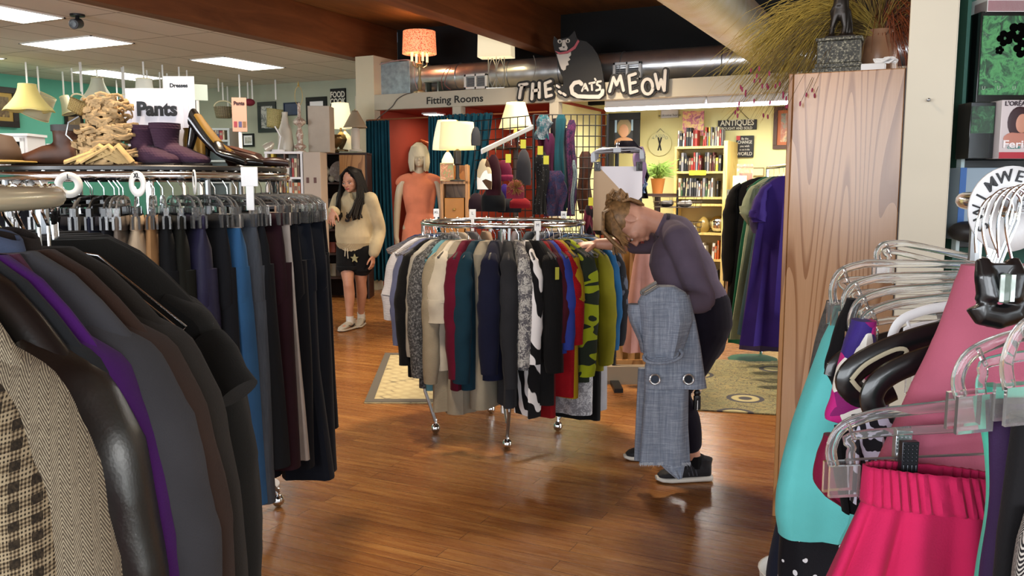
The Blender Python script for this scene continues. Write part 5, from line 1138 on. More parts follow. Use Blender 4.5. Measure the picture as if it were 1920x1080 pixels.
head(b, Matrix.Translation((0, -.005, 1.555)), ear=False); b.go('body', MN_, t, remesh=.008, smooth=2)
B().lathe([(.19, -.02), (.19, -.008), (.05, 0), (.001, .0)], n=32).go('base', STEEL, t)
pe = cloth('#c77a5e', .8)
b = B(); b.T = Matrix.Scale(k, 4); limb(b, [(0, .0, .58), (0, 0, .8), (0, 0, .96), (0, 0, 1.1), (0, 0, 1.26), (0, .005, 1.39), (0, .01, 1.47)], [(.225, .15), (.19, .13), (.172, .118), (.135, .1), (.165, .115), (.175, .1), (.085, .06)], 30, up=(1, 0, 0))
for sx in (-1, 1): limb(b, [(sx*.1, .005, 1.45), (sx*.165, .005, 1.43), (sx*.2, .01, 1.395)], [(.05, .06), (.045, .06), (.03, .055)], 16)
b.go('dress', pe, t, remesh=.009, smooth=3)
# bob wig: strands as ridges
def wig(name, m, T, par, length=.17, nst=64, R_=(.088, .1), front=.5, seed=1):
    b = B(); b.T = T; b.ball((0, .012, .14), (R_[0], R_[1], .1), 24, 14); rd = rr(seed)
    for i in range(nst):
        a = 2*pi*i/nst
        if abs((a-1.5*pi+pi) % (2*pi)-pi) < front: ln = .055
        else: ln = length
        x, y = cos(a), sin(a); pts = [(x*R_[0]*.25, .01+y*R_[1]*.25, .245), (x*R_[0]*.8, .01+y*R_[1]*.8, .205), (x*R_[0]*1.06, .01+y*R_[1]*1.06, .14), (x*R_[0]*1.12, .01+y*R_[1]*1.12, .14-ln*.5), (x*R_[0]*1.0, .01+y*R_[1]*1.02, .14-ln+rd.uniform(-.008, .008))]
        b.tube(pts, [.007, .009, .010, .010, .004], 6)
    return b.go(name, m, par)
wig('wig', mat('#b8b098', .55, bump=.5, bscale=120), Matrix.Scale(k, 4) @ Matrix.Translation((0, -.005, 1.555)), t)
# grid wall with scarves, hats on the sloping arm ------------------------------------
d = 6.6; s = d/1600; a, b_ = P(1001, 215, d), P(1140, 215, d); zt_ = zat(215, d); wd = (b_-a).dot(RX); t = thing('wire_grid', 'black wire grid wall of scarves and belts in the middle of the shop', 'grid rack', (a.x, a.y, 0), TH)
for i in range(13): x = wd*i/12; B().cyl((x, 0, .1), (x, 0, zt_), .004 if i % 12 else .012, n=6).go('vertical_wire', BLACKM, t)
for i in range(24): z = .1+(zt_-.1)*i/23; B().cyl((0, 0, z), (wd, 0, z), .004, n=6).go('horizontal_wire', BLACKM, t)
for x in (0, wd): B().b2((x-.02, -.3, 0), (x+.02, .3, .03)).b2((x-.01, -.01, .02), (x+.01, .01, .12)).go('foot', BLACKM, t)
# second panel of the grid receding to the left
a2, e2 = P(890, 215, 7.2), P(1000, 215, 6.6); zt2 = zat(222, 6.9); v = V((e2.x-a2.x, e2.y-a2.y, 0)); L = v.length; t = thing('wire_grid', 'black wire grid panel behind the hats, joined to the scarf panel', 'grid rack', (a2.x, a2.y, 0), math.atan2(v.y, v.x))
for i in range(9): x = L*i/8; B().cyl((x, 0, .1), (x, 0, zt2), .004, n=6).go('vertical_wire', BLACKM, t)
for i in range(24): z = .1+(zt2-.1)*i/23; B().cyl((0, 0, z), (L, 0, z), .004, n=6).go('horizontal_wire', BLACKM, t)
B().b2((-.02, -.25, 0), (.02, .25, .03)).b2((-.012, -.012, .02), (.012, .012, .12)).go('foot', BLACKM, t)
def scarf(label, px0, px1, py0, py1, d, m, seed=0, name='scarf'):
    s = d/1600; p = P((px0+px1)/2, py0, d); w_ = (px1-px0)*s/2; L = p.z-zat(py1, d); rd = rr(seed)
    o = shell(B(), [(0, w_*.5, .02, 0, 0), (-.04, w_*.85, .03, 0, 0)]+[(-.04-(L-.04)*q/8, w_*(.9+.12*sin(q+seed)), .028, .01*sin(seed+q*.7), 0) for q in range(1, 9)], n=24, fold=.014, nf=4, seed=seed).go(name, m, None, p, TH)
    return tag(o, label, name.replace('_', ' '))
scarf('grey and teal scarf bundle at the top of the wire grid', 1003, 1035, 216, 262, 6.5, G('#35414a', pat='paisley', c2='#77808a', c3='#1e5560'), 1)
scarf('magenta purple long scarf on the wire grid', 1018, 1042, 250, 400, 6.5, G('#3b1230'), 2)
scarf('teal blue long scarf in the centre of the wire grid', 1040, 1064, 215, 400, 6.48, G('#12404c', pat='rib'), 3)
scarf('plum and pink squares scarf right of the teal scarf', 1062, 1082, 225, 405, 6.47, G('#3c1d3c', pat='paisley', c2='#5c2a50', c3='#1e1c3a'), 4)
scarf('navy patterned scarf hanging low on the wire grid', 1020, 1062, 320, 405, 6.42, G('#141830', pat='paisley', c2='#262c50', c3='#3a2640'), 5)
scarf('dark sequin belt bundle with yellow tags hanging on the grid', 1002, 1028, 285, 402, 6.4, G('#0f1114', pat='dots', c2='#4a4e54'), 6, 'belts')
scarf('black fringed scarf behind the teal scarf', 1030, 1060, 222, 380, 6.55, G('#121018'), 21)
scarf('dark violet scarf between the teal and plum scarves', 1056, 1074, 240, 390, 6.53, G('#241634', pat='paisley', c2='#3c2450', c3='#181028'), 22)
scarf('burgundy fringed scarf at the left of the scarf group', 1008, 1026, 228, 300, 6.55, G('#4c1024', pat='rib'), 23)
scarf('pale blue and silver narrow scarf on the wire grid edge', 1072, 1080, 300, 402, 6.4, G('#40525e', pat='speckle', c2='#7f929c', c3='#23323c'), 7)
scarf('brown leather belts and bags on the far right of the grid', 1084, 1112, 284, 400, 6.7, mat('#4a2c20', .5, var=.4, scale=18), 8, 'belts')
scarf('dark patterned scarf beneath the brown belts', 1094, 1116, 385, 450, 6.3, G('#171018', pat='print', c2='#5a2030'), 9)
a = P(903, 284, 5.7); b_ = P(999, 238, 6.5); t = thing('hat_display_rail', 'white sloping display arm holding the knit hats', 'display arm', a); v = b_-a
B().tube([(0, 0, 0), v], [(.018, .006)]*2, 6, up=(0, 0, 1), sq=.5).go('arm', mat('#cfd3d6', .3, .5), t)
for q in (.1, .25, .4, .55, .7, .85): B().tube([v*q, v*q-ZX*.05, v*q-ZX*.06-FX*.03], .003, 6).go('peg', CHROME, t)
def hat(label, px, py, w_, h, d, m, pom=None, cuff=None):
    s = d/1600; p = P(px, py, d); t = thing('knit_hat', label, 'hat', p, TH); w_ *= s/2; h *= s
    B().lathe([(w_*.25, 0), (w_*.6, -.1*h), (w_*.95, -.4*h), (w_, -.75*h), (w_*.95, -h)], n=24, sy=.6, cap=True).go('crown', m, t)
    if cuff: B().lathe([(w_*1.05, -.72*h), (w_*1.1, -.85*h), (w_*1.0, -1.02*h)], n=24, sy=.62, cap=False).go('cuff', cuff, t, solid=.006)
    if pom:
        b = B(); rd = rr(4); r = pom[1]*s/2; cz = pom[2]*s
        for i in range(260):
            v = V((rd.gauss(0, 1), rd.gauss(0, 1), rd.gauss(0, 1))).normalized()*r*rd.uniform(.75, 1.1); b.tube([(0, -.02, cz), (v.x, v.y-.02, v.z+cz)], [.004, .0012], 4)
        b.go('pompom', pom[0], t)
    return t
hat('cream and brown patterned knit hat on the sloping arm', 908, 298, 28, 56, 5.65, G('#c2b190', pat='patch', c2='#4a3524', c3='#c2b190'))
hat('dark burgundy slouch hat on the sloping arm', 925, 290, 30, 75, 5.75, G('#2e1019', pat='knit')); hat('wine red beanie with a rolled edge', 945, 300, 30, 38, 5.8, G('#5c1730', pat='knit'), cuff=G('#6c1b38', pat='rib'))
hat('charcoal felt cloche hanging on the grid', 982, 280, 28, 66, 6.0, G('#35363b')); hat('fuzzy hat with a brown fur pompom', 966, 338, 34, 34, 5.7, G('#6a2030', pat='knit'), pom=(mat('#7a5228', .8, var=.4, scale=60), 34, -14)); hat('bright red knit hat below the fur pompom', 975, 370, 40, 20, 5.8, G('#6e0d16', pat='knit'))
hat('black felt hat hanging low near the round rack', 925, 350, 46, 46, 5.9, G('#121416')); hat('dark grey winter hat beside the black one', 955, 372, 46, 26, 6.0, G('#17191f')); hat('dark plum hat at the left of the hat display', 893, 362, 30, 34, 6.1, G('#21141c')); hat('purple knit hat partly hidden under the red beanie', 946, 345, 20, 40, 6.05, G('#35206a', pat='knit'))
hat('grey knit hat high on the left edge of the grid', 892, 238, 18, 34, 6.9, G('#3a3d42', pat='knit')); hat('small rust and black knit hat under the tapering lamp shade', 960, 250, 26, 26, 6.8, G('#4a1c14', pat='speckle', c2='#201418', c3='#7c3a20'))
for (px, py, lab) in ((981, 270, 'yellow price tag on the charcoal cloche'), (1013, 282, 'yellow price tag on the belt bundle'), (1024, 300, 'yellow price tag dangling lowest beside the belts'), (953, 297, 'yellow price tag over the wine red beanie'), (1108, 378, 'yellow price tag beside the beige and white skirt')):
    p = P(px, py, 5.6 if px < 1100 else 5.9); tag(B().b2((-.018, -.001, -.028), (.018, .001, .028)).go('price_tag', mat('#c9c23a', .6), None, p, TH+.2), lab, 'price tag')
# skirt stand --------------------------------------------------------------------------
d = 5.95; s = d/1600; p = P(1160, 300, d); zr_ = zat(268, d); t = thing('garment_stand', 'slim black stand that holds the stack of skirt hangers', 'clothes rack', (p.x, p.y, 0), TH); B().cyl((0, .1, .02), (0, .1, zr_), .014).tube([(0, .1, zr_), (0, -.12, zr_-.01), (0, -.2, zr_-.03)], .01, 8).go('post', BLACKM, t); B().b2((-.25, .07, 0), (.25, .13, .03)).b2((-.03, -.2, 0), (.03, .4, .03)).go('base', BLACKM, t)
SK = make_clip_hanger(.16, .05, mat('#77767c', .3, coat=.3), h=.035); SK['label'] = 'smoky plastic skirt hanger in the stack above the beige and white skirt'; SK['group'] = 'smoky skirt hangers on the slim stand'
for i in range(7):
    o = SK if i == 0 else dup(SK, (0, 0, 0), group=SK['group']); q = P(1160+(i % 3-1)*4, 268, d-.26+.04*i); o.location = (q.x, q.y, zr_-.0); o.rotation_euler = (0, (i % 3-1)*.06, TH+(i % 3-1)*.08)
def sheet(label, poly_px, d, m, th=.03, name='skirt', seed=0, cat='skirt'):
    return None
w_ = 43*s; zt_ = zat(312, d-.28); zb__ = zat(432, d-.28); q = P(1159, 312, d-.28)
n = NT('skirt_panels'); sp = n.sep(n.coord()); f = n.math('GREATER_THAN', n.math('ADD', sp[0], n.math('MULTIPLY', sp[2], .95)), -.13-.0); g = n.math('GREATER_THAN', n.math('ADD', n.math('MULTIPLY', sp[0], -.9), n.math('MULTIPLY', sp[2], 1.0)), -.34)
c = n.mix(f, '#ad9478', '#d0cdd4'); n.base(n.mix(g, '#16161a', c)); n.p.inputs['Roughness'].default_value = .8
t = thing('color_block_skirt', 'beige and white diagonal colour block skirt clipped on the slim stand', 'skirt', q, TH); shell(B(), [(0, w_, .012, 0, 0)]+[(-(zt_-zb__)*k/8, w_*(1+.02*k/8), .018+.01*k/8, 0, 0) for k in range(1, 9)], n=32, fold=.006, nf=3, seed=2).go('panel', n.m, t)
for sx in (-1, 1): B().b2((sx*w_*.86-.02, -.024, -.03), (sx*w_*.86+.02, .01, .03)).b2((sx*w_*.86-.008, -.028, -.02), (sx*w_*.86+.008, -.024, .02)).go('clip', BLKPL, t, bevel=.004)
scarf('lavender blouse hanging behind the skirt hangers', 1186, 1212, 275, 345, 5.9, G('#8a7494'), 11, 'blouse'); scarf('black gathered scarf looped over the skirt hangers', 1150, 1202, 264, 286, 5.75, G('#141018'), 12, 'scarf'); scarf('blue print blouse edge beside the skirt', 1200, 1212, 330, 362, 5.95, G('#3f5f92', pat='paisley', c2='#a9bcd6', c3='#1e2c44'), 13, 'blouse'); scarf('black lace edge garment right of the lavender blouse', 1200, 1216, 312, 372, 6.0, G('#121014'), 14, 'blouse')
scarf('black skirt hem below the colour block skirt', 1112, 1150, 400, 440, 5.8, G('#101014'), 15, 'skirt')
# ---------------- antiques room
YK = YB-.056
pic_y('portrait_picture', 'black framed portrait of a person with light hair on the antiques room wall', 1142, 213, 1200, 284, .09, BLACKM, mat('#2a2c30', .5), Y=9.9+1.0)
q = onY(1172, 240, 10.85); t = [o for o in C.objects if o.name.startswith('portrait_picture')][0]
B().ball((0, -.02, .06), (.1, .012, .12), 20, 12).go('painted_hair', mat('#8c7c5c', .6), t); B().ball((.0, -.026, .02), (.068, .014, .09), 20, 12).go('painted_face', mat('#b98a6a', .6), t); B().ball((0, -.02, -.14), (.14, .01, .08), 20, 12).go('painted_shoulders', mat('#b0825e', .6), t); B().b2((-.2, -.02, .0), (-.1, -.018, .2)).go('painted_window', mat('#9cb8cc', .6), t); B().b2((.1, -.02, .02), (.19, -.018, .18)).go('painted_window', mat('#9cb8cc', .6), t)
t.location.z = t.location.z
struct(B().b2((onY(1135, 300, 10.92).x, 10.9, 0), (onY(1150, 300, 10.92).x, 10.95, 2.2)).go('trim_2', DK))
t = pic_y('wall_sign', 'small white sign under the strip light in the antiques room', 1240, 206, 1273, 221, .01, mat('#cfc9b8', .6), WHITEP, Y=YK, cat='sign'); text('welcome home', .05, mat('#5a5a58', .7), 'lettering', t, (0, -.02, -.02))
# wire sign with round plaque
q = onY(1238, 270, YK); k = (q-EYE).dot(FX)/1600; t = thing('hanging_plaque', 'pale round plaque with crossed skis hung from a wire on the yellow wall', 'plaque', (q.x, YK-.01, q.z)); B().cyl((0, 0, 0), (0, -.012, 0), 22*k, n=36).go('plaque', mat('#dad49c', .7), t)
B().tube([(-20*k, 0, 8*k), (0, 0, 28*k), (20*k, 0, 8*k)], .004, 6).go('wire', STEEL, t); B().tube([(-3*k, -.016, -12*k), (3*k, -.016, 12*k)], .01, 6).tube([(3*k, -.02, -12*k), (-3*k, -.02, 12*k)], .01, 6).go('crossed_skis', mat('#2a2c30', .6), t)
for i, ch in enumerate('VAUDO'): a = RA(140-25*i*.9-5); text(ch, .055, mat('#8f9a8a', .7), 'lettering', t, (17*k*cos(a), -.014, 15*k*sin(a)), rot=(pi/2, -(a-pi/2), 0))
# potted fern
q = onY(1233, 363, 10.6); t = thing('potted_fern', 'green fern in an orange pot in the antiques room', 'potted plant', (q.x, 10.6, q.z)); k = (q-EYE).dot(FX)/1600
B().lathe([(9*k, 0), (13*k, 26*k), (14*k, 28*k), (12*k, 28*k)], n=24).go('pot', mat('#a8672c', .6), t); b = B(); rd = rr(3)
for i in range(90):
    a = rd.uniform(0, 6.28); l = rd.uniform(.12, .28); h = rd.uniform(.08, .3); pts = [(0, 0, .17), (cos(a)*l*.4, sin(a)*l*.4, .17+h*.7), (cos(a)*l, sin(a)*l, .17+h*rd.uniform(.3, .95))]; b.tube(pts, [(.012, .003), (.016, .003), (.003, .001)], 5, up=(0, 0, 1))
b.go('fronds', mat('#6f8a3a', .7, var=.3, scale=12), t)
q2 = onY(1233, 365, 10.6); t = thing('plant_table', 'dark round table that carries the fern', 'table', (q2.x, 10.6, 0)); B().cyl((0, 0, q.z-.03), (0, 0, q.z), .26, n=28).go('table_top', DW, t); B().cyl((0, 0, 0), (0, 0, q.z-.03), .04).go('pedestal', DW, t)
# pale yellow bookcase
YBC = 11.05
def bookcase_y(name, label, px0, px1, pytop, Y, m, shelves, dep=.3, th=.03, back=None):
    a, b_ = onY(px0, 400, Y), onY(px1, 400, Y); wd = b_.x-a.x; H_ = onY((px0+px1)/2, pytop, Y).z; t = thing(name, label, 'bookcase', (a.x, Y, 0))
    b = B(); b.b2((0, 0, 0), (th, dep, H_)); b.go('side_panel', m, t, bevel=.002); B().b2((wd-th, 0, 0), (wd, dep, H_)).go('side_panel', m, t, bevel=.002); B().b2((th, dep-.012, 0), (wd-th, dep, H_)).go('back_panel', back or m, t)
    zs = []
    for y in shelves: z = onY((px0+px1)/2, y, Y).z; zs.append(z); B().b2((th, .003, z-.03), (wd-th, dep-.012, z)).go('shelf', m, t)
    return t, V((a.x, Y, 0)), wd, H_, zs
YW = oak_mat('#d8c078', '#c4a458', .5); ux = V((1, 0, 0))
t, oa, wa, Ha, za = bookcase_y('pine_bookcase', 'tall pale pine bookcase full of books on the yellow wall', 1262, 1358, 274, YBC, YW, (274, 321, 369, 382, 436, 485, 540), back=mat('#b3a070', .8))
o_ = oa+V((.03, .03, 0)); WHB = mat('#d9d6c0', .6)
books(o_, ux, za[0], .0, wa-.4, 'top of the tall pine bookcase', 21, cols=['white', 'red', 'cream', 'black', 'grey', 'white']); books(o_, ux, za[0], wa-.34, wa-.08, 'top of the tall pine bookcase', 22, cols=['red', 'white', 'grey', 'yellow', 'cream'])
books(o_, ux, za[1], .02, wa-.08, 'second tier of the tall pine bookcase', 23, cols=['black', 'red', 'grey', 'yellow', 'brown', 'white', 'maroon']); books(o_, ux, za[2], .02, wa-.08, 'third tier of the tall pine bookcase', 24, cols=['black', 'cream', 'grey', 'brown', 'white', 'green'])
books(o_, ux, za[5], .02, wa-.08, 'fifth tier of the tall pine bookcase', 25, cols=['black', 'orange', 'grey', 'white', 'brown']); books(o_, ux, za[6], .02, wa-.08, 'bottom tier of the tall pine bookcase', 26, cols=['black', 'white', 'blue', 'grey', 'green'])
q = onY(1297, 240, YBC+.1); tag(B().b2((-.14, 0, -.16), (.14, .02, .16)).go('magazine', blotch(['#5a1f2a', '#b85a6a', '#e0c060', '#3a2a3a'], 16), None, (q.x, YBC+.16, za[0]+.3)), 'colourful magazine standing on top of the pine bookcase', 'magazine')
tag(B().lathe([(.06, 0), (.085, .04), (.085, .11), (.05, .17), (.02, .2), (.001, .205)], n=20).go('amber_jar', mat('#a58a4a', .25, trans=.3), None, (onY(1315, 430, YBC).x, YBC+.12, za[4])), 'small amber glass jar on the lit bookcase shelf', 'jar')
tag(B().ball((0, 0, .11), (.12, .1, .11), 22, 14).go('mirror_ball', mat('#d8d8d8', .08, 1.0), None, (onY(1343, 430, YBC).x, YBC+.12, za[4])), 'shiny silver round ornament on the lit bookcase shelf', 'ornament')
tag(B().b2((-.11, 0, -.03), (.11, .004, .03)).go('price_card', mat('#d8cc2c', .6), None, (onY(1308, 325, YBC).x, YBC-.006, za[1]-.02)), 'yellow price card on the edge of the pine bookcase shelf', 'price card')
tag(B().b2((0, 0, 0), (.05, .62, Ha+.05)).b2((.02, -.002, .8), (.04, 0, 1.0)).go('folded_screen', YW, None, (onY(1360, 400, YBC).x+.01, YBC-.25, 0), -.0), 'narrow yellow painted door panel beside the pine bookcase', 'panel')
# lower brown bookcase
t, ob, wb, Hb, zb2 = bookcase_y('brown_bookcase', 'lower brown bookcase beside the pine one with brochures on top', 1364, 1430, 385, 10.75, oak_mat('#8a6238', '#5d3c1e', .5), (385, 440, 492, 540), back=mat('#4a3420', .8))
ob_ = ob+V((.03, .03, 0))
for k, nm in ((1, 'first shelf'), (2, 'middle shelf'), (3, 'bottom shelf')): books(ob_, ux, zb2[k], .02, wb-.06, '%s of the low brown bookcase' % nm, 30+k, cols=['black', 'maroon', 'brown', 'grey', 'cream', 'yellow'] if k < 3 else ['black', 'grey', 'teal'])
for (px, py0, py1, w_, cols, lab, s_) in ((1393, 308, 383, .2, ['#b9b6a2', '#c88a5a', '#8fa3a8'], 'tall California brochure on the brown bookcase', 'CALIFORNIA'), (1385, 330, 384, .17, ['#c9c6b0', '#9ab08a', '#d8d4c0'], 'pale green brochure in front of the California one', ''), (1373, 356, 385, .14, ['#3a3c30', '#6a6a50', '#b8b090'], 'small dark booklet with a yellow sticker', ''), (1400, 356, 385, .14, ['#2e5a86', '#7a9ab0', '#5c6a5a'], 'small blue booklet on the brown bookcase', '')):
    a = onY(px, py1, 10.72); h = onY(px, py0, 10.72).z-Hb; t = thing('brochure', lab, 'brochure', (a.x, 10.78 if py0 < 320 else 10.74 if py0 < 340 else 10.70, Hb+.005)); B().b2((-w_/2, 0, 0), (w_/2, .008, h)).go('cover', blotch(cols, 7), t)
    if s_: text(s_, .035, mat('#6a6a60', .6), 'lettering', t, (0, -.003, h-.04)); B().b2((-w_/2+.03, -.002, h*.45), (w_/2-.01, 0, h*.78)).go('photo', blotch(['#3c4048', '#d88a60'], 5), t)
q = onY(1423, 318, YK); pic_y('round_label_picture', 'small beige framed picture with a yellow circle behind the black robe', 1411, 314, 1433, 330, .01, mat('#a89468', .6), mat('#d8d0a8', .6), Y=YK)
# hanging signs
a, b_ = onY(1347, 226, YK), onY(1419, 243, YK); q = (a+b_)/2; t = thing('antiques_sign', 'black hanging sign reading ANTIQUES bought and sold', 'sign', (q.x, YK, q.z)); w_ = (b_.x-a.x)/2; h = (a.z-b_.z)/2
B().b2((-w_, -.025, -h), (w_, -.002, h)).go('board', mat('#26231d', .6), t, bevel=.004); text('ANTIQUES', .105, mat('#d8d4bc', .6), 'lettering', t, (0, -.027, .025), bold=.002, sx=.86); text('BOUGHT AND SOLD', .046, mat('#c9c5ae', .6), 'lettering', t, (0, -.027, -.045), bold=.001, sx=.9)
z1 = onY(1383, 203, YK).z-q.z; B().tube([(-w_*.55, -.01, h), (0, -.01, z1), (w_*.6, -.01, h)], .004, 6).go('cord', mat('#3a3630', .7), t); B().ball((0, -.01, z1), .012, 8, 6).go('nail', BLACKM, t)
a, b_ = onY(1382, 255, YK), onY(1413, 295, YK); q = (a+b_)/2; t = thing('quote_sign', 'square black sign with white words CHANGE and WORLD', 'sign', (q.x, YK, q.z)); w_ = (b_.x-a.x)/2; h = (a.z-b_.z)/2; B().b2((-w_, -.04, -h), (w_, -.002, h)).go('board', mat('#1a191a', .6), t, bevel=.004); B().b2((-w_, -.043, h-.055), (-w_+.05, -.041, h)).go('sticker', mat('#b83a3a', .6), t)
for s_, z, sz in (('Be the', .1, .04), ('CHANGE', .055, .06), ('you wish', .005, .04), ('to see in the', -.04, .034), ('WORLD', -.095, .062)): text(s_, sz, mat('#d4d1c4', .6), 'lettering', t, (0, -.042, z), sx=.75 if s_ in ('CHANGE', 'to see in the') else .85)
pic_y('landscape_painting', 'brown framed landscape painting beside the oak cabinet', 1452, 200, 1500, 279, .05, mat('#4a2c18', .5), blotch(['#4a5040', '#8a8c72', '#a85a34', '#c8a878', '#4c5c50'], 6), Y=YK, mat_w=.04, mm=mat('#b5663c', .6))
# basket stand with wire tiers
q = onY(1270, 380, 9.9); t = thing('wire_basket_stand', 'tiered wire basket stand with trinkets behind the bent woman', 'basket stand', (q.x, 9.9, 0)); b = B(); k = (q-EYE).dot(FX)/1600; zz = [onY(1270, y, 9.9).z for y in (388, 435, 500)]
for z in zz:
    for dz in (0, .06, .12): b.tube([(44*k*cos(a*pi/12)*(1+dz*.6), .22*sin(a*pi/12)*(1+dz*.6), z+dz) for a in range(24)], .004, 5, closed=True)
    for a in range(12): b.tube([(44*k*cos(a*pi/6), .22*sin(a*pi/6), z), (44*k*cos(a*pi/6)*1.07, .22*sin(a*pi/6)*1.07, z+.12)], .003, 5)
b.go('baskets', mat('#4c4034', .5, .4), t); B().cyl((0, 0, 0), (0, 0, zz[0]+.2), .012).go('pole', BLACKM, t); B().cyl((0, 0, 0), (0, 0, .02), .22, n=24).go('base', BLACKM, t)
for z in zz: B().cyl((0, 0, z-.004), (0, 0, z), 42*k, n=24).go('basket_floor', mat('#332a22', .6), t)
q0 = onY(1270, 380, 9.9)
for i, (dx, z, c, nm, lab) in enumerate(((-.12, 0, '#2a2624', 'trinket', 'dark trinket heap in the top wire basket'), (.1, 0, '#6e6a64', 'trinket', 'grey trinket heap in the top wire basket'), (.0, 1, '#a8512a', 'orange_bowl', 'orange round bowl in the second wire basket'), (.16, 1, '#c9c2a4', 'cream_cup', 'cream cups in the second wire basket'), (.16, 2, '#4a4440', 'trinket', 'dark trinket in the lowest wire basket'))):
    o = B().ball((0, 0, .035), (.09 if nm == 'trinket' else .05, .08, .04), 14, 8).ball((.05, .02, .045), .035, 10, 8).go(nm, mat(c, .5, var=.4, scale=30), None, (q0.x+dx, 9.85, zz[z]+.002)); tag(o, lab, 'trinket')
# cream cardboard/wood items beneath the table behind the woman
q = P(1195, 545, 6.2); t = thing('wood_rack', 'pale wooden slatted rack behind the outstretched arm', 'rack', (q.x, q.y, 0), TH); b = B()
for i in range(6): b.b2((-.24+.09*i, 0, .1), (-.19+.09*i, .02, .98))
b.b2((-.26, -.01, .1), (.3, .03, .14)); b.b2((-.26, -.01, .94), (.3, .03, .98)); b.b2((-.26, 0, 0), (-.22, .03, .98)); b.b2((.26, 0, 0), (.3, .03, .98)); b.go('slats', WD, t); B().b2((-.25, .04, .12), (.29, .05, .96)).go('panel', mat('#b8904c', .6, var=.1), t)
p = P(1206, 470, 5.95); o = shell(B(), [(0, .05, .02, 0, 0), (-.1, .07, .03, 0, 0), (-.5, .12, .04, .0, 0), (-.72, .13, .04, .0, 0)], fold=.012, seed=3, n=26).go('pink_dress', G('#b58a84'), None, p, TH); tag(o, 'pale pink dress hanging in front of the wooden slatted rack', 'dress')
t = thing('low_ledge', 'grey low plinth under the pink dress behind the round rack', 'plinth', P(1195, 600, 6.1)-ZX*P(1195, 600, 6.1).z, TH); B().b2((-.25, -.1, 0), (.25, -.02, .13)).go('body', mat('#8a7c68', .6), t)
# rugs -----------------------------------------------------------------------------------
def rug(label, corners, m, border=None, bw=.05):
    c = [onZ(x, y, 0) for x, y in corners]; o = sum(c, V())/4; t = thing('rug', label, 'rug', (o.x, o.y, 0)); q = [p-o for p in c]
    B()._a([p+ZX*.002 for p in q]+[p+ZX*.010 for p in q], [(3, 2, 1, 0), (4, 5, 6, 7), (0, 1, 5, 4), (1, 2, 6, 5), (2, 3, 7, 6), (3, 0, 4, 7)]).go('pile', m, t)
    if border:
        for i in range(4):
            a, b_ = q[i], q[(i+1) % 4]; i1 = a*(1-bw/a.length*1.4); i2 = b_*(1-bw/b_.length*1.4); B()._a([p+ZX*.0125 for p in (a, b_, i2, i1)], [(0, 1, 2, 3)]).go('border', border, t)
    return t
n = NT('rug_floral'); co = n.coord(); f = n.vor(co, 2.1, 'F1', rand=.35); g = n.wave(n.coord(), 1.0, 'X', 0); r_ = n.math('SINE', n.math('MULTIPLY', f, 44)); ns = n.noise(co, 9, 3, .6, 2.5)
c = n.ramp(ns, [(.42, '#857a52'), (.47, '#3a3a38'), (.52, '#8f8558'), (.6, '#6f6d50')]); c2_ = n.ramp(n.math('MULTIPLY_ADD', r_, .5, .5), [(.3, '#39383e'), (.5, '#978c60'), (.8, '#a39a70')]); n.base(n.mix(n.math('LESS_THAN', f, .28), c, c2_)); n.p.inputs['Roughness'].default_value = .95; n.bump(n.noise(co, 200, 2), .5, .004)
rug('olive and grey floral rug beside the oak cabinet', [(1304, 770), (1500, 782), (1500, 680), (1334, 676)], n.m)
n = NT('rug_tribal'); co = n.coord(rot=(0, 0, .4)); f = n.noise(co, 5, 4, .7); s_ = n.math('MULTIPLY', n.wave(co, 3.2, 'X', 2), n.wave(co, 4.2, 'Y', 2)); n.base(n.ramp(n.math('ADD', n.math('MULTIPLY', s_, .5), n.math('MULTIPLY', f, .4)), [(.12, '#4e4a40'), (.2, '#a89a74'), (.5, '#b3a67e')])); n.p.inputs['Roughness'].default_value = .95
rug('beige and grey patterned rug under the round shirt rack', [(683, 757), (985, 757), (985, 668), (722, 664)], n.m, mat('#57524a', .95), .07)
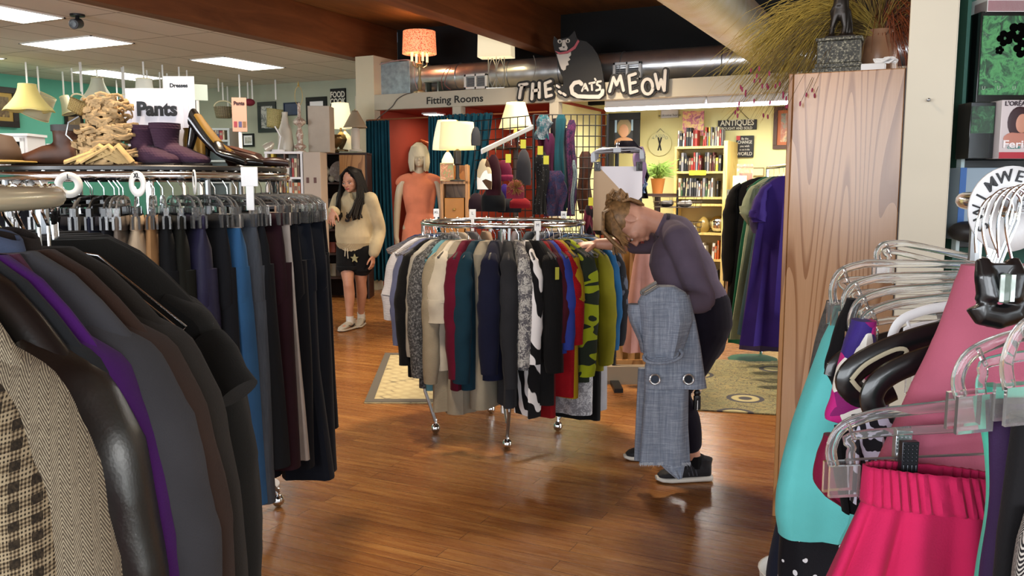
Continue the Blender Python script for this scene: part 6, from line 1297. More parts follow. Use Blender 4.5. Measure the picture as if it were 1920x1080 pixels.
# gowns behind the oak cabinet --------------------------------------------------------------
RG_ = 1.52; d0 = 5.9
def rackline(px, d): return P(px, 300, d)
hz = zat(312, 6.4); a = P(1440, 300, 7.0); b_ = P(1500, 300, 5.6); t = thing('gown_rack', 'straight rail of robes and gowns partly hidden by the oak cabinet', 'clothes rack', (a.x, a.y, 0)); v = V((b_.x-a.x, b_.y-a.y, 0)); B().tube([(0, 0, hz), v+ZX*hz], .014, 10).go('rail', CHROME, t); B().cyl((0, 0, 0), (0, 0, hz), .015).go('post', CHROME, t); B().cyl(v, v+ZX*hz, .015).go('post', CHROME, t)
ga = math.atan2(v.y, v.x)+pi/2
for i, (px, d, hy, c, lab, w_, sl) in enumerate(((1440, 6.95, 628, '#0a0a0b', 'long black robe with thin white piping, leftmost of the gowns', .27, .75), (1452, 6.7, 655, '#0e4a34', 'emerald green satin gown with its hem on the floor', .2, .0), (1462, 6.45, 648, '#77806a', 'sage green dress with a short cape sleeve', .21, .2), (1470, 6.25, 640, '#12303c', 'dark teal gown squeezed between sage and purple', .17, .0), (1486, 5.85, 660, '#2c1a66', 'royal purple gown closest to the oak cabinet', .2, .22), (1478, 6.05, 668, '#39304e', 'dusty violet dress between the teal gown and the royal purple one', .18, .3))):
    q = P(px, 300, d); L = hz-.12-max(.03, zat(hy, d)); t = top('gown' if i else 'robe', G(c, .75 if i else .95), lab, 'dress', W_=w_, L=L, th=.04, drop=.09, sleeve=sl, sr=.07, flare=.12 if i else .04, seed=70+i, fold=.025); t.location = (q.x, q.y, hz+.012); t.rotation_euler = (0, 0, TH+pi-.2)
    if i == 0:
        B().tube([(w_-.02+.05, -.02, -.2), (w_+.06, -.05, -.5), (w_+.02, -.05, -.9), (w_+.04, -.05, -L*.98)], .004, 6).go('piping', mat('#b8b8b4', .7), t)
    if i: 
        hcopy = dup(HB, q+ZX*0, group='wire hangers on the gown rail'); hcopy['label'] = 'wire hanger on the gown rail'; hcopy.location = (q.x, q.y, hz+.012); hcopy.rotation_euler = (0, 0, TH+pi-.2)
p = P(1412, 640, 6.9); tag(shell(B(), [(.02, .14, .1, 0, 0), (0, .2, .16, 0, 0)], fold=.02, n=30).go('gown_train', G('#0e4a34', .7), None, (p.x, p.y, .004), TH), 'emerald satin train spilling on the floor under the gowns', 'fabric')
# ================================================================ oak cabinet, post, shelf of boxes
q = P(1478, 400, 3.55); YO = q.y; xr = onY(1684, 400, YO).x; zo = onY(1492, 138, YO).z; oakL = oak_mat('#c2966f', '#94653f', .2)
t = thing('oak_cabinet', 'tall glossy oak cabinet side panel between the gowns and the cream post', 'cabinet', (q.x, YO, 0)); wq = xr-q.x
B().b2((0, 0, 0), (wq, .42, zo)).go('side_panel', oakL, t, bevel=.004); B().b2((-.018, -.004, 0), (.0, .42, zo)).go('edge_strip', oak_mat('#b5824f', '#8b5a30', .35), t, bevel=.003); B().b2((wq, -.003, 0), (wq+.012, .42, zo)).go('dark_edge', mat('#2a1410', .4), t)
YO2 = P(1740, 300, 2.72).y; a, b_ = onY(1697, 200, YO2), onY(1788, 200, YO2); pm = mat('#bdb6a4', .55, var=.03, scale=3)
struct(B().b2((a.x, YO2, 0), (b_.x, YO2+.3, ZW)).go('wall_post', pm, bevel=.004))
p = onY(1741, 188, YO2); tag(B().cyl((0, .0, 0), (0, -.012, 0), .004, n=8).ball((0, -.014, 0), .006, 8, 6).go('push_pin', STEEL, None, p), 'small metal pin in the cream post', 'pin')
# statue with pedestal
p = P(1575, 133, 3.62); zt_ = zo; s = 3.62/1600
t = thing('horse_statue', 'dark bronze statue on a speckled grey stepped pedestal on the oak cabinet', 'statue', (p.x, YO+.10, zt_)); w_ = 39*s
n = NT('speckled_stone'); f = n.noise(n.coord(), 130, 3, .7); n.base(n.ramp(f, [(.45, '#26251f'), (.56, '#5c594c'), (.66, '#b0aa92')])); n.p.inputs['Roughness'].default_value = .6
B().b2((-w_*1.1, -w_*.7, 0), (w_*1.1, w_*.7, .022)).b2((-w_, -w_*.62, .022), (w_, w_*.62, .04)).b2((-w_*.92, -w_*.56, .04), (w_*.92, w_*.56, .128)).b2((-w_, -w_*.62, .128), (w_, w_*.62, .142)).go('pedestal', n.m, t, bevel=.003)
b = B()
def limbq(b, pts, rad): b.tube(pts, rad, 12)
limbq(b, [(-.035, -.01, .142), (-.03, -.01, .19), (-.018, -.005, .235), (-.01, 0, .29)], [.012, .011, .02, .022]); limbq(b, [(.012, -.012, .142), (.018, -.012, .185), (.012, -.005, .235), (.004, 0, .29)], [.012, .011, .021, .024]); limbq(b, [(.04, .0, .142), (.036, 0, .20), (.02, 0, .25)], [.010, .010, .018]); limbq(b, [(-.004, 0, .27), (-.002, 0, .33), (.0, 0, .42), (0, 0, .48)], [(.03, .025), (.026, .022), (.034, .026), (.02, .02)]); b.ball((0, -.005, .52), (.024, .026, .032), 14, 10)
limbq(b, [(-.03, 0, .44), (-.05, -.02, .38), (-.03, -.03, .34)], [.012, .01, .008]); limbq(b, [(.03, 0, .44), (.05, -.01, .38), (.045, -.02, .33)], [.012, .01, .008]); limbq(b, [(-.03, .0, .21), (-.04, -.01, .25), (-.02, -.02, .28)], [.006, .005, .005]); b.b2((-.055, -.03, .142), (.06, .03, .152))
b.go('figure', mat('#2c2622', .35, .5), t, remesh=.005, smooth=2)
# dried arrangement
pv = P(1650, 110, 3.75); t = thing('dried_arrangement', 'large vase of golden dried grasses and small pink flowers on the oak cabinet', 'dried plants', (pv.x, YO+.27, zo)); rd = rr(12)
B().lathe([(.055, 0), (.075, .03), (.07, .12), (.05, .17), (.06, .19)], n=24).go('vase', mat('#a97f62', .35), t)
def sprays(name, n_, base, tgt, spread, m, droop, r=.0016, par=None, seed=1, kink=.02):
    b = B(); rd = rr(seed)
    for i in range(n_):
        e = V(tgt) + V((rd.gauss(0, spread[0]), rd.gauss(0, spread[1]), rd.gauss(0, spread[2]))); s0 = V(base)+V((rd.gauss(0, .015), rd.gauss(0, .015), 0)); pts = []
        for k in range(7):
            q = k/6; p = s0.lerp(e, q); p.z += sin(q*pi)*droop[0] - droop[1]*q**3*rd.uniform(.3, 1.4); pts.append(p)
        b.tube(pts, [r*1.2, r*1.2, r, r, r*.9, r*.7, r*.3], 4)
    return stuff(b.go(name, m, par))
gold = mat('#a48a3a', .7, var=.4, scale=30); tl = RX*-1
sprays('golden_grass', 420, (0, 0, .16), RX*-.46+ZX*.12+FX*.12, (.10, .08, .075), gold, (.14, .10), .0016, t, 2); sprays('golden_grass', 160, (0, 0, .16), RX*-.32+ZX*.03+FX*.12, (.09, .07, .07), mat('#8a6f34', .7, var=.4, scale=30), (.12, .12), .0014, t, 12)
sprays('upright_grass', 200, (0, 0, .16), (.05, 0, .48), (.16, .08, .08), mat('#7d6324', .7, var=.4, scale=30), (.02, .02), .0018, t, 3)
sprays('dark_twigs', 110, (0, 0, .16), (.14, 0, .34), (.12, .08, .10), mat('#4a2c1c', .7), (.05, .03), .0018, t, 4); sprays('rust_grass', 180, (0, 0, .16), (.14, -.03, .14), (.07, .05, .09), mat('#7a3a18', .7, var=.3, scale=30), (.10, .10), .0014, t, 5)
b = B(); st = B(); rd = rr(8)
for i in range(34):
    e = RX*rd.uniform(-.62, -.30)+ZX*rd.uniform(-.20, .02)+FX*rd.uniform(-.2, .0); base = V((0, 0, .16)); pts = [base.lerp(e, q)+ZX*(sin(q*pi)*.16) for q in [k/8 for k in range(9)]]; st.tube(pts, .0008, 4); rt = Matrix.Rotation(rd.uniform(-.6, .6), 3, 'X')
    b.ball(e, (.004, .004, .011), 8, 6, rt)
st.go('thin_stems', mat('#5a4a30', .7), t); stuff(b.go('pink_buds', mat('#93304c', .6), t))
p = P(1585, 120, 3.66); tag(B().lathe([(.02, 0), (.021, .14), (.018, .15)], n=16).go('grey_candle', mat('#6e6a7c', .5), None, (xr-.20, YO+.27, zo)), 'grey violet candle behind the bronze statue', 'candle')
t = thing('power_strip', 'white power strip with a coiled white cord on the oak cabinet', 'power strip', (xr-.12, YO+.05, zo)); B().b2((-.045, -.02, 0), (.045, .02, .028)).go('body', WHITEP, t, bevel=.004); pts = []
for k in range(40): a = k*.55; pts.append((.045+.035*cos(a)+.012*sin(k), .01+.02*sin(a*.9), .02+.02*abs(sin(a*.5+k*.2))+.008))
B().tube(pts, .0045, 6).go('cord', WHITEP, t)
# black shelf of boxes with turquoise back at the right edge -----------------------------
d = 2.9; s = d/1600; a = P(1797, 300, d); YD2 = d; t = thing('shelf_unit', 'black shelf unit with a dark teal back panel at the right edge', 'shelf', (a.x, a.y, 0), TH); TB = mat('#1d5348', .5)
zs_ = [zat(y, d) for y in (700, 448, 300, -60)]
B().b2((0, .28, 0), (.9, .30, 2.6)).go('back_panel', TB, t); B().b2((.0, .0, 0), (.012, .30, 2.6)).go('side_panel', mat('#215448', .5), t)
for z in zs_: B().b2((.005, -.01, z-.028), (.9, .28, z)).go('shelf', mat('#121519', .35), t, bevel=.002)
B().b2((-.006, -.03, zs_[1]-.06), (.006, .0, zs_[2]+.028)).go('white_edge', mat('#b9cdd2', .4), t)
def carton(name, label, px0, px1, py0, py1, dd, m, dep=.08):
    A_, E_ = P(px0, py1, dd), P(px1, py0, dd); w_ = (E_-A_).dot(RX); o = thing(name, label, 'box', (A_.x, A_.y, 0), TH); zz = min(zs_, key=lambda z: abs(z-A_.z)); o.location.z = zz+.001; h = E_.z-zz; B().b2((0, 0, 0), (w_, dep, h)).go('carton', m, o, bevel=.002); return o, w_, h
leafy = blotch(['#081c0e', '#1c5230', '#4f9c5c', '#173f30', '#a8d8a0'], 22); blkg = mat('#0c1011', .12)
o, w_, h = carton('picture_box', 'large glossy black box with a green leafy picture and black flower prints', 1823, 1960, 22, 290, 2.86, blkg); B().b2((.006, -.003, h*.44), (w_, -.0, h*.97)).go('picture', leafy, o); b = B()
for (fx, fz, r) in ((.08, h*.82, .022), (.12, h*.86, .028), (.14, h*.75, .025), (.065, h*.74, .012)):
    for k in range(5): a_ = k*2*pi/5+fx*40; b.ball((fx+r*.7*cos(a_), -.004, fz+r*.7*sin(a_)), (r*.55, .003, r*.5), 10, 6)
b.go('flower_print', mat('#060606', 1.0, spec=0), o)
for k in range(3): text('U', .017, mat('#a8b8a8', .4), 'lettering', o, (.02+.05*k, -.0045, h*.485))
o, w_, h = carton('picture_box', 'small glossy black box with a dark green picture below the large one', 1814, 1868, 192, 300, 2.79, blkg); B().b2((.004, -.002, h*.45), (w_-.004, 0, h*.93)).go('picture', blotch(['#06140a', '#1c4a2a', '#4a8a5a'], 40), o)
o, w_, h = carton('hair_dye_box', 'hair colour box with a portrait of a person with dark red hair', 1872, 1950, 188, 300, 2.76, mat('#c9bfc0', .35)); B().b2((.0, -.001, 0), (w_, 0, .02)).go('red_band', mat('#a81e30', .35), o); B().ball((.058, -.001, h*.62), (.038, .003, .05), 18, 10).go('printed_hair', mat('#2e1018', .5), o); B().ball((.066, -.0035, h*.60), (.021, .002, .03), 16, 10).go('printed_face', mat('#c08a74', .5), o); B().ball((.055, -.002, h*.34), (.046, .002, .022), 16, 8).go('printed_shoulder', mat('#b87c6c', .5), o)
text("L'ORÉAL", .02, mat('#2a1a24', .5), 'lettering', o, (.045, -.003, h-.012), bold=.0003); text('Feria', .033, mat('#f0e8ea', .5), 'lettering', o, (.05, -.0045, h*.24), bold=.0006, sx=1.3); text('COLOR', .012, mat('#4a9a94', .5), 'lettering', o, (.045, -.003, .034))
o, w_, h = carton('stack_box', 'pale pink and white box on the top shelf at the right edge', 1856, 1950, -90, -60, 2.85, mat('#b88a92', .5)); o.location.z = zat(22, 2.85); B().b2((.0, .0, 0), (.14, .1, .05)).go('lower_box', mat('#dcdcdc', .5), o)
o, w_, h = carton('blue_box', 'pale blue flat box standing below the black shelf', 1793, 1950, 315, 448, 2.84, mat('#8fa3b4', .4), .1); B().b2((-.001, -.002, 0), (.02, 0, h)).go('blue_edge', mat('#2f62a8', .4), o)
tag(B().ball((0, 0, .03), (.06, .05, .035), 14, 8).ball((.07, .01, .025), (.05, .04, .03), 14, 8).go('dark_pouch', mat('#1c1a1c', .5), None, (P(1815, 440, 2.8).x, P(1815, 440, 2.8).y, zs_[1]+.0)), 'dark crumpled pouch below the pale blue box', 'pouch')
# ================================================================ swimwear rack at the right
RW = Ring(1.10, 1.10, .46, 1.405)
ring_rack('round_clothes_rack', RW, 'round rack of swimwear at the right edge', [W(.85, .9)[:2], W(1.4, .85)[:2], W(.85, 1.35)[:2], W(1.4, 1.35)[:2]])
def drape(name, label, rows, d, m, th=.02, fold=.006, seed=1, nf=4, cat='swimsuit', top_=0.0, n=36, sub=6, sq=.6, parent=None, dd=0):
    """cloth hanging at distance d; rows (py, x left, x right) measured from the photo"""
    r0 = rows[0]; o = P((r0[1]+r0[2])/2, r0[0], d); rs = []
    def sm(i, t):
        a = rows[max(0, i-1)]; b = rows[i]; c = rows[i+1]; e = rows[min(len(rows)-1, i+2)]
        return [.5*((2*b[k])+(c[k]-a[k])*t+(2*a[k]-5*b[k]+4*c[k]-e[k])*t*t+(3*b[k]-a[k]-3*c[k]+e[k])*t*t*t) if k else b[k]+(c[k]-b[k])*t for k in range(3)]
    full = [sm(i, k/sub) for i in range(len(rows)-1) for k in range(sub)]+[rows[-1]]
    for (y, xl, xr_) in full:
        q = P((xl+xr_)/2, y, d); rs.append((q.z-o.z, (xr_-xl)/2*d/1600, th, (q-o).dot(RX), dd*(o.z-q.z)))
    b = shell(B(), rs, n=n, fold=fold, nf=nf, seed=seed, sq=sq, top=top_); b.f.append(tuple(range((len(rs)-1)*n, len(rs)*n))); b.mi.append(0)
    ob = b.go(name, m, parent, o if not parent else None, TH)
    return tag(ob, label, cat) if not parent else ob
def clear_hanger(label, pxl, pyl, pxr, pyr, d, kind='clear', hook=None, hgt=.045, proto=None, dl=0):
    """plastic hanger seen broadside: left end (pxl, pyl) to neck (pxr, pyr)"""
    m = {'clear': clear_plastic(), 'white': WHITEP, 'black': BLKPL}[kind]; a, c = P(pxl, pyl, d+dl), P(pxr, pyr, d); v = c-a; L = v.length; t = thing('clip_hanger' if kind != 'black' else 'black_hanger', label, 'hanger', a); ux = v.normalized(); th = .0042
    def L_(x, z): return ux*x + ZX*z
    b = B(); b.sp([L_(0, -hgt), L_(-.004, -hgt*.6), L_(.006, -hgt*.15), L_(.035, .004), L_(.07, .008), L_(L, .012), L_(L+.12, .008)], [(th*.7, th*1.5)]*7, 8, up=FX); b.sp([L_(.018, -hgt), L_(.018, -hgt*.6), L_(.035, -hgt*.3), L_(L+.12, -hgt*.3)], [(th*.6, th*1.2)]*4, 8, up=FX); b.tube([L_(.02, -hgt*.4), L_(.012, -.002)], th*.6, 6)
    b.go('hanger_bar', m, t)
    c_ = B(); 
    for y in (-.011, .006): c_._a([tuple(L_(x, z)+FX*(y+dy)) for x in (-.008, .024) for z in (-hgt-.03, -hgt+.004) for dy in (0, .005)], [(0, 1, 3, 2), (4, 6, 7, 5), (0, 4, 5, 1), (2, 3, 7, 6), (0, 2, 6, 4), (1, 5, 7, 3)])
    c_.go('clip', m, t)
    if hook:
        hp = P(hook[0], hook[1], d)-a; k = L_(L, .012); B().tube([k, k+ZX*.02, hp-ZX*.035, hp-ZX*.012, hp+RX*.008+ZX*.002, hp+RX*.02+ZX*.004, hp+RX*.03-ZX*.006, hp+RX*.032-ZX*.02], .0021, 8).go('hook', CHROME, t)
    return t
H_ = clear_hanger
H_('clear plastic hanger with a printed size band, farthest and highest at the swimwear rack', 1650, 452, 1860, 505, 1.52, hook=(1862, 380), hgt=.04)
H_('clear plastic hanger, upper one of the swimwear stack', 1568, 500, 1850, 512, 1.30, hook=(1868, 372), hgt=.06)
H_('clear plastic hanger, second of the swimwear stack', 1590, 528, 1850, 530, 1.24, hook=(1880, 368), hgt=.05)
H_('clear plastic hanger just above the turquoise top', 1604, 555, 1850, 548, 1.18, hook=(1890, 365), hgt=.055)
H_('clear plastic hanger above the white one at the swimwear rack', 1618, 580, 1850, 566, 1.12, hook=(1898, 362), hgt=.055)
H_('white plastic hanger among the clear ones at the swimwear rack', 1680, 592, 1850, 580, 1.08, 'white', hook=(1905, 360), hgt=.05)
H_('clear plastic hanger in front of the white one', 1722, 618, 1850, 600, 1.02, hook=(1912, 358), hgt=.05)
H_('clear plastic hanger holding the mint and purple swimwear at the right edge', 1808, 652, 1960, 636, .74, hgt=.045, hook=(2000, 420))
H_('clear plastic hanger at the very right edge above the mint fabric', 1902, 600, 2000, 590, .72, hgt=.06, hook=(2010, 420))
t = H_('clear skirt hanger with a metal rod and dark clip holding the hot pink skirt', 1568, 790, 1850, 776, .88, hgt=.05)
a_ = P(1585, 862, .88)-P(1568, 790, .88); e_ = P(1990, 845, .88)-P(1568, 790, .88); B().tube([a_, e_], .0016, 6).go('rod', STEEL, t)
hp = P(2000, 430, .88)-P(1568, 790, .88); B().tube([P(1990, 775, .88)-P(1568, 790, .88), hp-ZX*.04, hp], .002, 6).go('hook', CHROME, t)
for (px, py, c, lab) in ((1702, 868, '#3c3d42', 'dark ribbed clip'), (1690, 845, '#b9bcc0', 'silver clip')):
    o_ = P(px, py, .865 if px > 1695 else .895)-P(1568, 790, .88); b = B(); w_ = 16*.87/1600
    b.T = Matrix.Translation(o_) @ Matrix.Rotation(TH, 4, 'Z'); b.b2((-w_, -.005, -.022), (w_, .004, .024))
    for k in range(4): b.b2((-w_+.001+k*w_*.5, -.0065, -.022), (-w_+.001+k*w_*.5+w_*.25, -.005, 0)); [b.box((-w_+.002+k*w_*.5, -.0055, .004+.004*j), (.0022, .002, .0022)) for j in range(5)]
    b.go('clip', mat(c, .3, .8), t, bevel=.0006)['label'] = lab
# black curved hangers: rounded loops
def black_loop(label, pts, d, r, ins=None):
    P_ = [P(x, y, d) for x, y in pts]; o = P_[0]; t = thing('black_hanger', label, 'hanger', o); B().sp([p-o for p in P_], [(r*.55, r)]*len(P_), 10, up=FX).go('hanger_bar', BLKPL, t)
    if ins: Q = [P(x, y, d-.010) for x, y in ins+ins[:1]]; B().sp([q-o for q in Q], [(.0012, .003)]*len(Q), 6, up=FX).go('rim', mat('#b5ac92', .4), t)
    return t
black_loop('black padded hanger with a beige lined loop end over the swimwear', [(1850, 612), (1780, 622), (1712, 640), (1650, 664), (1606, 690), (1590, 715), (1606, 738), (1640, 742), (1672, 728)], 1.02, .016, [(1596, 712), (1625, 682), (1680, 655), (1700, 662), (1668, 700), (1652, 722), (1620, 735)])
black_loop('black curved hanger behind the beige lined one', [(1850, 585), (1760, 610), (1690, 632), (1620, 652), (1572, 682), (1562, 705)], 1.14, .013); black_loop('third black curved hanger end, lowest beside the dusty pink trousers', [(1840, 650), (1760, 665), (1690, 690), (1650, 715), (1634, 745), (1640, 770)], .97, .014)
# hooks bunched on the rail + disc
for i, (px, py) in enumerate(((1852, 374), (1866, 364), (1880, 362), (1895, 358), (1911, 354))):
    d = 1.02-.02*i; a = P(px, py, d); e = P(px-22+8*(i % 3), 474+3*i, d); o = B().sp([(0, 0, 0), RX*.014+ZX*.006, RX*.03-ZX*.006, RX*.028-ZX*.03][::-1]+[-RX*.008-ZX*.014, -RX*.012-ZX*.04, (e-a)], .0016, 8).go('hanger_hook', CHROME, None, a); tag(o, 'shiny chrome hanger hook bunched under the round SWIMWEAR marker', 'hanger', 'chrome hooks at the swimwear marker')
dd_ = 1.10; c = P(1893, 392, dd_); t = thing('size_marker', 'large white round marker hand lettered SWIMWEAR on the rail', 'size marker', c, TH+.05); R_ = 80*dd_/1600
B().grid(lambda u, v: V((cos(2*pi*u)*(.014+(R_-.014)*v), 0, sin(2*pi*u)*(.014+(R_-.014)*v))), 40, 2, True).go('disc', mat('#d9d9da', .45), t, solid=.003)
for i, ch in enumerate('SWIMWEAR'):
    a = RA(214-27*i); text(ch, .021, mat('#1c1c20', .5), 'lettering', t, (R_*.76*cos(a), -.0028, R_*.76*sin(a)), rot=(pi/2, -(a-pi/2), 0), bold=.0001, shear=.1)
c = P(1868, 535, .80); t = thing('bulldog_clip', 'big black bulldog clip with a clear centre gripping the dusty pink trousers', 'clip', c, TH); b = B(); s = .80/1600
b.tube([(-38*s, -.006, -35*s), (-30*s, -.008, -52*s), (0, -.009, -58*s), (30*s, -.008, -50*s), (38*s, -.006, -30*s)], [(.012, .009)]*5, 10, up=(0, 0, 1)); b.tube([(-38*s, -.006, -34*s), (-20*s, -.008, -20*s), (-28*s, -.006, 20*s), (-30*s, 0, 50*s)], [.006, .012, .010, .006], 10); b.tube([(38*s, -.006, -30*s), (18*s, -.008, -20*s), (30*s, -.006, 20*s), (26*s, 0, 50*s)], [.006, .012, .010, .006], 10); b.box((0, -.004, 10*s), (44*s, .012, 66*s)); b.go('jaws', BLKPL, t, remesh=.0016, smooth=3)
B().b2((-11*s, -.018, -30*s), (11*s, -.012, 26*s)).go('clear_centre', mat('#8fa094', .08, trans=.5), t, bevel=.003)
for x in (-10, 10): B().b2((x*s-.002, -.019, -26*s), (x*s+.002, -.0175, 24*s)).go('painted_highlight', mat('#c8d4cc', .2, .6), t)  # pale bars paint highlights onto the clear centre
# garments -----------------------------------------------------------------------------------
drape('tankini_top', 'dark grey mottled swim top at the far left of the swimwear rack', [(565, 1552, 1590), (600, 1542, 1590), (650, 1528, 1600), (700, 1516, 1600), (740, 1512, 1600)], 1.42, cloth('#4e4b4a', pat='speckle', c2='#5e5b58', c3='#3a3838'), .02)
drape('tankini_top', 'bright turquoise swim top hanging left of the black hangers', [(580, 1575, 1610), (640, 1545, 1620), (720, 1512, 1640), (800, 1482, 1640), (900, 1458, 1640), (960, 1452, 1630), (1000, 1458, 1600)], 1.30, cloth('#63c6c6', .6), .035, .008, 3)
drape('swim_top_band', 'narrow black halter swimsuit lying over the turquoise swim top', [(560, 1590, 1606), (600, 1572, 1606), (650, 1556, 1612), (690, 1545, 1606), (722, 1560, 1592)], 1.22, G('#121114'), .012, .003)  # black band of the turquoise swim top, hung as its own piece
drape('print_swimsuit', 'swimsuit with purple, pink, yellow and blue print under the black hangers', [(600, 1600, 1640), (640, 1584, 1640), (700, 1566, 1650), (745, 1556, 1660), (785, 1545, 1660), (795, 1580, 1650)], 1.11, cloth('#8c1f6e', .6, 'patch', '#c92a86', '#3a2a7a', scale=2.2), .018, .004, 5)
drape('swim_shorts', 'black polka dot swim bottoms below the turquoise top', [(950, 1468, 1600), (1000, 1462, 1600), (1080, 1456, 1600), (1180, 1452, 1600)], 1.34, cloth('#0e0e14', .7, 'dots', '#d8d8dc', scale=.9), .03)
drape('trousers', 'dark navy trousers with white stitching at the lower left of the swimwear rack', [(965, 1462, 1500), (1020, 1450, 1510), (1080, 1438, 1510), (1200, 1432, 1510)], 1.45, G('#1b2030'), .03, cat='trousers')
drape('swimsuit', 'maroon sheer edged swimsuit hanging over the turquoise top', [(815, 1545, 1590), (850, 1532, 1592), (900, 1524, 1594), (930, 1545, 1594), (950, 1575, 1596)], 1.10, cloth('#7c1a3a', .5), .012, .003, 7)
drape('swimsuit', 'black swimsuit panel between the maroon one and the printed one', [(800, 1565, 1600), (880, 1566, 1606), (960, 1580, 1612)], 1.05, G('#0c0c10'), .01, .003, 8); drape('scribble_swimsuit', 'white swimsuit with black scribble print beside the skirt clip', [(780, 1596, 1680), (860, 1592, 1660), (940, 1594, 1640)], 1.0, cloth('#c9c9dc', .6, 'print', '#1a1a20', scale=6), .012, .004, 9)
drape('dusty_pink_trousers', 'dusty pink trousers gripped by the black bulldog clip', [(497, 1805, 1960), (530, 1792, 1975), (580, 1775, 1990), (640, 1752, 2000), (720, 1714, 2010), (820, 1668, 2010), (920, 1622, 2010), (1000, 1588, 2010), (1100, 1545, 2010), (1250, 1500, 2010)], .93, cloth('#a5566a', .75), .02, .010, 4, cat='trousers')
drape('mint_swimsuit', 'mint green swimsuit top edge with a pale blue trim at the right edge', [(722, 1834, 1990), (760, 1832, 1990), (850, 1846, 1990), (950, 1850, 1990), (1080, 1826, 1990), (1200, 1810, 1990)], .79, cloth('#4fb49c', .6), .012, .004, 6); drape('purple_swimsuit', 'dark purple swimsuit panel over the mint one at the right edge', [(755, 1852, 1990), (850, 1856, 1990), (950, 1858, 1990), (1080, 1838, 1990), (1200, 1830, 1990)], .76, cloth('#2e1c3c', .7), .012, .004, 2)
drape('black_skirt', 'black fabric at the right edge in front of the purple swimsuit', [(780, 1900, 2000), (900, 1884, 2000), (1000, 1868, 2000), (1200, 1850, 2000)], .73, G('#131214'), .012, .004, 3, cat='skirt'); drape('tweed_skirt', 'grey and black zigzag fabric in the lower right corner', [(960, 1925, 2000), (1020, 1906, 2000), (1100, 1896, 2000), (1200, 1890, 2000)], .70, cloth('#b0aaa2', pat='herring', c2='#1c1a1c'), .012, .004, 5, cat='skirt')
# hot pink skirt: pleated waistband and full panels
t = thing('hot_pink_skirt', 'hot pink gathered skirt clipped on the front hanger', 'skirt', P(1735, 872, .86), TH); s = .86/1600; hp_ = cloth('#ab1c4a', .85)
rd = rr(3)
def skirt_fn(z0, z1, l0, r0, l1, r1, amp0, amp1, nf_, th=.03, ph=0, slope=0):
    def fn(u, v):
        xl = l0+(l1-l0)*v; xr_ = r0+(r1-r0)*v; a = 2*pi*u; c_ = cos(a); x = (xl+xr_)/2*s+(xr_-xl)/2*s*(abs(c_)**.7*(1 if c_ > 0 else -1)); y = -sin(a)*th*(1+.6*v); am = amp0+(amp1-amp0)*v; y += am*sin(nf_*c_*3.0+ph+.4*sin(3*v+u*9)); x += am*.3*cos(nf_*c_*3.0)
        return V((x, y, (z0+(z1-z0)*v)*s - slope*max(0, x/s+80)*s))
    return fn
B().grid(skirt_fn(0, -72, -116, 150, -118, 160, .0016, .003, 16, .018, 0, .10), 220, 8, True).go('waistband', hp_, t, solid=.003)
B().grid(skirt_fn(-66, -420, -118, 165, -250, 230, .003, .018, 4.6, .022, .6, .06), 200, 20, True).go('skirt_panel', hp_, t, solid=.002)
# white bucket on floor behind the swimwear
p = P(1452, 985, 2.6); tag(B().lathe([(.11, 0), (.125, .2), (.135, .22), (.13, .22), (.12, .02)], n=28, cap=False).lathe([(.001, .004), (.11, .004)], n=28, cap=False).go('white_bin', mat('#cfcdc8', .5), None, (p.x+.09, p.y, p.z-.2 if False else 0)), 'white bin on the floor at the foot of the swimwear rack', 'bin')
# ================================================================ people
SKIN = NT('skin'); SKIN.base(SKIN.ramp(SKIN.noise(SKIN.coord(), 9, 3), [(.3, '#a8765e'), (.7, '#bb8a70')])); SKIN.p.inputs['Roughness'].default_value = .5; SKIN.p.inputs['Subsurface Weight'].default_value = .08; SKIN.p.inputs['Subsurface Radius'].default_value = (.012, .005, .003); SKM = SKIN.m
def frame(o, z, fwd):
    """matrix with local z = z, local -y = fwd"""
    z = V(z).normalized(); f = V(fwd); f = (f-z*f.dot(z)).normalized(); y = -f; x = y.cross(z); return Matrix.Translation(V(o)) @ Matrix(((x.x, y.x, z.x, 0), (x.y, y.y, z.y, 0), (x.z, y.z, z.z, 0), (0, 0, 0, 1)))
def hand(b, wr, d, pn, curl=.5, s=1.0, side=1, spread=.12, thumb=.9):
    """wr wrist; d direction of the hand; pn back-of-hand normal; side: +1 thumb on d x pn side"""
    d = V(d).normalized(); pn = V(pn); pn = (pn-d*pn.dot(d)).normalized(); x = d.cross(pn)*side; wr = V(wr)
    limb(b, [wr-d*.01*s, wr+d*.03*s, wr+d*.07*s, wr+d*.088*s], [(.024*s, .017*s), (.032*s, .015*s), (.040*s, .014*s), (.040*s, .012*s)], 16, up=x)
    for i, (off, ln, r) in enumerate(((.030, .070, .0088), (.010, .078, .0092), (-.010, .072, .0088), (-.029, .056, .0078))):
        a = spread*(1.5-i); dd = (d*cos(a)+x*sin(a)).normalized(); p = wr+d*.084*s+x*off*s; pts = [p]; ang = 0
        for k, f in enumerate((.45, .31, .24)): ang += curl*(.45, .6, .5)[k]*(1+.08*i); p = p+(dd*cos(ang)-pn*sin(ang))*ln*f*s; pts.append(p)
        limb(b, pts, [r*s*1.05, r*s, r*s*.92, r*s*.78], 10)
    p0 = wr+d*.025*s+x*.026*s; t1 = p0+(d*.65+x*.75*thumb-pn*.25).normalized()*.04*s; t2 = t1+(d*.85+x*.35*thumb-pn*.35).normalized()*.034*s; t3 = t2+(d*.95+x*.0-pn*.35).normalized()*.024*s
    limb(b, [p0, t1, t2, t3], [.014*s, .0115*s, .0100*s, .008*s], 10)
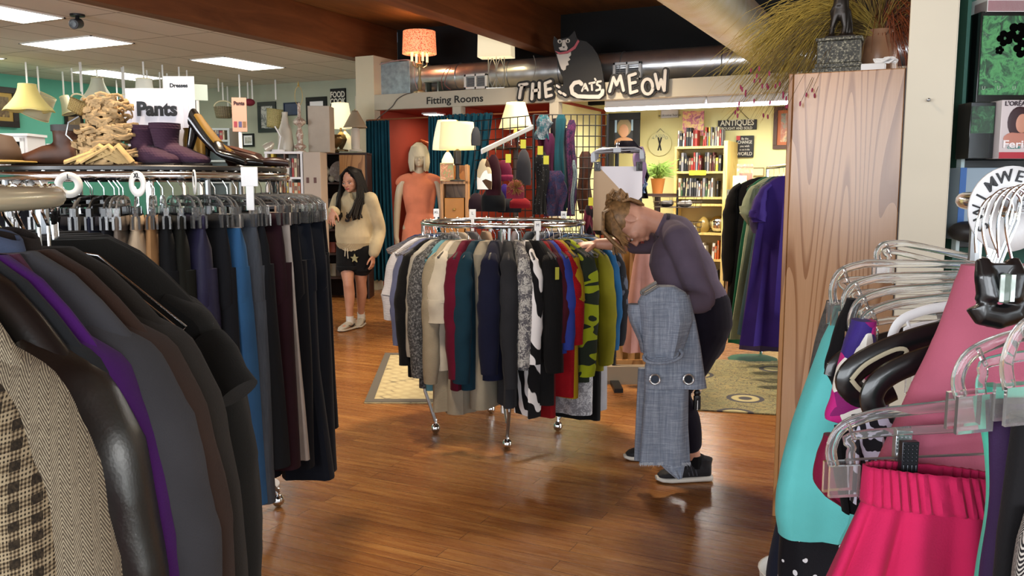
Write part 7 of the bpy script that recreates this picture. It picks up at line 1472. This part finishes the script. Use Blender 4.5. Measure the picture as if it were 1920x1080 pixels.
def shoe(par, o, fwd, name, m, sole, L=.26, up=None, laces=None):
    fwd = V(fwd).normalized(); M_ = frame(o, ZX if up is None else up, fwd) @ Matrix.Rotation(-pi/2, 4, 'Z')
    k = L/.26; b = B(); b.T = M_ @ Matrix.Scale(k, 4); foot_loft(b, [(-.075, .022, .085, .022), (-.065, .02, .10, .032), (-.02, .02, .105, .036), (.03, .02, .095, .038), (.08, .02, .075, .043), (.12, .02, .06, .045), (.155, .02, .05, .038), (.175, .02, .036, .022)]); b.tube([(-.035, 0, .06), (-.038, 0, .10), (-.04, 0, .115)], [(.042, .034), (.044, .036), (.046, .037)], 18, up=(1, 0, 0))
    s_ = b.go(name, m, par, remesh=.0045, smooth=3)
    b = B(); b.T = M_ @ Matrix.Scale(k, 4); foot_loft(b, [(-.085, .006, .026, .02), (-.075, .0, .03, .034), (.0, .0, .028, .037), (.07, 0, .028, .044), (.12, 0, .028, .047), (.16, .003, .03, .040), (.185, .012, .03, .02)]); b.go('sole', sole, s_)
    if laces:
        b = B(); b.T = M_ @ Matrix.Scale(k, 4)
        for i in range(5): x = .015+.02*i; z = .104-.011*i; b.tube([(x, -.022, z-.008), (x+.008, 0, z+.002), (x, .022, z-.008)], .0028, 6)
        b.tube([(.01, 0, .108), (-.0, .02, .112), (-.005, .03, .1)], .0025, 5).tube([(.01, 0, .108), (-.0, -.02, .112), (-.005, -.03, .1)], .0025, 5); b.go('laces', laces, s_)
    return s_, M_, k
# ---------------- young woman walking, cream hoodie ------------------------------------------
d = 8.43; o = P(666, 615, d); o.z = 0; t = thing('person', 'person with long dark hair in a cream hoodie and black shorts walking', 'person', o, 0); YW_ = t
def Q(px, py, dd=0): return P(px, py, d+dd)-o
fw = (-FX*.93-RX*.32).normalized(); sd = fw.cross(ZX).normalized()   # sd: her right side vector -> image left
if sd.dot(RX) > 0: sd = -sd
hip = Q(664, 478); hip.z = .86; chest = Q(668, 400); neck = Q(666, 362)
HT = frame(Q(661, 359, -.04), ZX*1+fw*.22-RX*.05, -FX*.95-RX*.26-ZX*.30)
b = B()
limb(b, [hip-ZX*.05, hip+ZX*.08, hip+ZX*.22, hip+ZX*.38, neck-ZX*.04], [(.145, .1), (.125, .095), (.13, .1), (.15, .1), (.09, .06)], 24, up=sd); limb(b, [neck-ZX*.08, neck, HT @ V((0, .015, .05))], [.055, .046, .044])
kR, aR = Q(653, 528, -.12), Q(656, 598, -.10); kL, aL = Q(677, 530, .02), Q(677, 590, .12); hR, hL = hip+sd*.085-ZX*.06, hip-sd*.085-ZX*.06
for h_, k_, a_ in ((hR, kR, aR), (hL, kL, aL)): limb(b, [h_, h_.lerp(k_, .5)+fw*.01, k_, k_.lerp(a_, .35)-fw*.012, a_.lerp(k_, .25), a_], [.088, .075, .053, .054, .037, .033], 18); limb(b, [a_, V((a_.x, a_.y, .05))+fw*.02, V((a_.x, a_.y, .035))+fw*.12], [.034, .035, .025])
sR, sL = neck+sd*.16-ZX*.06, neck-sd*.16-ZX*.06
eR, wR = Q(630, 400, -.08), Q(623, 394, -.30); eL, wL = Q(711, 432, .03), Q(700, 478, -.08)
limb(b, [sR, eR, wR], [.045, .036, .024]); limb(b, [sL, eL, wL], [.045, .036, .024]); hand(b, wR, fw*.25-ZX*.95, fw*1+ZX*.3, .35, .95, -1); hand(b, wL, -ZX+fw*.15, -sd, .45, .95, 1)
head(b, HT, .072); b.go('body', SKM, t, remesh=.0055, smooth=2)
# face details
def face(par, T, brow='#2a1a14', lip='#8f3f3c', eye='#2b1d16', closed=False, s=1):
    for sx in (-1, 1):
        b = B(); b.T = T; b.ball((sx*.031, -.0865, .1), (.0125, .006, .0055), 12, 8); e = b.go('eye', mat('#d8d0c8', .3), par); b = B(); b.T = T; b.ball((sx*.031-.002, -.0905, .0995), (.0055, .003, .0052), 10, 6); b.go('iris', mat(eye, .2), e)
        b = B(); b.T = T; b.tube([(sx*.017, -.0925, .104), (sx*.031, -.0945, .1075), (sx*.046, -.087, .103)], [.0018, .0026, .0014], 6); b.go('eyelashes', mat('#1a1210', .6), e)
        b = B(); b.T = T; b.tube([(sx*.014, -.096, .120), (sx*.031, -.0965, .1245), (sx*.050, -.086, .119)], [.0026, .003, .0015], 6); b.go('eyebrow', mat(brow, .8), par)
    b = B(); b.T = T; b.tube([(-.021, -.099, .0515), (-.008, -.1045, .0545), (0, -.105, .0525), (.008, -.1045, .0545), (.021, -.099, .0515)], [.0015, .0042, .0038, .0042, .0015], 8); b.tube([(-.019, -.099, .0495), (0, -.105, .0455), (.019, -.099, .0495)], [.0015, .0052, .0015], 8); b.go('lips', mat(lip, .4), par)
face(t, HT)
def nz(p): return p - (p.dot(V((0, 0, 0))))*ZX
cr = cloth('#b3a484', .9, 'weave')
b = B(); limb(b, [hip-ZX*.045, hip+ZX*.06, hip+ZX*.22, hip+ZX*.40, neck-ZX*.09, neck-ZX*.035], [(.165, .13), (.19, .15), (.185, .145), (.18, .135), (.15, .11), (.08, .07)], 28, up=sd)
limb(b, [sR+sd*.015, sR.lerp(eR, .5)+sd*.02, eR+sd*.01, wR.lerp(eR, .45)-ZX*.01, wR.lerp(eR, .12)], [.075, .07, .066, .06, .048]); limb(b, [sL-sd*.005, sL.lerp(eL, .5)-sd*.01, eL, wL.lerp(eL, .4), wL.lerp(eL, .1)], [.074, .07, .066, .066, .055])
ho = b.go('hoodie', cr, t, remesh=.008, smooth=4)
b = B(); limb(b, [neck+sd*.085-ZX*.02-fw*.06, neck-fw*.10-ZX*.02, neck-sd*.085-ZX*.02-fw*.06], [.03, .045, .03], 14); limb(b, [neck+sd*.085-ZX*.02-fw*.05, neck+sd*.06-ZX*.06+fw*.07, neck+fw*.125-ZX*.14], [.028, .02, .008], 12); limb(b, [neck-sd*.085-ZX*.02-fw*.05, neck-sd*.06-ZX*.06+fw*.07, neck+fw*.125-ZX*.14], [.028, .02, .008], 12); b.go('hood', cr, ho, remesh=.006, smooth=3)
for w_, e_ in ((wR, eR), (wL, eL)): v = (e_-w_).normalized(); B().tube([w_+v*.005, w_+v*.05], [.034, .04], 16).go('cuff', cloth('#a89878', .9, 'rib'), ho)
B().tube([hip-ZX*.06, hip-ZX*.005], [(.165, .132), (.186, .147)], 28, up=sd).go('hem_band', cloth('#a89878', .9, 'rib'), ho)
p = neck+fw*.185-ZX*.24-sd*.01; o2_ = text('S', .10, mat('#1c1a1a', .7), 'emblem', ho, p, rot=(pi/2, 0, math.atan2(-fw.x*-1, -fw.y)), bold=.006, shear=.2)
blks = cloth('#0e0e10', .9); b = B(); limb(b, [hip+ZX*.09, hip, hip-ZX*.1], [(.15, .115), (.165, .13), (.16, .12)], 26, up=sd)
for h_, k_ in ((hR, kR), (hL, kL)): limb(b, [h_, h_.lerp(k_, .3), h_.lerp(k_, .52)], [.10, .105, .108], 20)
sh = b.go('shorts', blks, t, remesh=.007, smooth=3)
zb_ = 0
for h_, k_ in ((hR, kR), (hL, kL)): c = h_.lerp(k_, .6); B().tube([c+ZX*.02, c-ZX*.012], [.112, .113], 24).go('leg_hem', blks, sh)
b = B()
for i, (dx, dz) in enumerate(((.02, -.1), (-.05, -.12), (.07, -.18), (-.1, -.2), (.03, -.24))): c = hip+sd*dx+ZX*dz+fw*(.14); b.ball(c, (.018, .01, .02), 8, 6)
B().tube([hip+sd*.01+fw*.15-ZX*.05, hip+sd*.015+fw*.155-ZX*.13], .004, 6).tube([hip-sd*.01+fw*.15-ZX*.05, hip-sd*.02+fw*.155-ZX*.15], .004, 6).go('drawstring', mat('#c9bfa8', .8), sh); b = B(); c = hip-sd*.075+fw*.118-ZX*.15
st_ = [(.045*cos(a)*(1 if i % 2 == 0 else .42), .045*sin(a)*(1 if i % 2 == 0 else .42)) for i, a in enumerate([pi/2+k*pi/5 for k in range(10)])]; b.prism(st_, c, -sd, ZX, fw, .014).go('star_patch', mat('#8f8b66', .7), sh)
WS = mat('#cfc9bd', .6)
for a_, yw in ((aR, -.12), (aL, .25)):
    B().tube([V((a_.x, a_.y, a_.z+.03)), a_, V((a_.x, a_.y, .06))+fw*.005], [.039, .038, .036], 16).go('sock', cloth('#c9c6c0', .9, 'rib'), t)
    f2 = (Matrix.Rotation(yw, 3, 'Z') @ fw); s_, M_, k = shoe(t, V((a_.x, a_.y, 0)), f2, 'sneaker', mat('#a9a396', .6), mat('#b8b2a4', .6), .25, laces=WS)
    b = B(); b.T = M_ @ Matrix.Scale(k, 4); sw = [(-.03, .038, .06), (.0, .040, .045), (.04, .044, .044), (.09, .0465, .062)]
    for q in (-1, 1): b.tube([(x, q*(y+.0015), z) for x, y, z in sw], [(.008, .001), (.01, .001), (.006, .001), (.001, .0005)], 6, up=(0, 0, 1))
    b.go('curved_stripe', mat('#141416', .6), s_)
# hair: cap and long locks falling in front of both shoulders
def locks(name, m, par, T, sets, cap=True, seed=3, capr=(.083, .098, .091), capc=(0, .027, .146)):
    rd = rr(seed); b = B(); b.T = T
    if cap: b.ball(capc, capr, 24, 14)
    b.T = None
    for (n_, f) in sets:
        for i in range(n_): pts, r = f(i/(max(1, n_-1)), rd); b.tube(pts, [r*.6]+[r]*(len(pts)-2)+[r*.25], 6)
    return b.go(name, m, par)
hm = mat('#0d0806', .6, var=.3, scale=40, spec=.25)
def lock_side(sgn, zlow, fwd_, n_out):
    def f(u, rd):
        a = HT @ V((sgn*-.012*1, -.035+.1*u, .228)); b1 = HT @ V((sgn*(-.07), -.05+.13*u, .17)); b2 = HT @ V((sgn*-.092, -.045+.14*u, .08)); c = neck+sd*sgn*(.095+.03*rd.random())+fw*(fwd_*(1-u)*.75-.05*u)-ZX*.04
        e = neck+sd*sgn*(n_out+.035*rd.uniform(-1, 1))+fw*(fwd_*(1.15-u)+.05-.1*u)-ZX*(.2+.05*rd.random()); g = V((e.x, e.y, zlow+rd.uniform(-.06, .08)))+sd*sgn*rd.uniform(-.025, .02)
        return [a, b1, b2, c, e, g], .012
    return f
def lock_back(u, rd):
    x = -.07+.14*u; a = HT @ V((x*.2, .03, .235)); b1 = HT @ V((x, .105, .18)); b2 = HT @ V((x*1.15, .125, .06)); c = neck+sd*(-x)*1.5-fw*.13-ZX*.12; return [a, b1, b2, c, c-ZX*.16+sd*rd.uniform(-.02, .02)], .015
locks('hair', hm, t, HT, [(26, lock_side(1, 1.10, .19, .075)), (26, lock_side(-1, 1.12, .19, .085)), (16, lock_back)])
B().ball(HT @ V((.076, .0, .075)), .007, 10, 8).go('earring', mat('#d8d4cc', .3, .5), t)
# ---------------- woman bending at the rack ---------------------------------------------------
o = P(1290, 905, 4.0); o.z = 0; t = thing('person', 'person in a mauve grey top bending over the round rack with pale jeans', 'person', o, 0)
def Q(px, py, dd): return P(px, py, dd)-o
HT2 = frame(Q(1220, 413, 4.17), -RX*.96-ZX*.10+FX*.10, -ZX*.98+RX*.16-FX*.12)
hip = Q(1312, 596, 4.08); wst = Q(1294, 545, 4.10); cst = Q(1272, 485, 4.14); ush = Q(1268, 442, 4.17); nb = Q(1256, 428, 4.18)
sN, sF = Q(1272, 452, 4.02), Q(1246, 448, 4.30); eN, wN = Q(1318, 562, 3.90), Q(1262, 574, 3.78); eF, wF = Q(1188, 458, 4.38), Q(1120, 457, 4.42)
skin2 = NT('skin_light'); skin2.base(skin2.ramp(skin2.noise(skin2.coord(), 12, 3), [(.3, '#b07a62'), (.7, '#c4917a')])); skin2.p.inputs['Roughness'].default_value = .5; skin2.p.inputs['Subsurface Weight'].default_value = .08; skin2.p.inputs['Subsurface Radius'].default_value = (.012, .005, .003)
b = B(); SIDE = FX
limb(b, [hip-ZX*.03, hip+ZX*.05, wst, cst, ush], [(.15, .12), (.15, .13), (.12, .12), (.14, .115), (.11, .085)], 24, up=SIDE); limb(b, [ush-ZX*.0, nb, HT2 @ V((0, .025, .05))], [.06, .055, .052])
kN, aN = Q(1266, 735, 3.98), Q(1303, 866, 4.0); kF, aF = Q(1244, 735, 4.25), Q(1236, 850, 4.33)
for h_, k_, a_ in ((Q(1318, 612, 4.02), kN, aN), (Q(1304, 612, 4.18), kF, aF)): limb(b, [h_, h_.lerp(k_, .5), k_, k_.lerp(a_, .35)+RX*.015, a_.lerp(k_, .22), a_], [.095, .082, .056, .056, .038, .034], 18); limb(b, [a_, V((a_.x, a_.y, .05))-RX*.02, V((a_.x, a_.y, .04))-RX*.1], [.036, .036, .026])
limb(b, [sN, sN.lerp(eN, .5), eN, wN], [.05, .043, .038, .027]); limb(b, [sF, sF.lerp(eF, .5), eF, eF.lerp(wF, .5), wF], [.05, .042, .038, .035, .026])
hand(b, wN, -RX*.9+ZX*.35, ZX*.9+RX*.3, .7, 1, 1, thumb=.8); hand(b, wF, -RX*.97-ZX*.10+FX*.05, ZX*.95-FX*.25, .55, 1.0, -1, spread=.2)
head(b, HT2, .073); b.go('body', skin2.m, t, remesh=.0055, smooth=2); face(t, HT2, '#7c5a3c')
mv = cloth('#5a4f5e', .9, 'weave')
b = B(); limb(b, [hip+ZX*.02, hip.lerp(wst, .5)+RX*.01, wst, wst.lerp(cst, .5)+RX*.005, cst, ush, nb, nb+(HT2 @ V((0, .02, .04))-nb).normalized()*.03], [(.165, .145), (.165, .15), (.15, .145), (.155, .15), (.165, .145), (.13, .10), (.08, .075), (.066, .062)], 30, up=SIDE)
limb(b, [nb-ZX*.012, sN.lerp(nb, .45)+ZX*.002, sN], [.062, .068, .07], 20); limb(b, [nb-ZX*.012, sF.lerp(nb, .45), sF], [.062, .066, .066], 20); limb(b, [sN+ZX*.01, sN.lerp(eN, .3)+RX*.005, sN.lerp(eN, .7), eN, eN.lerp(wN, .45)], [.072, .068, .062, .058, .05], 20); limb(b, [sF, sF.lerp(eF, .5), eF.lerp(sF, .05)], [.070, .064, .052], 20)
for k in range(5):
    c = eN.lerp(sN, .08+.1*k); v = (sN-eN).normalized(); b.tube([c+v*.0+(FX*cos(a)+RX*sin(a))*.062 for a in [q*pi/6 for q in range(12)]], .006, 6, closed=True)
tp = b.go('long_sleeve_top', mv, t, remesh=.0065, smooth=4)
nv = ZX*0; B().tube([nb+(HT2 @ V((0, .02, .04))-nb).normalized()*.03, nb+(HT2 @ V((0, .02, .04))-nb).normalized()*.045], [.067, .062], 22).go('neckband', cloth('#352e38', .9, 'rib'), tp)
nvp = cloth('#17141f', .95)
b = B(); limb(b, [hip+ZX*.04, hip-ZX*.03, hip-ZX*.10], [(.165, .15), (.175, .155), (.15, .13)], 28, up=SIDE)
for h_, k_, a_ in ((Q(1320, 622, 4.02), kN, aN), (Q(1306, 622, 4.18), kF, aF)): limb(b, [h_, h_.lerp(k_, .5)+RX*.005, k_, k_.lerp(a_, .4)+RX*.012, k_.lerp(a_, .72)+RX*.004], [.115, .098, .074, .07, .056], 20)
b.go('trousers', nvp, t, remesh=.0065, smooth=4)
for a_, L, nm in ((aN, .268, 'n'), (aF, .262, 'f')):
    B().tube([V((a_.x, a_.y, a_.z+.035)), a_, V((a_.x, a_.y, .07))], [.041, .040, .040], 16).go('sock', cloth('#0c0c0e', .9, 'rib'), t)
    s_, M_, k = shoe(t, V((a_.x, a_.y, 0))-RX*.0, (-RX*.98-FX*.08), 'sneaker', mat('#131318', .75, bump=.3, bscale=400), mat('#c2bdb4', .6), L, laces=mat('#1c1c20', .8))
    if nm == 'n':
        b = B(); b.T = M_ @ Matrix.Scale(k, 4)
        for j in range(3):
            for q in (-1, 1): b.tube([(.0+.018*j, q*.0395, .038), (.012+.018*j, q*.034, .085)], [(.003, .0012)]*2, 6, up=(1, 0, 0))
        b.go('side_stripes', mat('#2e2e36', .6), s_)
hb = mat('#7d5c38', .5, var=.45, scale=55)
def lk(u, rd):   # from nape over crown to the forehead fringe hanging down
    x = -.085+.17*u; a = HT2 @ V((x*.35, .10, .13)); b1 = HT2 @ V((x*.9, .055, .225)); b2 = HT2 @ V((x*1.02, -.035, .235)); c = HT2 @ V((x*1.05, -.095, .185)); e = HT2 @ V((x*1.1, -.125-rd.uniform(0, .03), .16+rd.uniform(-.03, .04))); return [a, b1, b2, c, e], .0095
def lk2(sgn):
    def f(u, rd):
        a = HT2 @ V((sgn*.05, .09-.05*u, .19)); b1 = HT2 @ V((sgn*.086, .02-.07*u, .185)); c = HT2 @ V((sgn*.09, -.035-.045*u, .155)); e = HT2 @ V((sgn*.085, -.07-.04*u-rd.uniform(0, .02), .125+rd.uniform(-.02, .02))); return [a, b1, c, e], .009
    return f
def lk3(u, rd):
    a_ = u*2*pi*1.0; c = V((.03*cos(a_), .115+.018*sin(a_*2), .15+.035*sin(a_))); p = [HT2 @ (c+V((.018*cos(q*1.3+a_), .022*sin(q*1.3)+.01, .022*cos(q*1.1+a_)))) for q in range(6)]; return p, .0085
def lk4(u, rd):
    x = -.06+.12*u; return [HT2 @ V((x, .10, .13)), HT2 @ V((x*1.05, .108, .09)), HT2 @ V((x*.9, .09, .05)), HT2 @ V((x*.8, .075, .03+rd.uniform(-.01, .01)))], .0085
locks('hair', hb, t, HT2, [(30, lk), (14, lk2(1)), (14, lk2(-1)), (30, lk3), (16, lk4)], capr=(.08, .096, .088), capc=(0, .025, .147), seed=5)
# key fob hanging from her pocket
c = P(1307, 750, 3.93); kf = thing('key_fob', 'small black figure shaped key fob dangling beside the jeans', 'key fob', c, TH); b = B(); b.ball((0, 0, .035), (.017, .012, .016), 14, 10); b.tube([(-.008, 0, .02), (-.009, 0, -.045)], .0095, 10); b.tube([(.008, 0, .02), (.009, 0, -.045)], .0095, 10); b.ball((0, 0, .01), (.016, .01, .02), 12, 8); b.go('body', mat('#121214', .4), kf, remesh=.002, smooth=2); B().tube([(0, 0, .05), (.0, .0, .068)], .002, 6).go('ring', CHROME, kf); B().b2((-.002, -.0125, -.045), (.002, -.0105, 0)).go('white_stripe', WHITEP, kf)
# pale jeans over her forearm ---------------------------------------------------------------
JM = cloth('#868e9c', .9, 'slub', '#667082', '#aab2bf'); jo = P(1250, 540, 3.80); jt = thing('folded_jeans', 'pale grey blue slub denim jeans draped over the bent person\'s forearm', 'jeans', jo, TH)
def jd(name, rows, d, th, fold, seed, m=JM, n=44):
    rs = []; 
    full = []
    for i in range(len(rows)-1):
        for k in range(5): q = k/5; full.append([rows[i][j]+(rows[i+1][j]-rows[i][j])*q for j in range(3)])
    full.append(rows[-1])
    for y, xl, xr_ in full: p = P((xl+xr_)/2, y, d)-jo; rs.append((p.z, (xr_-xl)/2*d/1600, th, p.dot(RX), p.dot(FX)))
    b = shell(B(), rs, n=n, fold=fold, nf=4, seed=seed, sq=.7); b.f.append(tuple(range((len(rs)-1)*n, len(rs)*n))); b.mi.append(0); return b.go(name, m, jt)
jd('lower_panel', [(680, 1210, 1292), (740, 1207, 1293), (800, 1203, 1292), (869, 1197, 1296)], 3.84, .028, .008, 3); jd('back_leg', [(690, 1196, 1225), (780, 1192, 1216), (862, 1188, 1214)], 3.90, .02, .006, 5); jd('hem_tip', [(860, 1226, 1286), (880, 1246, 1283), (896, 1266, 1279)], 3.86, .018, .004, 6)
jd('waist_panel', [(552, 1256, 1292), (600, 1258, 1304), (650, 1225, 1314), (685, 1208, 1320), (727, 1207, 1327)], 3.80, .035, .006, 2)
jd('folded_leg', [(536, 1222, 1266), (548, 1205, 1286), (566, 1196, 1296), (600, 1200, 1300), (640, 1203, 1288), (672, 1206, 1276)], 3.74, .045, .012, 4); jd('ragged_fold', [(570, 1178, 1206), (585, 1176, 1212), (602, 1180, 1215), (640, 1198, 1218), (660, 1202, 1216)], 3.76, .03, .009, 8)
c = P(1243, 667, 3.70)-jo; c = V((c.dot(RX), c.dot(FX), c.z)); b = B()
for k in range(3): r1, r2 = (.085-.018*k), (.026-.007*k); b.tube([(c.x+r1*cos(a), c.y+.03*sin(a)+.01*k, c.z+r2*sin(a)+.12*r1*cos(a)) for a in [q*pi/14 for q in range(28)]], .0075, 8, closed=True)
b.go('rolled_cuff', JM, jt)
for px in (1228, 1291):
    c = P(px, 711, 3.752)-jo; c = V((c.dot(RX), c.dot(FX), c.z)); g = B().tube([(c.x+.022*cos(a), c.y, c.z+.022*sin(a)) for a in [q*pi/12 for q in range(24)]], .005, 8, closed=True).go('grommet', mat('#c9cacc', .25, .9), jt); B().cyl((c.x, c.y+.002, c.z), (c.x, c.y+.006, c.z), .02, n=20).go('grommet_hole', mat('#39414f' if px < 1250 else '#22262e', .9), g)
b = B(); rd = rr(6)
for i in range(150):
    x = 1199+96*i/150; p = P(x, 868+rd.uniform(-2, 1), 3.84-.025)-jo; v = V((p.dot(RX), p.dot(FX), p.z)); b.tube([v, v+V((rd.uniform(-.004, .004), 0, -rd.uniform(.006, .018)))], .0009, 3)
stuff(b.go('frayed_hem', mat('#b5bac2', .9), jt))
c = P(1219, 541, 3.72)-jo; c = V((c.dot(RX), c.dot(FX), c.z)); gh = thing('grey_hanger', 'grey plastic clip hanger end poking out above the held jeans', 'hanger', P(1219, 541, 3.70), TH)
b = B(); b.T = Matrix.Rotation(RA(-32), 4, 'Y'); b.b2((-.038, -.01, -.012), (.038, .01, -.002)); b.b2((-.038, -.012, .004), (.038, .012, .016)); b.tube([(-.038, 0, -.008), (-.045, 0, .003), (-.038, 0, .012)], .006, 8); b.go('clip', mat('#6c6a68', .4), gh, bevel=.003); b = B(); b.T = Matrix.Rotation(RA(-32), 4, 'Y'); b.b2((-.03, -.011, -.001), (.03, .011, .003)).go('metal_strip', CHROME, gh)
